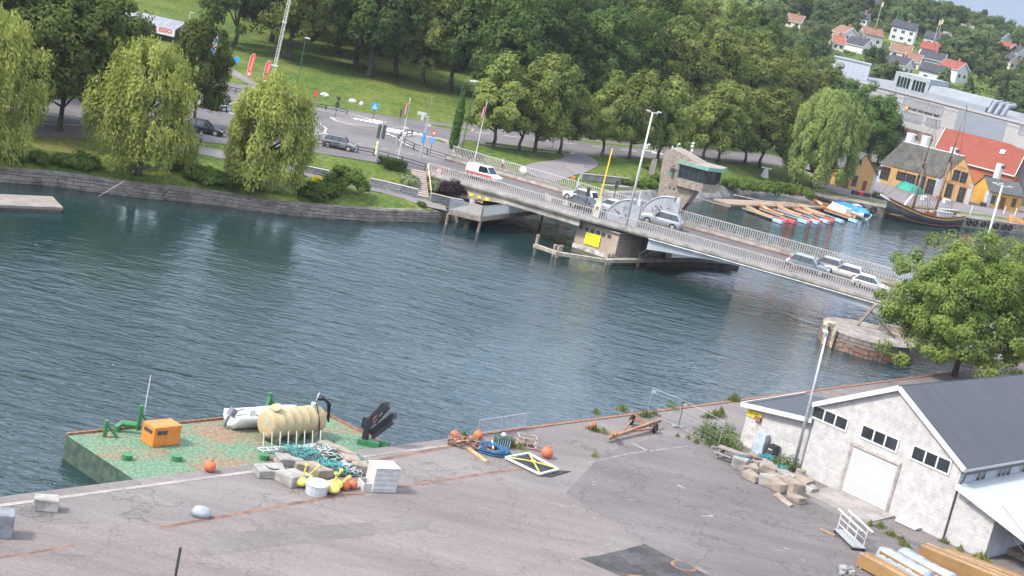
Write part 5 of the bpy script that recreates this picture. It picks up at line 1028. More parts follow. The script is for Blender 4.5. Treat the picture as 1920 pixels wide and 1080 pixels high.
# ------------------------------------------------------------------ yellow waterfront houses
up = Vector((0, 0, 1))
OCHRE = M('ochre_render', (.44, .26, .09), rough=.9, var=.08, sc=.5, fine=.06); OCHRE2 = M('deep_ochre_render', (.45, .25, .045), rough=.9, var=.08, sc=.5, fine=.06)
SLATE = BR('slate_grey', (.165, .155, .135), (.125, .118, .105), (.085, .08, .07), bw=.35, bh=.3, ms=.03, dirt=.4, dsc=.8, bump=.5)
SLATE2 = BR('slate_dark', (.12, .122, .12), (.09, .092, .092), (.06, .06, .06), bw=.35, bh=.3, ms=.03, dirt=.35, dsc=.9, bump=.5)
QUOIN = BR('quoin_grey', (.44, .44, .45), (.38, .38, .39), (.26, .26, .27), bw=.9, bh=.42, ms=.03, dirt=.1)
WFR = M('window_frame_brown', (.12, .08, .06), rough=.7); DRED = M('door_brown', (.13, .05, .035), rough=.7)
LETT = M('wall_letters', (.26, .11, .05), rough=.8)
ha, hb, hc = G(1752, 372, 1.75), G(1814, 387, 1.75), G(1642, 344, 1.75)
gu = (hb - ha).normalized(); lu = (hc - ha); lu = lu - gu * lu.dot(gu) * .0; LL = lu.length; lu.normalize(); gw = (hb - ha).length
ze = (Hz(ha, 1763, 336) + Hz(hb, 1824, 343) + Hz(hc, 1646, 301)) / 3; zr = Hz((ha + hb) / 2, 1808, 294)
big = gable('yellow_house', 'large ochre house with grey slate roof and lettered gable behind the old ship', 'house', ha, gu, gw, lu, LL, ze, zr, OCHRE, SLATE, eave=.3, trim=None, verge=.18)
def onw(p0, d, px, py, z0=0): s_, z = FP(px, py, p0, d); return p0 + d * s_ + up * (z - p0.z)
for (x, y, w, h) in [(1793, 329, 1.15, 2.0), (1807, 333, 1.15, 2.0)]: win(big, onw(ha, gu, x, y), gu, w, h, frame=WFR, nx=2, ny=3, bar_=.05)
for (x, y, w, h) in [(1779, 357.5, 1.2, 2.6), (1802, 366, 1.2, 3.0)]: win(big, onw(ha, gu, x, y), gu, w, h, frame=WFR, nx=2, ny=4, bar_=.05)
text('1884', onw(ha, gu, 1803, 315.3) - lu * .06, gu, up, .8, LETT, big, bold=.01)
text('SJØBÅTSTASJON', onw(ha, gu, 1795, 345.5) - lu * .06, gu, up, .78, LETT, big, bold=.012) if False else text('BÅTSTASJON', onw(ha, gu, 1797, 345.8) - lu * .06, gu, up, .85, LETT, big, bold=.012)
for i, (x, y, w, h) in enumerate([(1659.5, 325, 1.6, 2.4), (1690, 330.5, 1.7, 1.6), (1707.5, 336, 1.7, 1.8), (1726, 342, 1.5, 2.6), (1744, 350, 1.5, 2.8)]): win(big, onw(ha, lu, x, y), lu, w, h, n=1, frame=WFR, nx=3, ny=3, bar_=.05)
win(big, onw(ha, lu, 1651, 315), lu, .5, .6, n=1, frame=WFR); text('VÆRKSTED', onw(ha, lu, 1742, 332) - gu * .06, -lu, up, .6, LETT, big) if False else None
for q, d1, d2 in ((ha, gu, lu), (hb, -gu, lu), (hc, gu, -lu)):
    mb = MB()
    for d_ in (d1, d2): 
        o_ = (d2 if d_ is d1 else d1); mb.extr([q - o_ * .04 - (d1 + d2) * .0, q - o_ * .04 + d_ * .8, q - o_ * .04 + d_ * .8 + up * (ze - q.z - .1), q - o_ * .04 + up * (ze - q.z - .1)], o_ * .05)
    mb.build('quoin', QUOIN, big, world=True)
mb = MB(); A_ = ha + gu * gw / 2 + up * (zr - ha.z + .12); mb.bar(A_ - lu * .2, A_ + lu * (LL + .2), .35, .14); mb.build('ridge', M('ridge_white', (.55, .54, .52)), big, world=True)
mb = MB(); mb.tube([onw(ha, lu, 1700, 318) - gu * .1, onw(ha, lu, 1697, 345) - gu * .1], .06, 5); mb.build('drainpipe', DGREY, big, world=True)
# first yellow house (left, half behind the willow)
f0, f1 = G(1578, 356, 1.75), G(1634, 364, 1.75); fu = (f1 - f0).normalized(); fw_ = (f1 - f0).length; fv = Vector((-fu.y, fu.x, 0)); fe = Hz(f1, 1641, 326); fr_ = Hz((f0 + f1) / 2, 1615, 287)
yl = gable('yellow_house', 'small ochre gabled house half hidden by the weeping willow', 'house', f0, fu, fw_, fv, 9, fe, fr_, OCHRE, SLATE2, eave=.3, verge=.2)
win(yl, onw(f0, fu, 1611, 304), fu, 1.0, 1.1, frame=WFR, nx=2, ny=2, bar_=.05); win(yl, onw(f0, fu, 1602, 339), fu, 1.1, 1.9, frame=WFR, nx=2, ny=3, bar_=.05)
door(yl, onw(f0, fu, 1617, 361), fu, 1.0, 2.2, DRED); door(yl, onw(f0, fu, 1583, 357), fu, 1.2, 2.1, DRED)
mb = MB()
for q, d_ in ((f1, -fu),): mb.extr([q - fv * .04, q - fv * .04 + d_ * .6, q - fv * .04 + d_ * .6 + up * (fe - q.z - .1), q - fv * .04 + up * (fe - q.z - .1)], fv * .05)
mb.build('quoin', QUOIN, yl, world=True)
# right deep yellow house
k0, k1, k2 = G(1818, 381, 1.75), G(1846, 391, 1.75), G(1909, 402, 1.75); ku = (k1 - k0).normalized(); kv = (k2 - k1).normalized(); kw = (k1 - k0).length; ke = Hz(k1, 1856, 357); kr = Hz((k0 + k1) / 2, 1834, 331)
# gable faces left: wall along k0->k1, building runs along kv
yr = gable('yellow_house', 'deep yellow single storey house with brown door at the right edge', 'house', k1, -ku, kw, kv, (k2 - k1).length, ke, max(kr, ke + 2.2), OCHRE2, SLATE2, eave=.3, verge=.15)
win(yr, onw(k1, kv, 1862, 374), kv, .8, 1.5, frame=WFR, nx=2, ny=3, bar_=.05); win(yr, onw(k1, kv, 1901, 380), kv, .9, 1.6, frame=WFR, nx=2, ny=3, bar_=.05); door(yr, onw(k1, kv, 1876, 392), kv, 1.2, 2.4, DRED)
mb = MB(); mb.extr([k1 - ku * -.04, k1 - ku * -.04 + kv * .8, k1 - ku * -.04 + kv * .8 + up * (ke - 1.9), k1 - ku * -.04 + up * (ke - 1.9)], -ku * .05); mb.extr([k1 - kv * .04, k1 - kv * .04 - ku * .8, k1 - kv * .04 - ku * .8 + up * (ke - 1.9), k1 - kv * .04 + up * (ke - 1.9)], kv * .05); mb.build('quoin', QUOIN, yr, world=True)
mb = MB(); c_ = onw(k1, kv, 1872.5, 374) + ku * .06; mb.cyl(c_, c_ + ku * .04, .4, n=14); mb.build('round_plaque', WHITE, yr, world=True)
# red roofed building behind
d0, d1 = AtY(1814, 307, 331), AtY(1900, 328, 327); d1.z = d0.z; du = (d1 - d0).normalized(); dv = Vector((-du.y, du.x, 0)); r1 = AtY(1751, 249, 342); dl = (d1 - d0).length
TILE = BR('red_roof_tile', (.235, .062, .038), (.205, .055, .034), (.15, .04, .026), bw=.4, bh=.4, ms=.02, dirt=.12, bump=.5); ORW = M('orange_wall', (.38, .12, .05), rough=.9, var=.08)
rb_ = thing('red_roof_house', 'long building with bright orange red tile roof behind the yellow houses', 'house', (d0.x, d0.y, 1.8))
s0 = d0 - du * 7.6; s1 = d1 + du * .3; zrid = s0.z + 5.6
mb = MB(); b0_, b1_ = s0 + dv * .4, s1 + dv * .4; mb.extr([b0_ + up * (1.2 - s0.z), b1_ + up * (1.2 - s0.z), b1_ - up * .15, b0_ - up * .15], dv * 13); mb.build('wall', ORW, rb_, world=True)
mb = MB(); mb.extr([s0, s0 + dv * 6.8 + up * 5.6, s0 + dv * 13.6, s0 + dv * 13.4, s0 + dv * 6.8 + up * 5.35, s0 + dv * .2 - up * .05], du * (s1 - s0).length); mb.build('roof', TILE, rb_, world=True)
mb = MB(); mb.bar(s0 - up * .1 - dv * .05, s1 - up * .1 - dv * .05, .18, .26); e_ = s1 + du * .06; mb.bar(e_ - dv * .1, e_ + dv * 6.8 + up * 5.6, .12, .3); e_ = s0 - du * .06; mb.bar(e_ - dv * .1, e_ + dv * 6.8 + up * 5.6, .12, .3); mb.build('roof_trim', WHITE, rb_, world=True)
mb = MB(); c_ = s0 + du * 13 + dv * 4.4 + up * 3.75; mb.box(c_, (1.0, 1.3, .3), math.atan2(du.y, du.x), rx=rad(39)); mb.build('skylight', LGREY, rb_, world=True)
mb = MB(); c_ = s0 + du * 21.5 + dv * 6.4 + up * 5.4; mb.box(c_, (1.0, 1.0, 2.4), math.atan2(du.y, du.x)); mb.build('chimney', M('chimney_grey', (.35, .33, .33)), rb_, world=True)
mb = MB(); mb.box(s0 + du * 18 - dv * .05 + up * -1.8, (2.4, .2, 1.4), math.atan2(du.y, du.x)); mb.box(s0 + du * 13 - dv * .05 + up * -1.8, (3.0, .2, 1.2), math.atan2(du.y, du.x)); mb.build('window', GLASS, rb_, world=True)
for (x, y, h, r, l) in [(1707, 262, 2.6, 1.0, 'white round ventilator with dark outlet behind the slate ridge'), (1735, 268, 2.8, 1.0, 'white cylindrical tank behind the slate ridge'), (1787, 287, 2.2, .8, 'white chimney vent with a hat over the big slate roof'), (1872, 321, 3.0, .75, 'white square chimney between red roof and right house')]:
    p = AtY(x, y, 326 if x < 1800 else 318); o = thing('roof_ventilator', l, 'ventilator', (p.x, p.y, p.z - h / 2)); mb = MB(); mb.cyl((0, 0, 0), (0, 0, h), r, n=12); mb.build('casing', WHITE, o); MB().box((r * .7, -r * .6, h - .5), (.9, .5, .5)).build('outlet', DGREY, o); MB().cyl((0, 0, -6), (0, 0, 0), .5, n=8).build('shaft', LGREY, o)
# ------------------------------------------------------------------ school
Z0 = AtY(1689, 174, 352); z0s = Z0.z; Z1 = G(1920, 233, z0s); eu = (Z1 - Z0).normalized(); ev = Vector((-eu.y, eu.x, 0))
PAN = M('school_panel', (.31, .297, .29), rough=.7, var=.05, sc=.3); PANG = BR('school_grey_cladding', (.21, .23, .26), (.19, .21, .24), (.16, .175, .205), bw=2.2, bh=.35, ms=.03, off=.5, bump=.2, dirt=.06); BLIND = M('window_blind', (.24, .24, .25), rough=.4, var=.1, sc=.4, spec=.6)
ROOFG = M('school_roof_metal', (.175, .19, .215), rough=.6, var=.08, sc=.3)
scn = thing('school', 'long pale flat roofed school with grey cladding and roof pavilion', 'school', (Z0.x, Z0.y, 3))
def sq(s, z, off=0): return Vector((Z0.x, Z0.y, 0)) + eu * s - ev * off + up * z
def onsch(px, py): s_, z = FP(px, py, Z0, eu); return s_, z
sL, sR = -24, 95
_, zlow = onsch(1700, 233); zlow = zlow
mb = MB(); mb.extr([sq(sL, 0), sq(sR, 0), sq(sR, z0s), sq(sL, z0s)], ev * 40); mb.build('wall', PAN, scn, world=True)
def panel(pts, off, mat, name, grow=0):
    P = [onsch(*p) for p in pts]; s_a = (P[0][0] + P[3][0]) / 2; s_b = (P[1][0] + P[2][0]) / 2; za = (P[0][1] + P[1][1]) / 2; zb2 = (P[2][1] + P[3][1]) / 2; mb = MB(); mb.extr([sq(s_a, zb2, off), sq(s_b, zb2, off), sq(s_b, za, off), sq(s_a, za, off)], ev * (off + .01)); return mb.build(name, mat, scn, world=True), (s_a, s_b, zb2, za)
panel([(1610, 168), (1684, 190), (1678, 216), (1600, 196)], .06, PANG, 'cladding')
panel([(1797, 208), (1889, 228), (1877, 270), (1786, 251)], .06, PANG, 'cladding')
def swin(pts, n, splits=None):
    P = [onsch(*p) for p in pts]; s_a = (P[0][0] + P[3][0]) / 2; s_b = (P[1][0] + P[2][0]) / 2; za = (P[0][1] + P[1][1]) / 2; zb2 = (P[2][1] + P[3][1]) / 2; win(scn, sq((s_a + s_b) / 2, (za + zb2) / 2), eu, s_b - s_a, za - zb2, nx=n, frame=M('school_frame', (.22, .22, .24), rough=.5), glass=BLIND, bar_=.14, fr=.16, out=.08)
swin([(1697, 182), (1714, 187), (1711, 200), (1694, 196)], 3); swin([(1719, 188), (1736, 193), (1732, 206), (1716, 202)], 3); swin([(1740, 194), (1769, 201), (1766, 216), (1737, 209)], 4)
swin([(1690, 207), (1729, 218), (1726, 231), (1688, 222)], 4); swin([(1739, 221), (1763, 227), (1760, 240), (1736, 234)], 3); swin([(1914, 237), (1935, 242), (1932, 256), (1911, 251)], 2)
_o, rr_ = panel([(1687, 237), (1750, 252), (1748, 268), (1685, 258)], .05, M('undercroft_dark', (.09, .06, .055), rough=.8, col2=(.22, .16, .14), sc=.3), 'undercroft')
mb = MB()
for zc_, h_ in ((z0s - 1.1, .12), (rr_[3] + 1.9, .12)): mb.extr([sq(sL, zc_, .05), sq(sR, zc_, .05), sq(sR, zc_ + h_, .05), sq(sL, zc_ + h_, .05)], ev * .06)
mb.build('panel_joint', M('panel_joint', (.2, .2, .21)), scn, world=True)
mb = MB(); mb.extr([sq(sL, z0s - .1, .25), sq(sR, z0s - .1, .25), sq(sR, z0s + .35, .25), sq(sL, z0s + .35, .25)], ev * 1); mb.build('parapet', PAN, scn, world=True)
mb = MB(); mb.extr([sq(sL, z0s + .3, -1), sq(sR, z0s + .3, -1), sq(sR, z0s + .31, -40), sq(sL, z0s + .31, -40)], up * .05); mb.build('roof', M('school_roof_felt', (.17, .17, .18), var=.1, sc=.3), scn, world=True)
# roof pavilion with windows, long sloped plant roof, boxes
def rbox(px0, py0, px1, py1, hgt, back, dpth, mat, name):
    a_ = G(px0, py0, z0s + .35); b_ = G(px1, py1, z0s + .35); s_a = (a_ - Z0).dot(eu); s_b = (b_ - Z0).dot(eu); mb = MB(); mb.extr([sq(s_a, z0s + .3, -back), sq(s_b, z0s + .3, -back), sq(s_b, z0s + .3 + hgt, -back), sq(s_a, z0s + .3 + hgt, -back)], ev * dpth); mb.build(name, mat, scn, world=True); return s_a, s_b
sa, sb_ = rbox(1637, 160, 1698, 176, 3.9, 3, 9, M('pavilion_panel', (.25, .27, .285), rough=.6), 'roof_pavilion')
for f in (.28, .72): win(scn, sq(sa + (sb_ - sa) * f, z0s + 2.15, -3), eu, (sb_ - sa) * .36, 2.3, nx=4, frame=M('pavilion_frame', (.30, .36, .33)), bar_=.1)
s_a = sb_ + .3; s_b = s_a + 14.5
mb = MB(); mb.extr([sq(s_a, z0s + .3, -1.2), sq(s_a, z0s + 1.4, -1.4), sq(s_a, z0s + 1.5, -2.6), sq(s_a, z0s + 3.0, -3.4), sq(s_a, z0s + 3.1, -10), sq(s_a, z0s + .3, -10)], eu * (s_b - s_a)); mb.build('plant_roof', ROOFG, scn, world=True)
for i in range(3): mb = MB(); mb.tube([sq(s_b + .6 + i * 1.5, z0s + .3, -2.0), sq(s_b + .9 + i * 1.5, z0s + 2.6, -3.0), sq(s_b + .9 + i * 1.5, z0s + 2.9, -6)], .55, 8); mb.build('duct', ROOFG, scn, world=True)
for (s_, w, h, n) in [(s_b + 7, 5, 1.6, 'roof_shelter'), (s_b + 14, 9, 2.6, 'roof_plant_box'), (s_b + 25.5, 8, 2.9, 'roof_plant_box')]:
    mb = MB(); mb.extr([sq(s_, z0s + .3, -3), sq(s_ + w, z0s + .3, -3), sq(s_ + w, z0s + .3 + h, -3), sq(s_, z0s + .3 + h, -3)], ev * 6); mb.build(n, M('pavilion_panel', (0, 0, 0)), scn, world=True)
mb = MB()
for s_ in (s_b + 16.2, s_b + 20.2): 
    for k in range(4): mb.extr([sq(s_, z0s + .8 + k * .45, -2.98), sq(s_ + 1.6, z0s + .8 + k * .45, -2.98), sq(s_ + 1.6, z0s + 1.0 + k * .45, -2.98), sq(s_, z0s + 1.0 + k * .45, -2.98)], -ev * .15)
mb.build('louvre', WHITE, scn, world=True)
ta = onsch(1706, 201); tb = onsch(1761, 220)
sgn = thing('school_sign', 'black lettered school name with an orange badge on the pale facade', 'sign', sq(ta[0], ta[1], .1))
text('Færder videregående skole', sq((ta[0] + tb[0]) / 2 - .0, (ta[1] + tb[1]) / 2 + .0, .16), eu, up, .68, M('sign_black', (.015, .015, .015), rough=.5), sgn, bold=.03)
sh_ = onsch(1700.5, 203); mb = MB(); P = [(-.4, .55), (.4, .55), (.4, -.05), (.25, -.4), (0, -.55), (-.25, -.4), (-.4, -.05)]; mb.extr([sq(sh_[0] + a_, sh_[1] + b_, .16) for a_, b_ in P], ev * .1); mb.build('badge', ORANGE, sgn, world=True)
mb = MB(); P = [(-.18, .28), (0, .38), (.18, .28), (.18, -.05), (0, -.26), (-.18, -.05)]; mb.extr([sq(sh_[0] + a_, sh_[1] + b_, .18) for a_, b_ in P], ev * .02); mb.build('badge_emblem', M('badge_pale', (.8, .55, .25)), sgn, world=True)
gb = AtY(1592, 140, 372); o = thing('grey_block', 'plain pale grey block rising behind the poplars left of the school', 'building', (gb.x, gb.y, 4)); mb = MB(); mb.box((0, 0, (gb.z - 4) / 2 + 1.6), (8.5, 10, gb.z - 4 + 3.2), -.2); mb.build('wall', BR('block_cladding', (.38, .40, .44), (.36, .38, .42), (.30, .32, .36), bw=1.2, bh=6, ms=.06, off=0, dirt=.05), o); mb = MB(); mb.box((0, 0, gb.z - 4 + 3.3), (8.7, 10.2, .25), -.2); mb.build('roof', ROOFG, o)
# ------------------------------------------------------------------ houses on the hill
HW = {'white': M('house_white', (.48, .47, .45), rough=.8, var=.05), 'grey': M('house_grey', (.30, .31, .32), rough=.8, var=.08), 'beige': M('house_beige', (.55, .47, .36), rough=.8, var=.05), 'green': M('house_greygreen', (.20, .24, .24), rough=.8), 'dark': M('house_dark', (.07, .065, .06), rough=.8), 'blue': M('house_blue', (.35, .42, .50), rough=.8)}
HR = {'brown': BR('roof_brown', (.22, .115, .08), (.18, .095, .07), (.12, .07, .05), bw=.4, bh=.4, dirt=.2), 'red': BR('roof_red', (.21, .06, .042), (.18, .052, .038), (.24, .06, .04), bw=.4, bh=.4, dirt=.2), 'orange': BR('roof_orange', (.26, .09, .05), (.23, .08, .045), (.3, .1, .06), bw=.4, bh=.4, dirt=.2), 'black': BR('roof_black', (.05, .053, .065), (.042, .045, .055), (.03, .03, .035), bw=.4, bh=.4, dirt=.2), 'grey': BR('roof_grey', (.2, .185, .17), (.17, .16, .15), (.12, .11, .1), bw=.4, bh=.4, dirt=.25)}
HOUSES = [(1590, 90, 60, 'white', 'brown', 28, 5.2, 'white gabled house with long rust brown roof highest on the left slope'), (1570, 95, 26, 'beige', 'orange', 10, 3.0, 'low house with bright orange roof in front of the rust brown one'), (1634, 88, 46, 'white', 'brown', 20, 4.6, 'white two storey house with brown roof beside a flag mast'), (1688, 80, 54, 'white', 'black', -12, 6.2, 'big white villa with balconies and dark blue roof'), (1750, 90, 52, 'white', 'black', -15, 3.6, 'long low white house with dark blue roof'), (1736, 108, 38, 'white', 'red', -22, 3.4, 'white house with bright red roof at the hill centre'),
          (1624, 104, 30, 'white', 'black', 50, 3.0, 'white fronted cottage with dark roof below the rust brown house'), (1684, 112, 44, 'beige', 'brown', -8, 3.2, 'brown roofed bungalow in the middle of the trees'), (1740, 132, 54, 'green', 'black', -16, 4.4, 'grey green house with dark roof and white gable trim'), (1706, 128, 34, 'beige', 'brown', -14, 2.8, 'low brown roofed house next to the grey green one'), (1744, 158, 60, 'white', 'black', -14, 4.2, 'large white house with dark roof just above the school roof'), (1702, 142, 24, 'white', 'black', 52, 3.2, 'small white gable beside the round tree above the school'),
          (1800, 156, 56, 'white', 'red', 44, 4.6, 'white timber house with steep red roof and dormer'), (1808, 74, 30, 'white', 'grey', 0, 4.2, 'grey roofed house with dormer below the big hill trees'), (1896, 110, 24, 'dark', 'red', 40, 4.0, 'dark timber house with small red roof near the right edge'), (1884, 88, 26, 'grey', 'grey', 48, 4.2, 'grey gabled house with steep roof near the right edge'), (1914, 88, 28, 'grey', 'orange', -10, 4.6, 'grey house with orange roof at the right edge'), (1914, 116, 30, 'white', 'black', 40, 3.6, 'white gabled house at the right edge of the slope'), (1900, 132, 38, 'beige', 'black', 42, 3.6, 'beige house with dark roof at the right edge of the slope'),
          (1645, 20, 18, 'blue', 'black', -14, 3.0, 'pale blue house high in the hill trees'), (1684, 12, 24, 'white', 'orange', -20, 3.2, 'white house with orange roof near the hill crest'), (1612, 48, 28, 'white', 'black', -16, 3.4, 'dark roofed house above the rust brown one'), (1782, 40, 42, 'beige', 'grey', -22, 2.6, 'long grey roofed bungalow near the crest'), (1485, 52, 34, 'beige', 'brown', -14, 2.6, 'brown roofed house peeping over the wood'), (1815, 88, 20, 'beige', 'orange', -20, 2.6, 'small orange house right of the flag masts'), (1772, 84, 24, 'white', 'grey', -15, 2.8, 'white cottage beside the dark roofed long house')]
HPOS = []
def hillhouse(px, py, wpx, wc, rc, ang, h, label):
    p = GT(px, py); sc_ = F / (Vector((p.x, p.y, p.z - CZ)).dot(fw)); w = wpx * .84 / sc_; h *= .82; z = T(p.x, p.y); a = rad(ang - 6); u = Vector((math.cos(a), math.sin(a), 0)); v = Vector((-u.y, u.x, 0)); HPOS.append((p.x, p.y, w))
    o = p - up * (p.z - z) - u * (w / 2); o.z = z; dpt = max(6, w * .62); hip = False
    if ang > 25:                                    # gable turned to the viewer
        gw_ = max(5, w * .55); o2 = p - u * gw_ / 2; o2.z = z; t = gable('hill_house', label, 'house', o2, u, gw_, v, max(7, w * .75), z + h, z + h + gw_ * .42, HW[wc], HR[rc], eave=.4, trim=WHITE, verge=.3)
        n = 2; ww = gw_
    else:                                           # long side with eaves to the viewer
        t = gable('hill_house', label, 'house', o + v * dpt, -v, dpt, u, w, z + h, z + h + dpt * .36, HW[wc], HR[rc], eave=.4, trim=WHITE if wc != 'white' else None, verge=.3); n = max(2, int(w / 2.8)); ww = w; o2 = o
    rows = [h * .5] if h < 4 else [h * .28, h * .72]
    for rz_ in rows:
        for i in range(n): win(t, o2 + u * (ww * (i + .5) / n) + up * rz_, u, min(1.1, ww / n * .5), .95, frame=WHITE, nx=2, fr=.1)
    c = o2 + u * ww * .6 + v * (dpt * .45) + up * (h + dpt * .3); mb = MB(); mb.box(c + up * .4, (.7, .7, 1.7), a); mb.build('chimney', M('chimney_brick', (.24, .12, .09)), t, world=True)
    return t
for hdef in HOUSES: hillhouse(*hdef)
hillt = [tree_proto('hill_tree', 9.5 + i, (4.3 + .3 * i, 4.3 + .3 * i, 4.4), 1.0, HILLL, 120 + i, n=44, per=70, cr=1.5, leaf=.85, tr=.2, parts=False, label='rounded tree on the hillside between the houses', lump=.25) for i in range(3)]
conit = tree_proto('hill_spruce', 11, (2.5, 2.5, 5.5), .8, HILLL, 131, n=46, per=70, cr=.9, leaf=.7, tr=.16, parts=False, label='slim dark conifer on the hillside', taper=.75)
rh = random.Random(9); cnt = 0; first = {}
cand = []
for gy in range(366, 800, 11):
    for gx in range(40, 330, 11):
        x, y = gx + rh.uniform(-4, 4), gy + rh.uniform(-4, 4); z = T(x, y); s = S((x, y, z + 5))
        if not (1430 < s[0] < 1990 and -60 < s[1] < 220): continue
        if y < Z0.y + 48 and -30 < (Vector((x, y, 0)) - Vector((Z0.x, Z0.y, 0))).dot(eu) < 100: continue
        ok = True; dd = Vector((x, y, z - CZ)).dot(fw); px_h = 10.5 * F / dd
        for (hx, hy, hw) in HPOS:
            if math.hypot(x - hx, y - hy) < 4.5 + hw * .5: ok = False; break
            hs = S((hx, hy, T(hx, hy) + 2)); hd = Vector((hx, hy, T(hx, hy) - CZ)).dot(fw)
            hk = F / hd
            if dd < hd and abs(s[0] - hs[0]) < (hw * .5 + 2.5) * hk and S((x, y, z + 8.2))[1] < hs[1] - 1.2 * hk: ok = False; break
        if ok: cand.append((dd, x, y, z))
cand.sort(); rh.shuffle(cand)
for (dd, x, y, z) in cand[:285]:
    c_ = rh.random() < .14; src = conit if c_ else hillt[cnt % 3]; s_ = rh.uniform(.5, .95) * (1.0 if dd < 520 else 1.3)
    lab = 'slim dark conifer among the houses on the hillside' if c_ else 'rounded leafy tree among the houses on the hillside'
    if src.name not in first: first[src.name] = 1; o = src; o.location = (x, y, z - .2); o['label'] = lab; o['group'] = 'trees on the hillside'; o.scale = (s_,) * 3
    else: o = dup(src, (x, y, z - .2), rh.uniform(0, 6.28), label=lab, group='trees on the hillside', scale=(s_ * rh.uniform(.9, 1.15), s_ * rh.uniform(.9, 1.15), s_))
    cnt += 1
rng = np.random.default_rng(77); P = []
for _ in range(4200):
    x, y = rng.uniform(40, 330), rng.uniform(364, 780)
    if min(math.hypot(x - hx, y - hy) - hw * .55 for hx, hy, hw in HPOS) < 3.2 or (y < Z0.y + 46 and x > 55): continue
    c_ = np.array([x, y, T(x, y)]); r_ = rng.uniform(.7, 1.5); q = rng.normal(size=(12, 3)); q /= np.linalg.norm(q, axis=1, keepdims=True); q[:, 2] = np.abs(q[:, 2]); P.append(c_ + q * np.array([r_ * 1.3, r_ * 1.3, r_]))
P = np.concatenate(P); Nn = rng.normal(size=P.shape) * .5 + np.array([-.2, -.5, .8]); ob = bpy.data.objects.new('hillside_undergrowth', leafmesh('hillside_undergrowth', P, Nn, .95, LEAF('under_leaves', (.035, .06, .02), (.11, .14, .045), sc=.05), rng)); COL.objects.link(ob); tag(ob, 'shrubs and garden greenery covering the hillside between the houses', 'undergrowth'); ob['kind'] = 'stuff'
for (x, y, yy, h, l) in [(1640, 60, 545, 11, 'slim white flag mast left of the big white villa'), (1748, 90, 500, 10, 'flag mast with pennant by the long dark roofed house'), (1753, 88, 500, 10, 'second flag mast by the long dark roofed house')]:
    p = GT(x, y); o = thing('flag_mast', l, 'flagpole', p); MB().cyl((0, 0, 0), (0, 0, h), .1, .07, 6).build('pole', WHITE, o); MB().box((.3, 0, h - 1.0), (.55, .05, 1.6)).build('pennant', M('pennant', (.6, .45, .25)), o)
# ------------------------------------------------------------------ boats and ship
def hull(Lh, B, H, sheer=.25, transom=.7, bowr=.5, n=14, keel=.3, thick=.06, fine=1.5):
    """open hull shell, bow at +x, waterline at z=0"""
    R = []; Ri = []
    for i in range(n + 1):
        f = i / n; x = -Lh / 2 + Lh * f; w = B / 2 * (min(1, transom + (1 - transom) * min(1, f / .35) ** .7) if f < .45 else max(.012, (1 - ((f - .45) / .55) ** (1.9 * fine)))); zt = H * (1 + sheer * 4 * (f - .45) ** 2 * (1.5 if f > .45 else .7)); k = -keel * (1 - max(0, (f - .7) / .3) ** 2); x2 = x + (bowr * H * max(0, (f - .8) / .2))
        R.append([(x2, -w, zt), (x2, -w * .96, zt * .45), (x, -w * .6, k * .6), (x, 0, k), (x, w * .6, k * .6), (x2, w * .96, zt * .45), (x2, w, zt)])
        wi = max(.01, w - thick); Ri.append([(x2, wi, zt), (x2, wi * .9, zt * .45), (x, wi * .5, zt * .12), (x, 0, zt * .08), (x, -wi * .5, zt * .12), (x2, -wi * .9, zt * .45), (x2, -wi, zt)])
    rings = [a + b for a, b in zip(R, Ri)]
    return rings
VARN = M('varnished_wood', (.26, .10, .028), rough=.35, var=.2, sc=2, stretch=(.4, 3, 3), coat=.3); VARN2 = M('tan_wood', (.27, .15, .065), rough=.5, var=.2, sc=2, stretch=(.4, 3, 3)); INW = M('boat_inside', (.32, .20, .11), rough=.6, var=.2, sc=3)
def rowboat(name, label, loc, rz, Lh, B, H, mat, group=None, mast=0, **kw):
    o = thing(name, label, 'boat', loc, rz, group); mb = MB(); rings = hull(Lh, B, H, **kw); mb.loft(rings); mb.build('hull', mat, o, smooth=True)
    t = MB()
    for f in (-.22, .02, .24): t.box((Lh * f, 0, H * .62), (.24, B * .84 * (1 - max(0, f) * .5), .05))
    t.build('thwart', INW, o)
    if mast: MB().cyl((Lh * .15, 0, .1), (Lh * .15, 0, mast), .05, .03, 6).build('mast', VARN2, o)
    return o
DA, DB = G(1368, 386, .45), G(1572, 393, .45); dkd = (DB - DA).normalized(); dkn = Vector((-dkd.y, dkd.x, 0)); DL = (DB - DA).length
dock = thing('floating_jetty', 'long floating wooden jetty with finger booms beyond the bridge', 'jetty', DA)
mb = MB(); mb.extr([DA + dkd * 0, DA + dkd * DL, DA + dkd * DL + dkn * 3.2, DA + dkn * 3.2], up * .28); mb.build('walkway', BR('jetty_planks', (.34, .25, .185), (.29, .22, .165), (.14, .1, .08), bw=.16, bh=6, ms=.02, off=0, dirt=.2), dock, world=True)
mb = MB(); mb.extr([DA - up * .5 + dkd * .2 + dkn * .2, DA - up * .5 + dkd * (DL - .2) + dkn * .2, DA - up * .5 + dkd * (DL - .2) + dkn * 3.0, DA - up * .5 + dkd * .2 + dkn * 3.0], up * .5); mb.build('float', M('dark_float', (.10, .075, .055), var=.3), dock, world=True)
LBL = M('light_blue_float', (.27, .48, .68), rough=.5, var=.06); RDF = M('red_float', (.55, .09, .09), rough=.5, var=.06)
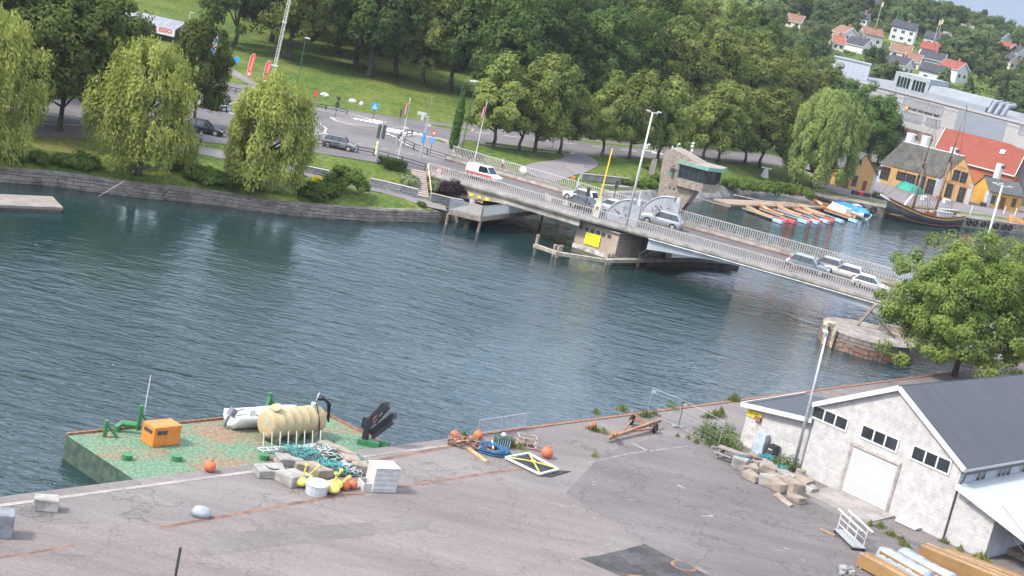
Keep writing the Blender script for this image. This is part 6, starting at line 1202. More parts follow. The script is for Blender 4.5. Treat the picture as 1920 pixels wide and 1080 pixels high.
for (x0, y0, x1, y1, m) in [(1392, 390, 1461, 414, LBL), (1402, 391, 1470, 412, RDF), (1424, 391, 1486, 414, RDF), (1436, 391, 1508, 414, LBL), (1450, 391, 1515, 413, RDF), (1458, 392, 1529, 415, LBL), (1474, 392, 1535, 413, RDF), (1490, 392, 1548, 414, LBL), (1500, 392, 1558, 412, RDF), (1524, 393, 1576, 413, LBL), (1545, 394, 1602, 413, LBL)]:
    a_, b_ = G(x0, y0, .4), G(x1, y1, .4); d_ = (b_ - a_).normalized(); bm_ = MB(); bm_.bar(a_, b_, .22, .16); bo = bm_.build('finger_boom', GALV, dock, world=True); fm = MB(); c_ = b_ - d_ * .2 - up * .1; fm.bar(c_ - d_ * .8, c_ + d_ * .8, .62, .42); fo = fm.build('boom_float', m, bo); fo.data.transform(Matrix.Translation(-dock.location))
mb = MB(); mb.tube([G(1300, 369, 2.0), G(1332, 378, 1.2), G(1370, 388, .8)], .09, 5); mb.tube([G(1376, 365, 1.9), G(1425, 376, 1.3), G(1500, 384, .8)], .09, 5); tag(mb.build('mooring_boom', M('boom_wood', (.42, .36, .3), rough=.8)), 'two thin pale mooring booms running from the bank to the jetty', 'boom')
for i, (x, y, m, L_, B_, mast, lb) in enumerate([(1425, 404, VARN2, 5.6, 1.3, 0, 'slim tan wooden boat nearest the bridge side of the jetty'), (1446, 400, VARN, 5.4, 1.25, 0, 'slim orange brown wooden boat second from the bridge side of the jetty'), (1478, 400, VARN2, 5.6, 1.3, 0, 'open tan wooden boat in the middle of the jetty row'), (1497, 397, VARN, 6.2, 1.4, 4.6, 'open wooden boat with a thin mast at the jetty'), (1522, 400, INW, 5.4, 1.25, 0, 'dark slim wooden boat left of the big orange boat')]):
    p = G(x, y, .1); d_ = G(1535, 413, 0) - G(1474, 392, 0); rowboat('rowing_boat', lb, p, math.atan2(-d_.y, -d_.x), L_, B_, .5, m, 'wooden boats at the jetty', mast, sheer=.5, transom=.15)
d_ = (G(1590, 412, 0) - G(1530, 390, 0)); ang = math.atan2(-d_.y, -d_.x)
o = rowboat('cabin_boat', 'large varnished orange wooden boat with white canopy at the jetty', G(1562, 401, .1), ang, 9.2, 2.3, .8, VARN, None, sheer=.4, transom=.3)
mb = MB(); mb.loft([[(-3.2, -.8, .8), (-3.2, .8, .8), (-3.2, .6, 1.7), (-3.2, -.6, 1.7)], [(.2, -.95, .8), (.2, .95, .8), (.2, .7, 1.75), (.2, -.7, 1.75)], [(1.0, -.8, .8), (1.0, .8, .8), (.9, .6, 1.1), (.9, -.6, 1.1)]]); mb.build('canopy', M('white_canvas', (.58, .57, .55), rough=.9, var=.06), o); MB().box((1.8, 0, 1.0), (1.2, 1.1, .5)).build('cuddy', VARN, o)
o = rowboat('motor_boat', 'white motor boat under a bright blue tarpaulin at the jetty end', G(1590, 399, .1), ang, 8.6, 2.5, .85, WHITE, None, sheer=.25, transom=.8)
mb = MB(); rr = random.Random(4); mb.loft([[(x_, -w_, .85), (x_, -w_ * .5, .95 + h_), (x_, w_ * .5, .95 + h_), (x_, w_, .85)] for x_, w_, h_ in [(-4.2, 1.0, .1), (-3, 1.25, .55), (-1.2, 1.28, .75), (.4, 1.2, .45), (1.6, 1.0, .5), (2.8, .6, .2), (3.6, .2, .05)]]); mb.build('tarpaulin', M('blue_tarp', (.02, .19, .52), rough=.45, var=.15, sc=1.5, bump=.4), o)
MB().box((-1.6, 0, 1.75), (1.2, 1.4, .12)).build('cover_patch', WHITE, o)
# two masted ship at the quay
BLK_H = M('hull_black', (.035, .034, .036), rough=.5, var=.35, sc=1.5); SPAR = M('spar_wood', (.20, .12, .07), rough=.6, var=.25, sc=2); RIGM = M('rigging', (.05, .042, .035), rough=.9)
pb_, ps_ = G(1664, 412, 0), G(1797, 426, 0); sd = (pb_ - ps_); SL = sd.length; ang = math.atan2(sd.y, sd.x); sc0 = (pb_ + ps_) / 2 + Vector((-.0, .9, 0))
ship = thing('sailing_ship', 'old black hulled two masted wooden ship moored at the yellow houses', 'ship', sc0, ang)
rg = hull(SL, 5.0, 1.75, sheer=.62, transom=.45, bowr=.5, n=22, keel=.8, thick=.16, fine=1.25)
MB().loft(rg).build('hull', BLK_H, ship, smooth=True)
mb = MB()
for s_ in (0, 6):
    P = [Vector(r[s_]) + Vector((0, (-.05 if s_ == 0 else .05), -.35)) for r in rg]
    for a_, b_ in zip(P, P[1:]): mb.bar(a_, b_, .08, .28)
    P = [Vector(r[s_]) + Vector((0, 0, .04)) for r in rg]
    for a_, b_ in zip(P, P[1:]): mb.bar(a_, b_, .26, .1, 1)
mb.build('rail_band', [M('rail_ochre', (.42, .21, .06), rough=.5, var=.15), VARN], ship)
mb = MB(); 
for s_ in (1, 5):
    P = [Vector(r[s_]) + Vector((0, (-.05 if s_ == 1 else .05), -.55)) for r in rg]
    for a_, b_ in zip(P, P[1:]): mb.bar(a_, b_, .1, .1)
mb.build('rubbing_strake', M('strake_red', (.22, .08, .05)), ship)
dkp = [(r[0][0], r[0][1] * .9) for r in rg[1:-1]]; dkp += [(x, -y) for x, y in reversed(dkp)]
MB().prism(dkp, .95, 1.1).build('deck', M('ship_deck', (.33, .25, .17), rough=.8, var=.15), ship)
MB().box((-4.2, 0, 1.75), (3.6, 2.2, 1.3)).box((-4.2, 0, 2.45), (3.9, 2.5, .1)).build('deckhouse', WHITE, ship); MB().box((2.4, 0, 1.5), (2.4, 1.8, .9)).build('hatch', VARN2, ship); MB().box((-1.2, .3, 1.6), (1.6, 1.2, 1.0)).build('skylight', VARN, ship)
mb = MB(); 
for x_ in (-5.2, -4.2, -3.2): mb.box((x_, -1.11, 1.9), (.5, .04, .4))
mb.build('window', GLASS, ship)
def mast(fx, pxt, pyt, r, nm):
    b = Vector((fx, 0, 1.0)); w0 = ship.matrix_basis @ b; dr_ = Vector((math.cos(ang), math.sin(ang), 0)); # mast top on the ship's centre plane
    s_, z = FP(pxt, pyt, Vector((ship.location.x, ship.location.y, 0)), dr_); tpt = Vector((s_, 0, z)); mb = MB(); mid_ = b.lerp(tpt, .55); mb.tube([b, mid_], [r, r * .8], 8); mb.tube([b.lerp(tpt, .5) + Vector((.22, 0, 0)), tpt], [r * .6, r * .28], 8); mb.ell(mid_, r * 1.5, r * 1.5, .2, n=8); mb.build(nm, SPAR, ship, smooth=True); return b, tpt
mf = mast(SL * .19, 1757, 224, .24, 'foremast'); mm = mast(-SL * .13, 1814, 197, .26, 'mainmast')
mb = MB()
for b, t_ in (mf, mm):
    h = b.lerp(t_, .55)
    for s_ in (-1, 1):
        for k in (-1.2, -.3, .6): mb.tube([h, (b.x + k - .6, s_ * 2.3, 1.6)], .035, 3)
    mb.tube([t_, (b.x - 4.5, 0, 1.8)], .03, 3)
mb.tube([mf[1], (SL * .5 + 3.4, 0, 3.6)], .03, 3).tube([mf[0].lerp(mf[1], .55), (SL * .5 + 2.4, 0, 3.4)], .035, 3).tube([mf[1], mm[1]], .03, 3).tube([mm[0].lerp(mm[1], .55), mf[0].lerp(mf[1], .1)], .03, 3)
mb.build('rigging', RIGM, ship)
mb = MB(); mb.tube([(SL * .44, 0, 2.6), (SL * .5 + 3.8, 0, 3.9)], [.2, .1], 6); mb.build('bowsprit', SPAR, ship)
mb = MB(); mb.tube([(SL * .46, .1, 2.95), (SL * .5 + 1.5, .0, 3.5), (SL * .5 + 3.2, 0, 4.1)], [.28, .22, .12], 7); mb.tube([(mf[0].x + 3.0, .3, 1.9), (mf[0].x + 2.2, .3, 3.6), (mf[0].x + 1.2, .3, 4.8)], [.24, .26, .14], 7); mb.build('furled_sail', M('sail_cloth', (.60, .57, .50), rough=.9, var=.1), ship, smooth=True)
mb = MB(); mb.tube([mf[0] + Vector((-.2, 0, 1.5)), (mf[0].x - 5.6, .2, 2.7)], .15, 6).tube([mm[0] + Vector((-.2, 0, 1.4)), (mm[0].x - 6.4, .2, 2.6)], .15, 6).tube([mm[0] + Vector((-.2, 0, 1.8)), (mm[0].x - 6.0, .2, 2.9)], .16, 6, 1); mb.build('boom', [VARN2, MATS['sail_cloth']], ship, smooth=True)
# second ship with orange hull at the right edge
o = thing('sailing_ship', 'orange varnished wooden vessel with a single mast at the right edge', 'ship', G(1925, 436, 0) + Vector((1.5, 1, 0)), ang + rad(4)); rg2 = hull(17, 4.6, 1.7, sheer=.5, transom=.4, n=18, keel=.8, thick=.16, fine=1.2); MB().loft(rg2).build('hull', M('hull_varnish', (.45, .20, .05), rough=.35, var=.15, sc=1.5, stretch=(.3, 2, 3), coat=.4), o, smooth=True)
dkp = [(r[0][0], r[0][1] * .9) for r in rg2[1:-1]]; dkp += [(x, -y) for x, y in reversed(dkp)]; MB().prism(dkp, .95, 1.1).build('deck', MATS['ship_deck'], o); MB().box((1.0, 0, 1.9), (4.2, 2.4, 1.6)).build('wheelhouse', VARN, o)
mb = MB(); 
for i in range(5): mb.box((-.6 + i * .8, -1.21, 2.2), (.5, .04, .5))
mb.build('window', WHITE, o); MB().tube([(4.6, 0, 1), (3.4, 0, 8.0)], [.2, .16], 8).build('mast', M('mast_red', (.34, .12, .05), rough=.5, var=.2), o, smooth=True)
# tyres on the quay, covered boat, quay bits
for i, (x, y) in enumerate([(1612, 387), (1634, 391), (1806, 409), (1818, 411), (1832, 412), (1843, 413), (1854, 414), (1868, 416), (1880, 418)]):
    p = G(x, y, .95); b = lerp(BK, p.x); e = .5; dy = (lerp(BK, p.x + e) - lerp(BK, p.x - e)) / (2 * e); l = math.hypot(1, dy); q = Vector((p.x, b, 0)) + Vector((dy / l, -1 / l, 0)) * .28
    mb = MB(); a_ = math.atan2(dy, 1); R0 = .48; mb.tube([(math.cos(a_) * R0 * math.cos(k * math.pi / 7), math.sin(a_) * R0 * math.cos(k * math.pi / 7), R0 * math.sin(k * math.pi / 7)) for k in range(15)], .17, 7)
    ob = mb.build('fender_tyre', RUB); ob.location = (q.x, q.y, .95); tag(ob, ('black fender tyre hung on the quay left of the old ship' if i < 2 else 'black fender tyre hung on the quay right of the old ship'), 'tyre', 'fender tyres on the old quay')
tp = G(1692, 356, 1.8); tl = (G(1725, 372, 1.8) - G(1660, 345, 1.8)); o = thing('covered_boat', 'boat on land under a turquoise green tarpaulin by the big ochre house', 'boat', tp, math.atan2(tl.y, tl.x)); mb = MB()
mb.loft([[(x_, -w_, .1), (x_, -w_ * .55, h_ * .8), (x_, 0, h_), (x_, w_ * .55, h_ * .8), (x_, w_, .1)] for x_, w_, h_ in [(-6.0, 1.0, 2.2), (-3, 1.4, 1.9), (0, 1.5, 1.75), (3, 1.4, 1.8), (6.0, .9, 1.7)]]); mb.build('tarpaulin', M('green_tarp', (.03, .24, .19), rough=.6, var=.2, sc=.8, bump=.6), o); mb = MB()
for x_ in (-4, -1.5, 1.5, 4): mb.box((x_, -1.7, .1), (.4, .4, .4))
mb.build('cradle', WOODG, o)
o = thing('beached_boat', 'grey upturned wooden boat lying by the willow near the jetty', 'boat', G(1545, 372, 1.2), rad(-20)); MB().loft(hull(6.5, 1.8, .6, sheer=.5, transom=.2)).build('hull', WOODG, o)
rq = random.Random(12)
for (x, y, c, l) in [(1611, 370, RED, 'small red container standing on the old quay'), (1622, 372, DGREY, 'dark bench on the quay edge before the first yellow house'), (1600, 368, DGREY, 'dark stack of gear beside the first yellow house'), (1730, 378, WHITE, 'white canvas covered crate on the quay behind the ship'), (1772, 384, WHITE, 'white locker with sloped lid behind the ship'), (1760, 378, VARN2, 'tan wooden locker behind the ship'), (1842, 390, DGREY, 'dark bin at the corner of the deep yellow house')]:
    p = G(x, y, 1.82); mb = MB(); w_ = rq.uniform(.8, 1.6); mb.box((0, 0, .5), (w_, .8, 1.0), rq.uniform(0, 1)); mb.box((0, 0, 1.03), (w_ + .12, .92, .08), 0, rx=.12); ob = mb.build('quay_locker', c); ob.location = p; tag(ob, l, 'locker')
for (x, y, l) in [(1818, 404, 'white leaning post on the quay edge right of the ship'), (1901, 408, 'white leaning post near the orange vessel'), (1880, 405, 'thin white post between the fender tyres and the right house')]:
    p = G(x, y, 1.8); ob = MB().cyl((0, 0, 0), (.15, .1, 1.9), .12, n=6).build('quay_post', WHITE); ob.location = p; tag(ob, l, 'post')
# things on the bank beyond the bridge
p = GT(1433, 333); o = thing('white_sculpture', 'small white cone with a cross arm on the lawn by the weeping willow', 'sculpture', p); mb = MB(); mb.cyl((0, 0, 0), (0, 0, 1.6), .75, .3, 4); mb.bar((-.9, 0, 1.7), (.9, 0, 1.7), .2); mb.build('body', WHITE, o)
p = GT(1221, 327); o = thing('memorial_stone', 'upright grey memorial stone on the lawn left of the tower', 'monument', p); mb = MB(); mb.loft([[(-.45, -.2, 0), (.45, -.2, 0), (.45, .2, 0), (-.45, .2, 0)], [(-.38, -.15, 2.2), (.38, -.15, 2.5), (.38, .15, 2.5), (-.38, .15, 2.2)]]); mb.build('stone', CONC, o)
pa, pb2 = GT(1088, 336), GT(1178, 345); o = thing('concrete_bench_wall', 'low grey concrete bench wall on the lawn behind the yellow boom', 'wall', pa); mb = MB(); mb.bar(pa + up * .35, pb2 + up * .35, .5, .9); mb.bar(pa + up * .83, pb2 + up * .83, .7, .1); mb.build('wall', CONC, o, world=True)
mb = MB(); a_, b_ = GT(1130, 350), GT(1180, 354); mb.bar(a_ + up * .1, b_ + up * .1, .8, .4); mb.build('step', CONC, o, world=True)
# ------------------------------------------------------------------ left side: fences, signs, lamps, filling station
def bfence(pts, label, step=2.2, h=.85):
    P = [GT(*p) for p in pts]; o = thing('pipe_fence', label, 'fence', P[0]); mb = MB(); po = MB()
    for a, b in zip(P, P[1:]):
        for hh in (h, h * .55): mb.bar(a + up * hh, b + up * hh, .1, .1)
        n = max(1, round((b - a).length / step))
        for i in range(n + 1): q = a.lerp(b, i / n); po.bar(q - up * .2, q + up * (h + .03), .12, .12)
    mb.build('rail', DGREY, o, world=True); po.build('post', DGREY, o, world=True); return o
bfence([(338, 248), (432, 258), (570, 271), (640, 282), (700, 293), (752, 307), (796, 320)], 'long dark two rail fence along the near side of the road')
bfence([(572, 202), (610, 208), (650, 217)], 'short dark two rail fence by the upper road behind the second willow')
bfence([(745, 266), (752, 258), (772, 256)], 'short dark two rail fence wrapping the pavement corner by the flagpole')
bfence([(757, 273), (775, 281), (800, 291), (835, 302), (868, 313)], 'dark two rail fence along the pavement under the gantry sign')
bfence([(412, 170), (470, 183)], 'short dark two rail fence near the red banners')
def post_sign(px, py, h, label, build, r=.045, mat=DGREY):
    p = GT(px, py); o = thing('road_sign', label, 'sign', p, rad(-8)); MB().cyl((0, 0, -.1), (0, 0, h), r, n=6).build('post', mat, o); build(o, h); return o
def disc(o, z, r, mat, nm='sign_plate', y=-.07, n=16): MB().cyl((0, y, z), (0, y - .03, z), r, n=n).build(nm, mat, o)
def sq_(o, z, w, h, mat, nm='sign_plate', y=-.07): MB().box((0, y, z), (w, .03, h)).build(nm, mat, o)
SBLUE = M('sign_blue', (.02, .25, .60), rough=.4, var=.04); SRED = M('sign_red', (.6, .04, .04), rough=.4, var=.04)
def crossing(o, h):
    sq_(o, h - .4, .95, .95, SBLUE); MB().extr([(-.36, -.087, h - .75), (.36, -.087, h - .75), (0, -.087, h - .08)], (0, -.01, 0)).build('triangle', WHITE, o); MB().bar((-.02, -.1, h - .62), (.0, -.1, h - .3), .08, .02).bar((-.1, -.1, h - .7), (.1, -.1, h - .42), .05, .02).build('walking_figure', MATS['sign_black'], o)
post_sign(697, 233, 3.0, 'square blue pedestrian crossing sign with white triangle', crossing)
def yieldr(o, h):
    MB().extr([(-.45, -.08, h), (.45, -.08, h), (0, -.08, h - .8)], (0, -.03, 0)).build('sign_plate', SRED, o); MB().extr([(-.25, -.112, h - .11), (.25, -.112, h - .11), (0, -.112, h - .55)], (0, -.01, 0)).build('sign_face', WHITE, o); disc(o, h - 1.2, .4, SBLUE)
    mb = MB(); mb.tube([(.22 * math.cos(a), -.11, h - 1.2 + .22 * math.sin(a)) for a in [k * math.pi / 6 for k in range(13)]], .035, 4); mb.build('arrow_ring', WHITE, o)
post_sign(806, 289, 3.1, 'give way triangle above a round blue roundabout sign', yieldr)
post_sign(628, 221, 3.0, 'dark backs of two road signs on one post by the upper road', lambda o, h: (MB().extr([(-.42, .05, h), (.42, .05, h), (0, .05, h - .75)], (0, .03, 0)).build('sign_back', DGREY, o), disc(o, h - 1.1, .38, DGREY, 'sign_back', .08)))
def limit(o, h):
    disc(o, h - .4, .42, SRED); disc(o, h - .4, .3, WHITE, 'sign_face', -.102); disc(o, h - 1.15, .36, M('sign_pale_yellow', (.75, .62, .12), rough=.4))
post_sign(1036, 277, 3.2, 'round red rimmed sign over a round yellow sign behind the lime trunks', limit)
post_sign(1219, 289, 2.6, 'small blue sign on a thin post between two lime trunks', lambda o, h: (sq_(o, h - .3, .7, .55, SBLUE), sq_(o, h - .9, .5, .35, GALV)))
def noent(o, h):
    disc(o, h - .45, .45, SRED); disc(o, h - .45, .32, WHITE, 'sign_face', -.102); MB().bar((-.08, -.115, h - .58), (.08, -.115, h - .32), .09, .02).bar((.08, -.115, h - .58), (-.08, -.115, h - .32), .09, .02).build('symbol', SRED, o)
post_sign(818, 350, 2.4, 'round red rimmed white sign beside the purple shrub', noent, mat=GALV)
post_sign(749, 227, 1.7, 'low dark traffic bollard sign on the narrow island', lambda o, h: sq_(o, h - .4, .3, .9, DGREY))
post_sign(740, 283, 1.9, 'thin grey marker post in front of the bent pavement fence', lambda o, h: sq_(o, h - .5, .16, .9, GALV), mat=GALV)
post_sign(802, 222, 3.6, 'thin pole at the lawn edge behind the gantry sign', lambda o, h: sq_(o, h - .2, .1, .3, GALV), r=.03, mat=GALV)
post_sign(588, 196, 3.2, 'thin green pole and red sign back at the lawn edge', lambda o, h: sq_(o, h - 1.5, .4, .8, SRED), r=.03)
post_sign(441, 128, 1.6, 'small round blue sign on the lawn near the price pylon', lambda o, h: disc(o, h - .2, .5, SBLUE))
p = GT(424, 146); post_sign(424, 146, 1.8, 'red and white small sign beside the narrow lawn path', lambda o, h: sq_(o, h - .4, .5, .9, SRED))
p = GT(705, 302); o = thing('information_board', 'dark double information board on a tall grey pole by the hedge', 'sign', p, rad(-30)); MB().cyl((0, 0, -.1), (0, 0, 5.2), .11, n=8).build('pole', GALV, o); MB().box((-.38, .05, 3.6), (.55, .1, 1.7)).box((.28, .05, 3.7), (.45, .1, 1.7)).build('panel', DGREY, o); MB().box((-.35, .1, 1.6), (.3, .08, 1.6)).build('notice', M('pale_yellow', (.5, .5, .25)), o)
p = GT(787, 299); o = thing('gantry_sign', 'grey angled mast with a sign arm reaching left over the road', 'sign', p, rad(-8)); MB().cyl((0, 0, -.1), (0, 0, 5.6), .16, .13, 8).build('pole', GALV, o); MB().bar((.1, 0, 5.5), (-1.5, 0, 5.6), .22, .2).build('arm', GALV, o); MB().box((-.9, 0, 5.75), (1.2, .12, .45)).box((-.7, -.1, 5.4), (.35, .1, .9)).build('panel', LGREY, o); MB().box((0, -.2, 2.6), (.4, .08, .7)).box((0, -.2, 3.3), (.34, .08, .4)).build('side_plate', SBLUE, o)
for (x, y, tx, ty, l) in [(746, 300, 769, 185, 'white flagpole with limp red flag beside the short hedge'), (889, 305, 916, 193, 'white flagpole with limp red flag at the bridge end')]:
    q = GT(x, y); h = Hz(q, tx, ty) - q.z; o = thing('flagpole', l, 'flagpole', q, rad(20)); MB().tube([(0, 0, 0), (0, 0, h)], [.09, .05], 8).ell((0, 0, h), .1).build('pole', WHITE, o); mb = MB(); mb.loft([[(-.03, -.03, h - .5), (-.22, .05, h - .6), (-.35, -.04, h - .75), (-.2, -.1, h - .7)], [(-.03, -.03, h - 1.9), (-.3, .08, h - 2.0), (-.45, -.06, h - 2.15), (-.25, -.14, h - 2.1)]]); mb.build('flag', M('flag_red', (.55, .07, .06), rough=.8, var=.15), o); mb = MB(); mb.box((-.3, -.13, h - 1.4), (.12, .04, 1.2)); mb.build('flag_stripe', WHITE, o)
GLAMP = M('lamp_green', (.02, .10, .06), rough=.5)
for (x, y, tx, ty, arm, l) in [(552, 186, 571, 71, 0, 'slim green street lamp at the edge of the lawn'), (867, 275, 895, 155, -.5, 'green and black street lamp right of the columnar tree'), (846, 262, 872, 148, 1.4, 'green street lamp with curved arm behind the columnar tree'), (352, 52, 359, 24, 0, 'pale street lamp behind the dark linden near the filling station'), (398, 100, 407, 58, 0, 'pale lamp post next to the price pylon')]:
    q = GT(x, y); h = Hz(q, tx, ty) - q.z; o = thing('street_lamp', l, 'street lamp', q); m = GLAMP if 'green' in l else LGREY
    mb = MB(); 
    if arm > 1: mb.tube([(0, 0, 0), (0, 0, h * .85), (.2, 0, h * .96), (.7, 0, h), (1.4, 0, h)], .06, 6); hx = 1.7
    else: mb.tube([(0, 0, 0), (0, 0, h * .45), (0, 0, h)], [.10, .075, .055], 6); hx = arm if arm else .25
    mb.build('pole', m, o); MB().box((hx, 0, h + .05), (.75, .3, .14)).build('lamp_head', WHITE, o)
q = GT(508, 158); s_top = AtY(547, -20, q.y); o = thing('lattice_mast', 'tall thin pale lattice mast rising out of the picture above the lawn', 'mast', q); h = s_top.z - q.z; dx_ = s_top.x - q.x; mb = MB()
for ox, oy in ((-.22, 0), (.22, 0), (0, .3)): mb.tube([(ox, oy, 0), (dx_ + ox, oy, h)], .045, 4)
n = 30
for i in range(n):
    a, b = i / n, (i + 1) / n; mb.tube([(dx_ * a - .22, 0, h * a), (dx_ * b + .22, 0, h * b)], .025, 3); mb.tube([(dx_ * a + .22, 0, h * a), (dx_ * b, .3, h * b)], .025, 3)
mb.build('lattice', M('mast_pale', (.5, .48, .42), rough=.6), o); MB().box((dx_ * .18, -.3, h * .2), (1.2, .3, .16)).box((dx_ * .66, -.3, h * .66), (.7, .2, .16)).build('floodlight', WHITE, o)
for (x, y, l) in [(461, 149, 'red feather banner nearer the price pylon'), (490, 163, 'red feather banner next to the lattice mast')]:
    q = GT(x, y); o = thing('feather_banner', l, 'banner', q, rad(-12), 'red feather banners'); MB().tube([(0, 0, 0), (0, 0, 2.6), (.12, 0, 3.7), (.45, 0, 4.1), (.8, 0, 4.1)], .04, 5).build('pole', WHITE, o); mb = MB(); P = [(.05, 0, .7), (.62, 0, .45), (.95, 0, 3.9), (.75, 0, 4.1), (.45, 0, 4.1), (.16, 0, 3.7), (.05, 0, 2.6)]; mb.extr(P, (0, .03, 0)); mb.build('cloth', M('banner_red', (.55, .06, .055), rough=.7, var=.08), o); mb = MB(); rr = random.Random(int(x))
    for i in range(9): mb.box((.42 + .03 * i, -.012, 1.6 + i * .24), (.16, .008, rr.uniform(.08, .17)))
    mb.box((.36, -.012, .95), (.36, .008, .4)); mb.build('faded_print', WHITE, o)
# sign pylon
q = GT(392, 108); h = Hz(q, 402, 62) - q.z; o = thing('price_pylon', 'white filling station price pylon with round oval logo and red blue panels', 'sign', q, rad(25)); MB().box((0, 0, h / 2), (1.75, .4, h)).build('panel', WHITE, o, bevel=.05); MB().box((-.9, 0, h / 2), (.1, .44, h)).build('edge', M('pylon_purple', (.18, .08, .35)), o)
mb = MB(); c_ = Vector((.2, -.21, h - 1.15)); mb.cyl(c_, c_ - Vector((0, .04, 0)), .62, n=20); mb.build('logo_ring', SBLUE, o); mb = MB(); mb.cyl(c_ - Vector((0, .04, 0)), c_ - Vector((0, .06, 0)), .52, n=20); mb.build('logo_face', WHITE, o); 
text('Esso', q + Matrix.Rotation(rad(25), 3, 'Z') @ (c_ - Vector((0, .075, 0))), Matrix.Rotation(rad(25), 3, 'Z') @ Vector((1, 0, 0)), up, .46, SRED, o, bold=.012); MB().box((.1, -.215, h * .42), (1.2, .03, .35)).build('price_panel', SRED, o); MB().box((.1, -.215, h * .30), (1.2, .03, .4)).build('price_panel', SBLUE, o)
# filling station canopies
e0, e1 = AtY(112, 22, 262), AtY(326, 72, 262); e1.z = e0.z; cu = (e1 - e0).normalized(); cv = Vector((-cu.y, cu.x, 0)); o = thing('filling_station', 'filling station with grey ribbed canopy and red and white lettered edge behind the lindens', 'building', (e0.x, e0.y, 4)); CL = (e1 - e0).length
mb = MB(); mb.extr([e0, e0 + cu * CL, e0 + cu * CL + up * .55, e0 + up * .55], cv * .1); mb.build('fascia_white', WHITE, o, world=True); mb = MB(); mb.extr([e0 + up * .55, e0 + cu * (CL - 3.6) + up * .55, e0 + cu * (CL - 3.6) + up * 1.2, e0 + up * 1.2], cv * .1); mb.build('fascia_red', RED, o, world=True); mb = MB(); mb.extr([e0 + cu * (CL - 3.6) + up * .55, e0 + cu * CL + up * .55, e0 + cu * CL + up * 1.2, e0 + cu * (CL - 3.6) + up * 1.2], cv * .09); mb.build('sign_band', WHITE, o, world=True)
text('ESSO', e0 + cu * (CL - 1.6) + up * .75 - cv * .04, cu, up, 1.0, SRED, o, bold=.02); mb = MB(); mb.extr([e0 + cu * (CL - 4.4) + up * .35 - cv * .03, e0 + cu * (CL - 3.0) + up * .35 - cv * .03, e0 + cu * (CL - 3.2) + up * 1.1 - cv * .03, e0 + cu * (CL - 4.4) + up * 1.1 - cv * .03], cv * .02); mb.build('red_panel', RED, o, world=True)
mb = MB(); mb.extr([e0 + up * 1.2 + cv * .0, e0 + up * 2.1 + cv * 7, e0 + up * 1.9 + cv * 7, e0 + up * 1.0 + cv * .12], cu * CL); mb.build('canopy_roof', ROOFM('canopy_sheet', (.2, .205, .22), .5, bump=.8), o, world=True)
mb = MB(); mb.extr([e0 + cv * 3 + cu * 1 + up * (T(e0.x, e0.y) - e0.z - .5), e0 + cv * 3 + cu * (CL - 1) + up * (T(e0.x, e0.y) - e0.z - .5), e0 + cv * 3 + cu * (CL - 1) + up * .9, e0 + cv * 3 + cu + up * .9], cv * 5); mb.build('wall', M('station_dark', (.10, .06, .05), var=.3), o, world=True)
# low walls, steps, signs and boxes left of the bridge
STW = BR('terrace_stone', (.24, .24, .25), (.18, .18, .19), (.09, .09, .09), bw=.7, bh=.3, ms=.03, bump=.8, dirt=.3)
def lowwall(pts, h, w, label):
    P = [GT(*p) for p in pts]; o = thing('terrace_wall', label, 'wall', P[0]); R_ = []; 
    for i, q in enumerate(P):
        d_ = P[min(i + 1, len(P) - 1)] - P[max(i - 1, 0)]; d_.z = 0; d_.normalize(); n = Vector((-d_.y, d_.x, 0)) * w / 2; R_.append([q - n - up * .4, q + n - up * .4, q + n + up * h, q - n + up * h])
    MB().loft(R_).build('wall', STW, o, world=True); MB().loft([[r[3] + (r[3] - r[2]) * .08 + up * .002, r[2] + (r[2] - r[3]) * .08 + up * .002, r[2] + (r[2] - r[3]) * .08 + up * .07, r[3] + (r[3] - r[2]) * .08 + up * .07] for r in R_]).build('coping', KERBM, o, world=True)
lowwall([(552, 319), (578, 324), (612, 331), (640, 340), (662, 345)], .7, .5, 'low grey stone terrace wall left of the large round bush'); lowwall([(692, 350), (720, 356), (750, 363), (782, 371)], .95, .5, 'low grey stone terrace wall running to the brick steps'); lowwall([(806, 375), (838, 383), (866, 388)], .8, .5, 'low grey stone wall below the purple shrub')
b0_, b1_ = GT(790, 369), GT(782, 332); b1_.z = 3.5; b0_.z = T(b0_.x, b0_.y); sd_ = (b1_ - b0_); hl = Vector((sd_.x, sd_.y, 0)); hlen = hl.length; hl.normalize(); hs = Vector((hl.y, -hl.x, 0)); o = thing('brick_steps', 'red brick steps climbing between the variegated shrubs', 'steps', b0_); n = 12; mb = MB()
for i in range(n):
    a = b0_ + hl * (hlen * i / n) + up * (sd_.z * (i + 1) / n); mb.extr([a - hs * .9 - up * .6, a + hs * .9 - up * .6, a + hs * .9, a - hs * .9], hl * (hlen / n * .98))
mb.build('treads', BR('step_brick', (.24, .12, .09), (.30, .19, .15), (.33, .3, .27), bw=.3, bh=.17, ms=.04, dirt=.2), o, world=True); mb = MB(); a, b = b0_ + hs * 1.0, b1_ + hs * 1.0; mb.tube([a + up * .9, b + up * 1.0], .06, 6); mb.bar(a, a + up * .92, .07); mb.bar(b, b + up * 1.0, .07); mb.build('handrail', M('handrail_yellow', (.6, .45, .2), rough=.6), o, world=True)
q = GT(592, 352); o = thing('yellow_board', 'tilted bright yellow board on short legs on the bank lawn', 'sign', q, rad(-15)); MB().box((0, 0, .95), (1.15, .06, .75), 0, rx=-.2).build('panel', YEL, o); MB().bar((-.4, .1, 0), (-.4, .05, .7), .06).bar((.4, .1, 0), (.4, .05, .7), .06).build('legs', DGREY, o); MB().box((.05, -.05, 1.0), (.8, .01, .12), 0, rx=-.2).box((-.05, -.05, .8), (.6, .01, .08), 0, rx=-.2).build('faded_print', MATS['print_olive'], o)
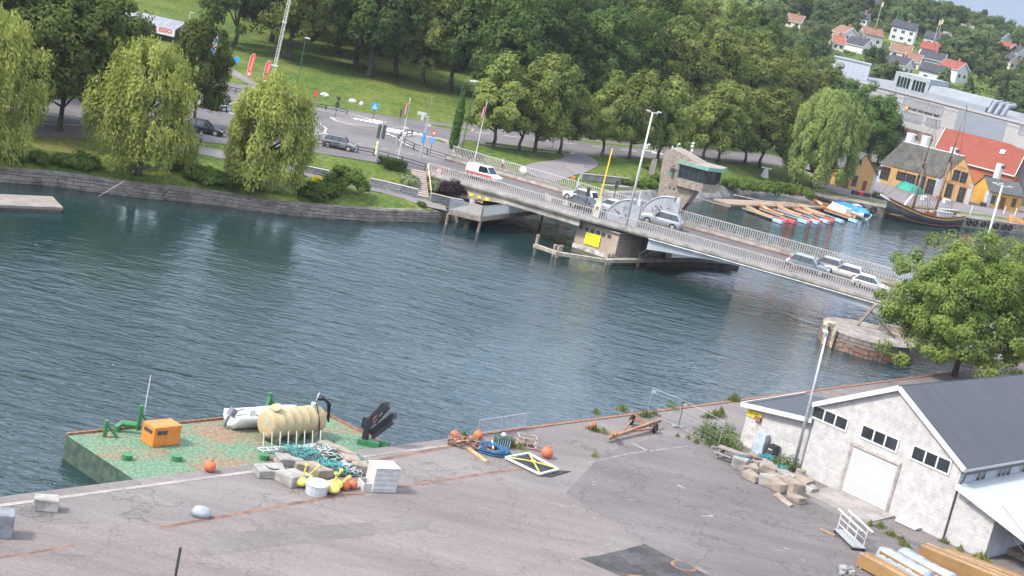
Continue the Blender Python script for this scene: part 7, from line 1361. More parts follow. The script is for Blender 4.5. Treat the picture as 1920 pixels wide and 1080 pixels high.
for (x, y, c, w, l) in [(608, 181, WHITE, 1.2, 'white boulder at the lawn edge behind the upper road'), (660, 193, WHITE, 1.0, 'second white boulder along the lawn edge'), (677, 198, CONC, .6, 'small grey boulder beside the second white boulder')]:
    q = GT(x, y); mb = MB(); mb.ell((0, 0, .25), w * .6, w * .35, .4, n=9, k=6, jit=.08); ob = mb.build('boulder', M('boulder_pale', (.5, .48, .44), rough=.9, var=.2), smooth=False); ob.location = q; tag(ob, l, 'boulder')
q = GT(1072, 347); o = thing('litter_box', 'small orange box on a post on the lawn behind the far railing', 'box', q); MB().box((0, 0, 1.0), (.55, .4, .5)).build('box', ORANGE, o, bevel=.03); MB().cyl((0, .1, 0), (0, .1, .9), .05).build('post', DGREY, o)
u_, _ = deckpx(979, 329, 15.8); q = dk(u_, 15.7, .16); o = thing('round_plate', 'round white plate fixed to the far bridge railing', 'sign', q, th); MB().cyl((0, -.1, .75), (0, -.06, .75), .5, n=18).build('plate', WHITE, o)
# floating pontoon at the far left water edge
A = [G(-60, 386, .3), G(118, 393, .3), G(98, 372, .3), G(-60, 365, .3)]; o = thing('floating_pontoon', 'pale wooden pontoon floating at the left edge of the water', 'pontoon', A[0]); mb = MB(); mb.prism([(k.x, k.y) for k in A], .25, .5); mb.build('walkway', M('pontoon_wood', (.20, .17, .145), rough=.9, var=.15, sc=.8), o, world=True); mb = MB(); c_ = sum(A, Vector((0, 0, 0))) / 4; mb.prism([(c_.x + (k.x - c_.x) * .97, c_.y + (k.y - c_.y) * .93) for k in A], -.4, .25); mb.build('float', M('dark_float', (0, 0, 0)), o, world=True)
mb = MB(); mb.tube([G(185, 368, .05), G(232, 340, 1.9)], .03, 4); tag(mb.build('mooring_line', M('rope_pale', (.4, .38, .33))), 'thin mooring line from the water to the wall below the tall willow', 'rope')
q = GT(322, 352); mb = MB(); mb.bar((-.5, -.6, 1.2), (0, -.1, 1.9), .12); mb.box((0, -.4, 1.0), (.25, .2, .3)); ob = mb.build('wall_ladder', DGREY); ob.location = (q.x, q.y - 1, -.6); tag(ob, 'short dark ladder bracket on the stone bank wall', 'ladder')
# ------------------------------------------------------------------ work barge at the near quay
qang = math.atan2(qd.y, qd.x)
def QL(s, t, z=1.6): return Q(s, t, z)
BGREEN = M('barge_deck_green', (.10, .17, .105), rough=.85, col2=(.19, .125, .08), sc=.38, lo=.46, hi=.62, fine=.4, fsc=5, bump=.2, spec=.3)
GRN = M('barge_green', (.035, .15, .055), rough=.5, var=.15); BZ = 1.42
bg_ = thing('work_barge', 'flat green rusty decked work barge moored along the near quay', 'barge', Q(15, 3.5, 0))
mb = MB(); mb.extr([Q(8.2, .35, BZ), Q(27.2, .35, BZ), Q(26.8, 7.1, BZ), Q(8.2, 7.1, BZ)], -up * 2.2, 0, 1); mb.build('hull', [BGREEN, M('barge_side', (.045, .07, .05), var=.3)], bg_, world=True)
mb = MB()
for a, b in ((Q(8.2, 7.05, BZ), Q(26.8, 7.05, BZ)), (Q(26.8, 7.05, BZ), Q(27.2, .4, BZ))): mb.bar(a + up * .06, b + up * .06, .14, .14)
mb.build('rim', RUST, bg_, world=True)
for (s_, t_, h) in [(10.2, 6.3, 1.0), (12.8, 6.8, 1.5)]:
    mb = MB(); p = Q(s_, t_, BZ); mb.cyl(p, p + up * h, .13, n=8); mb.tube([p + up * h * .8, p + qd * .7 - qn * .3], .09, 6); mb.build('mooring_post', GRN, bg_, world=True)
p = Q(22.6, 7.0, BZ); mb = MB(); mb.cyl(p, p + up * 1.5, .15, n=8); mb.tube([p + up * 1.3, p + qd * .8], .12, 6).tube([p + up * 1.3, p - qd * .6 - qn * .5], .12, 6); mb.bar(p + qd * .9, p + qd * 1.9 + up * .1, .25); mb.build('mooring_post', GRN, bg_, world=True)
mb = MB(); p = Q(11.8, 6.4, BZ); mb.tube([p + Vector((-.6, 0, 0)), p + Vector((-.6, 0, .3)), p + Vector((-.4, .1, .5)), p + Vector((.4, .3, .5))], .2, 8); mb.build('vent_pipe', GRN, bg_, world=True)
mb = MB(); p = Q(13.0, 6.7, BZ); mb.tube([p, p + up * 3.4], .03, 4); mb.build('antenna', WHITE, bg_, world=True)
for (s_, t_) in [(9.5, 3), (17.5, .8), (12.2, 2.1)]: mb = MB(); p = Q(s_, t_, BZ); mb.cyl(p, p + up * .3, .3, n=10); mb.build('bollard', GRN, bg_, world=True)
c = Q(12.9, 4.7, BZ); o = thing('orange_cabin', 'orange box cabin with dark openings standing on the barge', 'cabin', c, qang); MB().box((0, 0, .6), (1.9, 1.2, 1.2)).build('housing', ORANGE, o, bevel=.05); MB().box((-.955, 0, .85), (.02, .8, .22)).box((-.4, -.605, .85), (.7, .02, .25)).build('opening', DGREY, o)
# tank
TANK = M('tank_grp', (.36, .28, .155), rough=.7, var=.10, sc=.6, fine=.08, fsc=4, bump=.15)
c = Q(19.25, 3.25, BZ + .24); TS = .80; o = thing('storage_tank', 'large beige ribbed cylindrical tank lying on the barge', 'tank', c, qang); o.scale = (TS,) * 3; r = 1.08
prof = [(0, .25), (.02, .8), (.1, 1.0), (.25, r)]; Lk = 5.6
for x_ in (1.1, 1.9, 2.7, 3.5, 4.3): prof += [(x_ - .06, r), (x_ - .03, r + .025), (x_ + .03, r + .025), (x_ + .06, r)]
prof += [(5.0, r), (5.3, .97), (5.5, .72), (5.6, .2)]
mb = MB(); mb.loft([[(x_, rr * math.cos(2 * math.pi * k / 28), r + rr * math.sin(2 * math.pi * k / 28)) for k in range(28)] for x_, rr in prof]); mb.build('shell', TANK, o, smooth=True)
mb = MB()
for x_ in (.9, 2.7, 4.4): mb.extr([(x_, -.7, -.28), (x_, .7, -.28), (x_, .9, .45), (x_, .5, .18), (x_, 0, .06), (x_, -.5, .18), (x_, -.9, .45)], (.25, 0, 0))
mb.build('saddle', TANK, o); MB().cyl((.75, 0, 2 * r - .03), (.75, 0, 2 * r + .14), .42, n=16).cyl((.75, 0, 2 * r + .14), (.72, 0, 2 * r + .2), .5, n=16).build('manhole_lid', TANK, o); MB().cyl((4.6, 0, 2 * r - .1), (4.6, 0, 2 * r + .25), .25, n=10).tube([(4.7, 0, 2 * r + .2), (4.8, 0, 2 * r + .8), (5.0, .1, 2 * r + 1.0)], .04, 5).build('valve', LGREY, o); mb = MB(); mb.cyl((-.012, -.25, r + .28), (-.004, -.25, r + .28), .14, n=8); mb.build('paint_mark', M('mark_blue', (.2, .4, .5)), o)
HOSE = M('black_hose', (.012, .013, .016), rough=.5); mb = MB()
for k in range(4): mb.tube([(4.7 + .1 * k, -.1, 2 * r + .5), (4.9 + .12 * k, -.3 - .1 * k, 2 * r + .95 - .1 * k), (5.4 + .1 * k, -.6, 2 * r + .3), (5.75 + .08 * k, -.5, 1.5 - .2 * k), (5.8, -.3, .9 + .1 * k)], .05, 5)
mb.tube([(4.5, -.2, 2 * r + .5), (4.45, -1.1, 1.3), (4.5, -1.25, .2), (4.7, -1.6, -.25), (5.6, -2.0, -.25), (6.0, -1.4, -.25)], .05, 5); ob = mb.build('hose', HOSE); ob.location = c; ob.rotation_euler.z = qang; ob.scale = (TS,) * 3; tag(ob, 'bundle of black hoses draped over the end of the beige tank', 'hose')
# dinghy with outboard
c = Q(20.6, 5.9, BZ + .25); dbt = thing('dinghy', 'white open dinghy with grey outboard beside the beige tank', 'boat', Q(20.9, 5.55, BZ + .26), qang - rad(4)); MB().loft(hull(4.6, 1.75, .62, sheer=.3, transom=.85, thick=.14, keel=.28)).build('hull', M('dinghy_white', (.60, .60, .58), rough=.5, var=.1), dbt, smooth=True)
MB().box((-1.4, -.4, .42), (.7, .6, .2)).box((-1.4, .4, .42), (.7, .6, .2)).box((.1, 0, .42), (.4, 1.4, .12)).build('seat', WHITE, dbt); MB().box((-2.2, 0, .75), (.42, .4, .5), 0, ry=.5).bar((-2.4, 0, .5), (-2.65, 0, -.15), .16).bar((-2.0, 0, .8), (-1.3, .1, .85), .07).build('outboard_motor', M('motor_grey', (.12, .13, .15), rough=.5), dbt, bevel=.05); MB().box((-.7, .2, .55), (.4, .5, .5)).build('fuel_can', WHITE, dbt)
# crane
c = Q(25.9, .95, BZ); o = thing('deck_crane', 'folded black hydraulic deck crane on a green base at the barge end', 'crane', c); o.scale = (.72,) * 3; CRB = M('crane_black', (.022, .023, .026), rough=.4, var=.2, sc=1.5)
MB().box((0, 0, .25), (1.9, 1.0, .5)).box((1.3, .1, .3), (.8, .4, .6)).build('base', GRN, o); MB().box((-.35, 0, 1.0), (.55, .6, 1.6)).box((-.7, .1, 1.9), (.4, .4, 1.0)).build('column', CRB, o, bevel=.04)
mb = MB(); mb.bar((-.45, -.15, 1.7), (.85, -.15, 4.0), .78, .72); mb.build('boom', CRB, o, bevel=.03); MB().bar((.0, .2, 1.0), (1.65, .2, 3.1), .62, .5).bar((.25, -.25, .8), (1.75, -.25, 2.6), .32).build('jib', CRB, o, bevel=.03); MB().box((.95, -.1, 4.1), (.4, .6, .4)).box((1.75, .1, 3.1), (.35, .5, .55)).bar((.3, .1, 2.0), (1.2, .1, 3.7), .12).build('joint', DGREY, o); mb = MB(); mb.bar((.05, -.56, 2.55), (.28, -.56, 2.95), .3, .02); mb.build('red_label', M('label_red', (.65, .2, .15)), o); mb = MB(); 
for f in (.62, .68, .74, .34, .40, .46): mb.bar((-.30 + 1.3 * f, -.55, 1.50 + 2.3 * f), (-.30 + 1.3 * (f + .035), -.55, 1.50 + 2.3 * (f + .035)), .22, .02)
mb.build('white_print', WHITE, o)
# ladder frame
a, b = Q(18.0, 1.55, BZ), Q(22.0, .9, BZ); o = thing('ladder_frame', 'white upright gangway frame lying along the barge edge', 'frame', a); mb = MB(); mb.bar(a + up * .15, b + up * .15, .12); mb.bar(a + up * .15 + qn * .5, b + up * .15 + qn * .5, .1); mb.build('side_rail', WHITE, o, world=True); mb = MB()
for i in range(8): q = a.lerp(b, i / 7.2); mb.bar(q + up * .15, q + up * 1.25 + qn * .25, .05); mb.bar(q + up * .15, q + up * .15 + qn * .5, .05)
mb.build('rung', WHITE, o, world=True)
# ------------------------------------------------------------------ gear heaped on the quay
CYAN = M('rope_cyan', (.07, .29, .27), rough=.9, var=.25, sc=4); ROPEW = M('rope_white', (.45, .48, .46), rough=.9, var=.25, sc=4); RBLUE = M('rope_blue', (.025, .09, .19), rough=.8, var=.2, sc=4); RYEL = M('rope_yellow', (.50, .46, .09), rough=.8); NETM = M('net_dark', (.06, .075, .07), rough=.95, var=.4, sc=4, bump=.8)
def ropeheap(name, label, x, y, rx_, ry_, h, mat, n=26, seed=1, r=.024, z=1.62, core=None):
    rr = random.Random(seed); p = G(x, y, z); o = thing(name, label, 'rope', p); mb = MB()
    for i in range(n):
        a = rr.uniform(0, 6.28); k = rr.uniform(.1, 1); cx, cy = rx_ * k * math.cos(a), ry_ * k * math.sin(a); hz = h * (1 - k * k) * .9; R0 = rr.uniform(.2, .55); t0 = rr.uniform(0, 6.28)
        pts = [(cx + R0 * (1 + .3 * math.sin(2 * t + t0)) * math.cos(t0 + t), cy + R0 * .8 * math.sin(t0 + t), max(.03, hz + .12 * math.sin(3 * t + t0) + .05)) for t in [q * .55 for q in range(rr.randint(7, 13))]]; mb.tube(pts, r, 4)
    mb.build('coils', mat, o)
    if core: cm = MB(); cm.ell((0, 0, h * .15), rx_ * .9, ry_ * .9, h * .75, n=14, k=8, jit=.1); cm.build('heap', core, o)
    return o
ropeheap('rope_heap', 'dark net and cyan rope heap at the quay edge below the white frame', 562, 864, 1.6, 1.0, .8, CYAN, 30, 1, core=NETM); ropeheap('rope_heap', 'pale cyan rope heap spilling beside the long stone block', 610, 856, 1.3, .9, .6, ROPEW, 34, 2, core=NETM); ropeheap('rope_heap', 'cyan rope heap behind the yellow anchor rods', 620, 884, 1.5, .7, .5, CYAN, 30, 3, core=NETM); ropeheap('rope_heap', 'small cyan rope coil on the long stone block end', 657, 866, .6, .4, .45, CYAN, 14, 4); ropeheap('rope_heap', 'small cyan rope coil next to the pale crate', 694, 883, .6, .45, .5, CYAN, 14, 5)
ropeheap('rope_heap', 'white and grey rope tangle beside the stone blocks', 648, 884, .9, .6, .4, ROPEW, 20, 6)
BLK_ = M('stone_block', (.24, .195, .155), rough=.95, var=.22, sc=1.2, bump=.4, fine=.15); BLKG = M('stone_block_grey', (.26, .24, .22), rough=.95, var=.2, sc=1.2, bump=.4)
def block(x, y, w, d_, h, rz, mat, label, name='concrete_block', cat='block', group=None, z=1.6, jit=.08, seed=0):
    rr = random.Random(seed + int(x * 7 + y)); p = G(x, y, z); mb = MB(); vs = [(sx * w / 2 + rr.uniform(-jit, jit), sy * d_ / 2 + rr.uniform(-jit, jit), max(0, sz * h + (rr.uniform(-jit, jit) if sz else 0))) for sx in (-1, 1) for sy in (-1, 1) for sz in (0, 1)]; mb.add(vs, [(0, 1, 3, 2), (4, 6, 7, 5), (0, 4, 5, 1), (2, 3, 7, 6), (0, 2, 6, 4), (1, 5, 7, 3)]); ob = mb.build(name, mat, bevel=.06); ob.location = p; ob.rotation_euler.z = rz; return tag(ob, label, cat, group)
block(632, 858, 2.6, .7, .7, qang + rad(-75), BLK_, 'long red grey stone block lying on the quay edge'); block(656, 878, .9, .8, .7, .4, BLK_, 'square stone block after the long stone block'); block(672, 886, .9, .9, .6, .2, BLK_, 'stone block between two small cyan coils'); block(540, 870, 1.5, 1.0, .5, .6, BLKG, 'grey slab under the dark tyre on the quay'); block(575, 884, 1.4, .9, .5, .2, BLK_, 'brown grey stone in the middle of the quay heap'); block(600, 893, 1.2, .9, .5, 1.0, BLK_, 'flat stone in front of the cyan ropes'); block(505, 892, 1.6, 1.1, .55, .5, BLKG, 'pale concrete block at the left end of the quay heap'); block(545, 905, 1.4, 1.3, .6, .9, BLKG, 'tilted pale concrete block before the quay heap')
p = G(511, 879, 2.0); mb = MB(); mb.tube([(.38 * math.cos(a), .38 * math.sin(a), .0) for a in [k * math.pi / 8 for k in range(17)]], .15, 7); ob = mb.build('old_tyre', RUB); ob.location = p; tag(ob, 'dark old tyre lying flat on the grey slab of the quay heap', 'tyre')
def anchor(x0, y0, x1, y1, h, label):
    a = G(x0, y0, 1.62); b = G(x1, y1, 1.62 + h); o = thing('yellow_rod_buoy', label, 'buoy', a, 0, 'yellow rod buoys on the quay heap'); mb = MB(); d_ = b - a; mb.tube([(0, 0, .3), tuple(d_)], .05, 6); mb.ell(tuple(d_), .12, n=8); mb.build('rod', RYEL, o); MB().ell((0, 0, .3), .42, .42, .26, n=12).build('float', M('float_yellow', (.7, .62, .12), rough=.7), o, smooth=True)
anchor(563, 912, 575, 872, 1.3, 'yellow rod buoy leaning left of the others on the quay heap'); anchor(572, 905, 598, 874, 1.2, 'yellow rod buoy second from the left on the quay heap'); anchor(618, 920, 640, 882, 1.2, 'yellow rod buoy over the round white tub'); anchor(628, 917, 630, 888, 1.0, 'short upright yellow rod buoy beside the round white tub'); anchor(622, 925, 655, 895, 1.0, 'yellow rod buoy leaning right behind the orange buoys')
ORB = M('buoy_orange', (.46, .12, .05), rough=.6, var=.1)
def obuoy(x, y, r, label, g='orange buoys'): p = G(x, y, 1.6); mb = MB(); mb.ell((0, 0, r * .9), r, r, r, n=12, k=8).cyl((0, 0, r * 1.7), (.05, 0, r * 2.1), r * .25, n=6); ob = mb.build('orange_buoy', ORB, smooth=True); ob.location = p; tag(ob, label, 'buoy')
obuoy(652, 908, 0.27, 'topmost orange buoy of the three beside the pale crates'); obuoy(646, 918, 0.30, 'left orange buoy of the three beside the pale crates'); obuoy(660, 916, 0.28, 'right orange buoy of the three beside the pale crates'); obuoy(699, 911, 0.23, 'orange buoy sitting in the low pale tray'); obuoy(851, 823, 0.31, 'peach orange buoy at the edge of the rope and scrap pile'); obuoy(895, 824, 0.33, 'bright orange buoy behind the blue hose coil'); obuoy(1024, 858, 0.39, 'orange buoy beside the netted white frame'); obuoy(1111, 806, 0.27, 'small orange buoy near the rusty trailer'); obuoy(392, 884, 0.35, 'red orange float at the corner of the green barge')
p = G(592, 925, 1.6); o = thing('round_tub', 'round white plastic tub with a lid before the yellow rods', 'tub', p); MB().cyl((0, 0, 0), (0, 0, .6), .6, .66, 16).build('body', LGREY, o); MB().cyl((0, 0, .602), (0, 0, .69), .7, .64, 16).tube([(-.3, 0, .69), (0, 0, .84), (.3, 0, .69)], .04, 5).build('lid', LGREY, o)
p = G(712, 917, 1.6); o = thing('pale_crate', 'tall pale grey slatted crate at the right end of the quay heap', 'crate', p, qang - rad(20)); MB().box((0, 0, .75), (1.5, 1.2, 1.46)).build('body', M('crate_grey', (.40, .38, .36), rough=.8, var=.08), o, bevel=.03); mb = MB(); 
for z_ in (.3, .6, .9, 1.2): mb.box((0, -.61, z_), (1.3, .03, .12))
mb.build('slat', LGREY, o); MB().box((0, 0, 1.49), (1.55, 1.25, .05)).build('lid', M('crate_lid', (.46, .44, .43)), o)
p = G(697, 917, 1.6); o = thing('low_tray', 'low open pale tray holding one orange buoy', 'tray', p, qang - rad(20)); mb = MB()
for (x_, y_, w_, d_) in ((0, -.42, 1.5, .06), (0, .42, 1.5, .06), (-.72, 0, .06, .78), (.72, 0, .06, .78)): mb.box((x_, y_, .25), (w_, d_, .5))
mb.build('side', MATS['crate_grey'], o); MB().box((0, 0, .04), (1.38, .78, .05)).build('bottom', LGREY, o)
# scrap, hose coil, green trap, netted frame
ropeheap('scrap_heap', 'brown heap of scrap, nets and rope on the quay edge', 872, 836, 1.1, .8, .5, M('scrap_brown', (.22, .12, .08), rough=.95, var=.5, sc=3), 22, 11, r=.05, core=M('scrap_core', (.16, .11, .09), var=.5, sc=3, bump=.8))
p = G(921, 846, 1.62); o = thing('hose_coil', 'big coil of blue hose lying on the concrete quay', 'hose', p); mb = MB(); rr = random.Random(8)
for k in range(12): R0 = .45 + .05 * k; mb.tube([((R0 + rr.uniform(-.06, .06)) * 1.25 * math.cos(a), (R0 + rr.uniform(-.06, .06)) * math.sin(a), .06 + .035 * (k % 5) + .25 * max(0, math.sin(a)) * (1 - k / 14)) for a in [q * math.pi / 9 for q in range(19)]], .04, 5)
mb.build('coil', RBLUE, o); MB().bar((.1, .3, .1), (-.1, .75, .5), .08).build('tie', ROPEW, o)
mb = MB(); a, b = G(878, 840, 1.7), G(912, 865, 1.66); mb.bar(a, b, .16, .14); mb.bar(a + qn * .2, b + qn * .22, .14, .12); tag(mb.build('timber_plank', M('fresh_plank', (.45, .29, .14), var=.2)), 'pale timber plank lying beside the blue hose coil', 'plank')
p = G(940, 838, 1.6); o = thing('fish_trap', 'dark green box trap with a grey float on top', 'trap', p, .3); TRG = M('trap_green', (.03, .07, .055), rough=.8, var=.3); MB().box((0, 0, .35), (1.0, .75, .68)).build('box', TRG, o, bevel=.04); mb = MB()
for i in range(6): mb.box((-.4 + i * .16, -.385, .35), (.04, .02, .55))
mb.build('slat', LGREY, o); MB().ell((0, .05, .8), .2).build('float', GALV, o)
p = G(985, 838, 1.6); o = thing('wire_cage', 'rusty pale wire cage full of scrap near the barrier fence', 'cage', p, .2); mb = MB()
for x_ in (-.6, 0, .6):
    for y_ in (-.4, .4): mb.bar((x_, y_, 0), (x_, y_, .75), .05)
for z_ in (.1, .42, .75):
    for y_ in (-.4, .4): mb.bar((-.62, y_, z_), (.62, y_, z_), .05)
    for x_ in (-.6, .6): mb.bar((x_, -.4, z_), (x_, .4, z_), .05)
mb.build('frame', M('cage_rust', (.40, .30, .24), var=.3), o); MB().ell((0, 0, .22), .55, .36, .3, n=10, k=6, jit=.15).build('scrap', MATS['scrap_core'], o); MB().bar((.5, -.4, .1), (1.7, -.9, .05), .12).build('scrap_bar', RUST, o)
P = [G(948, 858, 1.75), G(991, 850, 1.75), G(1047, 880, 1.75), G(1012, 889, 1.75)]; o = thing('netted_frame', 'white framed black netted panel tied with yellow rope on the quay', 'frame', P[0]); mb = MB()
for a, b in zip(P, P[1:] + P[:1]): mb.bar(a, b, .14, .12)
mb.build('frame', WHITE, o, world=True); mb = MB(); mb.extr([k - up * .06 for k in P], -up * .03); c_ = sum(P, Vector((0, 0, 0))) / 4; mb.build('net', M('net_black', (.028, .028, .032), rough=.95, var=.4, sc=5), o, world=True); mb = MB(); 
for k in P: mb.tube([k + up * .05, c_ + up * .12 + (k - c_) * .3, c_ + up * .12], .05, 5)
mb.ell(c_ + up * .15, .22, .18, .1, n=8); mb.build('yellow_rope', RYEL, o, world=True); mb = MB(); mb.extr([P[3] - up * .14 + qd * .2, P[2] - up * .14 + qd * .3, P[2] - up * .14 + qd * .9 - qn * .3, P[3] - up * .14 + qd * .7 - qn * .4], up * .04); mb.build('dark_mat', MATS['net_black'], o, world=True)
# barrier fence, site fence, trailer
a, b = G(899, 821, 1.62) + qn * .35, G(990, 807, 1.62) + qn * .35; o = thing('crowd_barrier', 'thin grey crowd barriers standing on the quay edge', 'fence', a); n = 2; mb = MB(); br_ = MB(); a.z = b.z = 1.62
for k in range(n):
    p0, p1 = a.lerp(b, k / n + .01), a.lerp(b, (k + 1) / n - .01)
    for h in (.15, 1.1): mb.bar(p0 + up * h, p1 + up * h, .045)
    for q in (p0, p1): mb.bar(q, q + up * 1.12, .05)
    for i in range(1, 17): q = p0.lerp(p1, i / 17); br_.bar(q + up * .15, q + up * 1.1, .022)
mb.build('frame', GALV, o, world=True); br_.build('bars', GALV, o, world=True)
p0, p1, p2 = G(1212, 777, 1.6), G(1271, 802, 1.6), G(1345, 842, 1.6)
for k, (a, b, l) in enumerate([(p0, p1, 'see-through site fence panel from the quay edge to the grey foot block'), (p1, p2, 'see-through site fence panel from the grey foot block to the picnic table')]):
    o = thing('site_fence', l, 'fence', a, 0, 'site fence panels'); mb = MB(); h = 2.1
    for q in (a, b): mb.bar(q, q + up * h, .04)
    for hh in (.12, h): mb.bar(a + up * hh, b + up * hh, .028)
    mb.build('frame', GALV, o, world=True); mb = MB(); n = int((b - a).length / .45)
    for i in range(1, n): q = a.lerp(b, i / n); mb.bar(q + up * .12, q + up * h, .009)
    for i in range(1, 6): mb.bar(a + up * (.12 + i * .33), b + up * (.12 + i * .33), .009)
    mb.build('wire', GALV, o, world=True); mb = MB(); mb.box(tuple(b + up * .08), (.9, .3, .16), .3); mb.build('foot', M('foot_grey', (.2, .2, .2)), o, world=True); mb = MB(); mb.box(tuple(a + up * 1.85 + (b - a).normalized() * .2), (.3, .04, .22), .5); mb.build('tag_plate', WHITE, o, world=True)
wa, wb = G(1183, 796, 1.6), G(1226, 812, 1.6); ax = (wb - wa).normalized(); fwd = Vector((-ax.y, ax.x, 0)); cen_ = (wa + wb) / 2; o = thing('boat_trailer', 'rusty two wheeled boat trailer with long drawbar on the quay', 'trailer', cen_); TR = M('trailer_rust', (.20, .085, .05), rough=.85, col2=(.27, .17, .11), sc=2)
for q, s_ in ((wa, -1), (wb, 1)):
    mb = MB(); c_ = q + up * .38; mb.tube([c_ + (fwd * math.cos(k * math.pi / 9) + up * math.sin(k * math.pi / 9)) * .27 for k in range(19)], .125, 8, 0, False); w_ = mb.build('wheel', RUB, o, world=True); mb = MB(); mb.cyl(c_ - ax * .06, c_ + ax * .06, .18, n=12); ob = mb.build('hub', RUST, w_); ob.data.transform(Matrix.Translation(-o.location))
mb = MB(); mb.bar(wa + up * .42, wb + up * .42, .14); mb.bar(G(1140, 822, 1.9), G(1238, 788, 2.2), .2, .2); mb.bar(cen_ + up * .5, G(1183, 770, 2.6), .13); mb.bar(wa + up * .4, G(1170, 806, 1.95), .12); mb.bar(wb + up * .4, G(1165, 812, 1.95), .12); mb.build('frame', TR, o, world=True); MB().bar(G(1152, 812, 2.0), G(1152, 812, 2.5), .25).build('winch', ORANGE, o, world=True)
# picnic table, cabinets, bin by the annex
def basis(px, py, px2, py2): a = G(px, py); b = G(px2, py2); d_ = b - a; return a, math.atan2(d_.y, d_.x), d_.length
a, an_, l_ = basis(1341, 858, 1385, 874); c_ = (G(1341, 858) + G(1385, 874)) / 2 + Vector((-math.sin(an_), math.cos(an_), 0)) * .5; o = thing('picnic_table', 'weathered wooden picnic table before the low annex', 'table', c_, an_); PW = M('picnic_wood', (.20, .165, .14), rough=.9, var=.2, sc=3); MB().box((0, 0, .75), (2.0, .75, .06)).build('tabletop', PW, o); MB().box((0, -.7, .45), (2.0, .28, .05)).build('bench', PW, o); MB().box((0, .7, .45), (2.0, .28, .05)).build('bench', PW, o)
for x_ in (-.75, .75): MB().bar((x_, -.75, 0), (x_, -.25, .74), .09).bar((x_, .75, 0), (x_, .25, .74), .09).bar((x_, -.8, .4), (x_, .8, .4), .09).build('leg', PW, o)
aan = math.atan2(su_.y, su_.x); o = thing('grey_cabinet', 'tall light grey cabinet standing at the annex wall', 'cabinet', a0 + su_ * 2.0 - sv_ * .35 - up * 0, aan); MB().box((0, 0, .8), (.9, .5, 1.6)).build('body', M('cabinet_grey', (.30, .34, .38), rough=.5), o, bevel=.02); MB().box((0, -.255, .8), (.8, .02, 1.45)).build('door', M('cabinet_door', (.34, .38, .42), rough=.5), o)
o = thing('wheelie_bin', 'black wheelie bin with closed lid at the annex wall', 'bin', a0 + su_ * 3.2 - sv_ * .45, aan); mb = MB(); mb.loft([[(-.26, -.3, .06), (.26, -.3, .06), (.26, .3, .06), (-.26, .3, .06)], [(-.32, -.38, 1.05), (.32, -.38, 1.05), (.32, .34, 1.05), (-.32, .34, 1.05)]]); mb.build('body', DGREY, o, bevel=.03); MB().box((0, -.02, 1.09), (.68, .78, .07)).build('lid', RUB, o, bevel=.02); MB().cyl((-.3, .34, .1), (.3, .34, .1), .1, n=10).build('wheel', RUB, o); MB().box((0, -.39, .85), (.3, .02, .08)).build('label_plate', WHITE, o)
p = G(1487, 884, 1.6) ; o = thing('yard_lamp_post', 'slim grey lamp post leaning past the shed gable corner', 'street lamp', p); mb = MB(); tp_ = AtY(1551, 622, p.y); mb.tube([(0, 0, 0), tuple((tp_ - p) * .5), tuple(tp_ - p)], [.13, .10, .07], 8); mb.build('pole', GALV, o, smooth=True); MB().box(tuple(tp_ - p + Vector((-.2, -.3, .05))), (.3, .8, .14)).build('lamp_head', LGREY, o)
p = G(1499, 893, 1.6); mb = MB(); mb.cyl((0, 0, 0), (0, 0, .5), .38, .33, 10); ob = mb.build('round_block', BLK_, bevel=.03); ob.location = p; tag(ob, 'round concrete foot at the base of the yard lamp post', 'block')
# heap of concrete anchor blocks in front of the shed
BL = [(1385, 880, 1.0, .9, .8, .3), (1402, 886, 1.1, .9, .6, .6), (1412, 872, 1.7, .9, .55, -.5), (1430, 880, 1.2, .9, .6, -.4), (1443, 888, 1.0, .9, .7, .2), (1408, 900, 1.3, .9, .5, -.4), (1437, 908, 1.0, .9, .7, .3), (1452, 902, 1.0, .9, .6, -.3), (1456, 918, 1.6, 1.0, .7, -.5), (1475, 900, 1.3, .9, .6, -.4), (1480, 924, 1.7, 1.1, .9, -.5), (1500, 908, 1.5, .9, .5, -.45), (1516, 918, 1.3, .9, .4, -.4), (1492, 940, 1.2, .8, .4, -.4), (1470, 940, 1.8, .4, .2, -.6)]
for i, (x, y, w, d_, h, rz) in enumerate(BL): block(x, y, w, d_, h, rz + aan + .3, BLK_ if i % 3 else BLKG, 'pale concrete anchor block in the heap before the shed', group='concrete anchor blocks before the shed', jit=.15)
ropeheap('rope_heap', 'bright blue rope pile beside the picnic table', 1393, 868, .6, .5, .5, BLUE, 16, 21); ropeheap('rope_heap', 'grey green rope draped on the first anchor block', 1388, 876, .5, .5, .95, M('rope_greygreen', (.12, .2, .2)), 14, 22); ropeheap('rope_heap', 'blue green net pile behind the anchor blocks', 1435, 868, .6, .5, .5, M('rope_teal', (.06, .22, .26)), 18, 23, core=NETM); ropeheap('rope_heap', 'turquoise rope coil by the shed corner weeds', 1459, 884, .5, .4, .4, CYAN, 14, 24)
mb = MB(); 
for k in range(5): mb.tube([(random.uniform(-.6, .6), random.uniform(-.3, .3), .6 + .1 * random.random()) for _ in range(4)], .05, 5)
ob = mb.build('rusty_chain', RUST); ob.location = G(1415, 874, 1.6); tag(ob, 'rusty chain lying across the anchor blocks', 'chain')
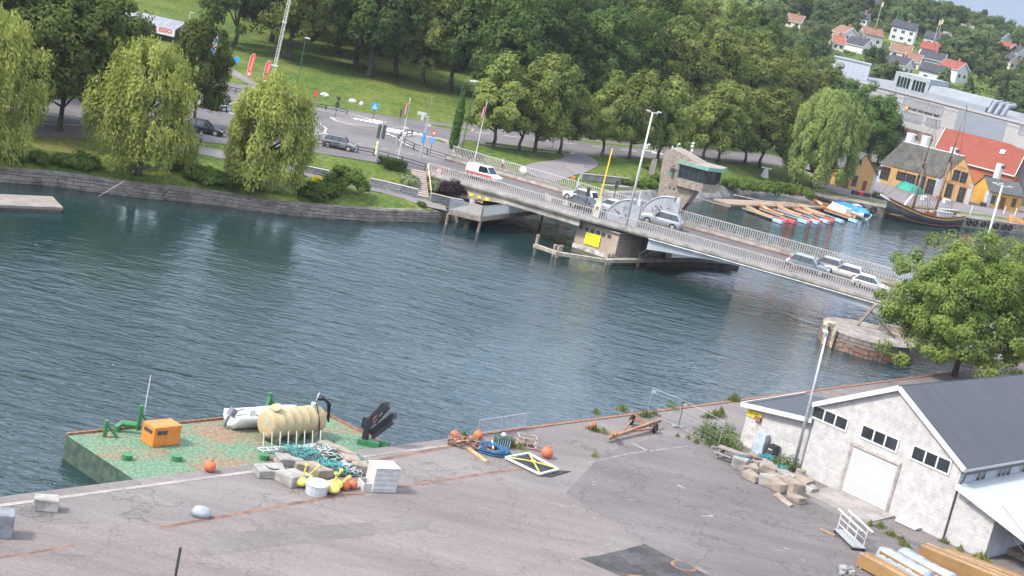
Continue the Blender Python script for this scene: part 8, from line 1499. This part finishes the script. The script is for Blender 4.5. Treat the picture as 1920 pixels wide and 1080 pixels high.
# bottom right: trolley, planks, stones, timber
a, b = G(1578, 1003, 1.6), G(1606, 1030, 1.6); d_ = (b - a); an_ = math.atan2(d_.y, d_.x); o = thing('rail_trolley', 'pale metal trolley with rails and small wheels on the yard', 'trolley', (a + b) / 2, an_); lt_ = d_.length + .6; mb = MB(); mb.box((0, 0, .22), (lt_, .9, .08)); mb.build('platform', GALV, o); mb = MB()
for y_ in (-.35, .35):
    for x_ in (-lt_ / 2 + .2, lt_ / 2 - .2): mb.bar((x_, y_, .26), (x_, y_, 1.5), .06)
    for z_ in (.7, 1.1): mb.bar((-lt_ / 2 + .2, y_, z_), (lt_ / 2 - .2, y_, z_), .045)
    mb.bar((-lt_ / 2 - .3, y_, 1.5), (lt_ / 2 + .4, y_, 1.5), .14, .06)
mb.build('rail', WHITE, o)
for x_ in (-lt_ / 2 + .15, lt_ / 2 - .15):
    for y_ in (-.4, .4): mb = MB(); mb.cyl((x_, y_ - .06, .12), (x_, y_ + .06, .12), .12, n=10); mb.build('wheel', RUB, o)
LUM = BR('lumber', (.34, .19, .075), (.29, .165, .065), (.14, .08, .035), bw=3.8, bh=.06, ms=.012, dirt=.2, bump=.6); LUMT = M('lumber_top', (.28, .19, .115), rough=.85, var=.18, sc=1.5, fine=.12, fsc=6)
mb = MB(); a, b = G(1538, 992, 1.66), G(1566, 1004, 1.66); mb.bar(a, b, .18, .1); tag(mb.build('timber_plank', LUMT), 'short pale plank lying left of the rail trolley', 'plank')
def lumber(p0, p1, w, h, label, cover=None):
    a = G(*p0, 1.6); b = G(*p1, 1.6); d_ = b - a; an_ = math.atan2(d_.y, d_.x); l_ = d_.length; o = thing('timber_stack', label, 'timber stack', a, an_); rr = random.Random(int(p0[0])); n = max(2, int(w / .22)); m_ = MB()
    for i in range(n):
        y_ = (i + .5) * w / n; e = rr.uniform(-.12, .12); m_.box((l_ / 2 + e, y_, .1 + h / 2), (l_, w / n - .012, h + rr.uniform(-.03, .03)), 0, i % 3 == 1)
    m_.build('boards', [LUM, LUMT], o); mb = MB(); 
    for x_ in (.4, l_ / 2, l_ - .4): mb.box((x_, w / 2, .05), (.12, w + .1, .1))
    mb.build('bearer', WOODG, o)
    if cover: 
        mb = MB(); R_ = []
        for i in range(15):
            x_ = -.12 + (l_ + .2) * i / 14; j = lambda: rr.uniform(-.07, .07); R_.append([(x_, -.08 + j(), .15), (x_, -.08 + j() * .5, h * .7 + j()), (x_, .12, h + .2 + j()), (x_, w * .5, h + .3 + j()), (x_, w - .1, h + .2 + j()), (x_, w + .08 + j() * .5, h * .7), (x_, w + .08 + j(), .15)])
        mb.loft(R_, 0, True, True); mb.build('plastic_wrap', cover, o, smooth=True)
    return o
WRAP = M('plastic_wrap', (.25, .27, .30), rough=.25, var=.12, sc=1.5, bump=.5, spec=.7)
lumber((1603, 1062), (1690, 1110), 1.0, .75, 'orange brown timber stack behind the stone pile'); lumber((1640, 1060), (1720, 1106), 1.1, .9, 'timber stack wrapped in grey plastic on the left', WRAP); lumber((1677, 1063), (1765, 1112), 1.1, .9, 'timber stack wrapped in grey plastic on the right', WRAP); lumber((1718, 1055), (1880, 1122), 1.2, 1.0, 'tall fresh timber stack nearest the shed annex'); lumber((1765, 1050), (1905, 1102), .9, .55, 'lower timber stack behind the tall fresh one')
rr = random.Random(31)
for i in range(46):
    x, y = rr.uniform(1570, 1640), rr.uniform(1042, 1080)
    if x > 1602 and y > 1056: continue
    if y < 1078 - (x - 1560) * .6: continue
    block(x, y, rr.uniform(.25, .6), rr.uniform(.2, .4), rr.uniform(.12, .4), rr.uniform(0, 3), BLKG if i % 2 else M('slate_stone', (.20, .20, .21), rough=.9, var=.25), 'broken grey paving stone in the pile beside the timber stacks', 'paving_stone', 'stone', 'paving stones by the timber', jit=.05, seed=i)
for (x, y, w, l) in [(85, 955, 1.1, 'pale boulder on the quay far left'), ]: block(x, y, w, .8, .7, .3, BLKG, l, 'boulder', 'boulder')
block(2, 1003, 1.0, 1.0, 1.2, .3, M('bin_grey', (.16, .17, .18)), 'grey container corner at the left edge of the yard', 'grey_container', 'container', jit=.02)
p = G(376, 968, 1.6); mb = MB(); mb.loft([[(.5 * math.cos(a) * k, .35 * math.sin(a) * k, z_) for a in [q * math.pi / 5 for q in range(10)]] for k, z_ in ((1.0, 0), (1.1, .25), (.7, .5), (.2, .55))]); ob = mb.build('plastic_bundle', WRAP, smooth=True); ob.location = p; tag(ob, 'crumpled clear plastic bundle on the quay', 'bundle')
p = G(328, 1085, 1.6); mb = MB(); mb.cyl((0, 0, 0), (0, 0, 1.6), .07, .07, 8); ob = mb.build('steel_post', DGREY); ob.location = p; tag(ob, 'thin dark steel post cut by the bottom edge', 'post')
mb = MB(); a = G(1175, 1078, 1.62)
for k in range(7): mb.bar(a + Vector((k * .12, .05 * k, 0)), a + Vector((k * .12 + .5, .05 * k - .5, .12)), .09, .07)
tag(mb.build('rusty_bars', RUST), 'bundle of rusty bars at the bottom edge of the yard', 'bars')
p = G(1706, 985, 1.6); o = thing('door_step', 'white wooden step platform at the shed wall', 'step', p, aan); MB().box((0, -.2, .12), (1.6, .9, .12)).build('platform', WHITE, o); MB().box((.5, .3, .45), (.6, .2, .7)).build('hatch', M('hatch_brown', (.2, .13, .1)), o)
# ------------------------------------------------------------------ weeds
def weed(name, n, rx_, ry_, h, mat, seed, leaf=.14, grassy=False):
    rng = np.random.default_rng(seed); P = rng.normal(size=(n, 3)) * np.array([rx_, ry_, 0]) * .5; k = np.exp(-((P[:, 0] / rx_) ** 2 + (P[:, 1] / ry_) ** 2)); P[:, 2] = rng.uniform(0, 1, n) * h * k
    tg = np.tile(np.array([0, 0, 1.]), (n, 1)) + rng.normal(size=(n, 3)) * .35 if grassy else None
    Nn = rng.normal(size=(n, 3)) + np.array([0, -.4, .6]); ob = bpy.data.objects.new(name, leafmesh(name, P, Nn, leaf, mat, rng, asp=.16 if grassy else .6, tang=tg)); COL.objects.link(ob); return ob
W1 = weed('weed_bush', 420, .9, .7, 1.0, BUSHL, 1); W2 = weed('grass_tuft', 110, .55, .35, .6, WEEDL, 2, leaf=.5, grassy=True)
first_ = [True, True]
def wput(src, i, x, y, s, label, off=None):
    p = G(x, y, 1.6); o = src if first_[i] else src.copy()
    if not first_[i]: COL.objects.link(o)
    first_[i] = False; o.location = p; o.scale = (s, s, s) if not isinstance(s, tuple) else s; o.rotation_euler.z = random.uniform(0, 6.28); tag(o, label, 'weeds')
    if off: o['group'] = off
for (x, y, s, l) in [(1332, 828, 1.5, 'leafy green weeds where the site fence meets the annex'), (1350, 838, 1.3, 'leafy weeds behind the picnic table'), (1370, 840, 1.2, 'leafy weeds at the left corner of the annex'), (1322, 812, 1.1, 'leafy weeds halfway along the site fence'), (1365, 812, .9, 'thin leafy weeds left of the annex wall'), (1462, 880, 1.2, 'leafy weeds at the shed wall behind the turquoise coil'), (1480, 880, 1.1, 'leafy weeds at the foot of the yard lamp post'), (1258, 764, .7, 'small leafy weed on the quay edge beside the site fence')]: wput(W1, 0, x, y, s, l)
for (x, y, s) in [(1112, 808, .8), (1130, 812, .7), (1208, 782, .9), (1225, 780, .8), (1338, 782, 1.0), (1350, 780, 1.1), (1325, 784, .8), (1118, 776, .7), (1166, 770, .8), (1378, 750, .9), (960, 838, .7), (975, 842, .6), (955, 828, .6), (1290, 822, .5), (1305, 830, .5), (870, 820, .6), (1270, 818, .4), (1372, 752, .8), (1690, 1022, .6), (1735, 1030, .7), (1770, 1018, .6), (1800, 1032, .6), (1650, 990, .7), (1670, 1005, .7), (1690, 1015, .6), (1700, 1028, .7), (1630, 985, .6), (1840, 1052, 1.0), (1115, 856, .5), (1285, 760, .6)]: wput(W2, 1, x, y, s, 'grassy weed tuft growing in a crack of the quay concrete' if x < 1600 else 'grassy weed tuft along the ramp before the shed', 'grassy weed tufts on the quay')

# ------------------------------------------------------------------ air
mb = MB(); mb.box((60, 420, 28), (1100, 1000, 78)); hz_ = mb.build('haze', None); hm_ = bpy.data.materials.new('haze_air'); hm_.use_nodes = True; ht = hm_.node_tree; ht.nodes.clear(); pv = N_(ht, 'ShaderNodeVolumePrincipled'); pv.inputs['Color'].default_value = (.86, .91, 1, 1); pv.inputs['Density'].default_value = .00008; pv.inputs['Anisotropy'].default_value = .2; ho = N_(ht, 'ShaderNodeOutputMaterial'); ht.links.new(pv.outputs[0], ho.inputs['Volume']); hz_.data.materials.clear(); hz_.data.materials.append(hm_); struct(hz_, 'stuff')
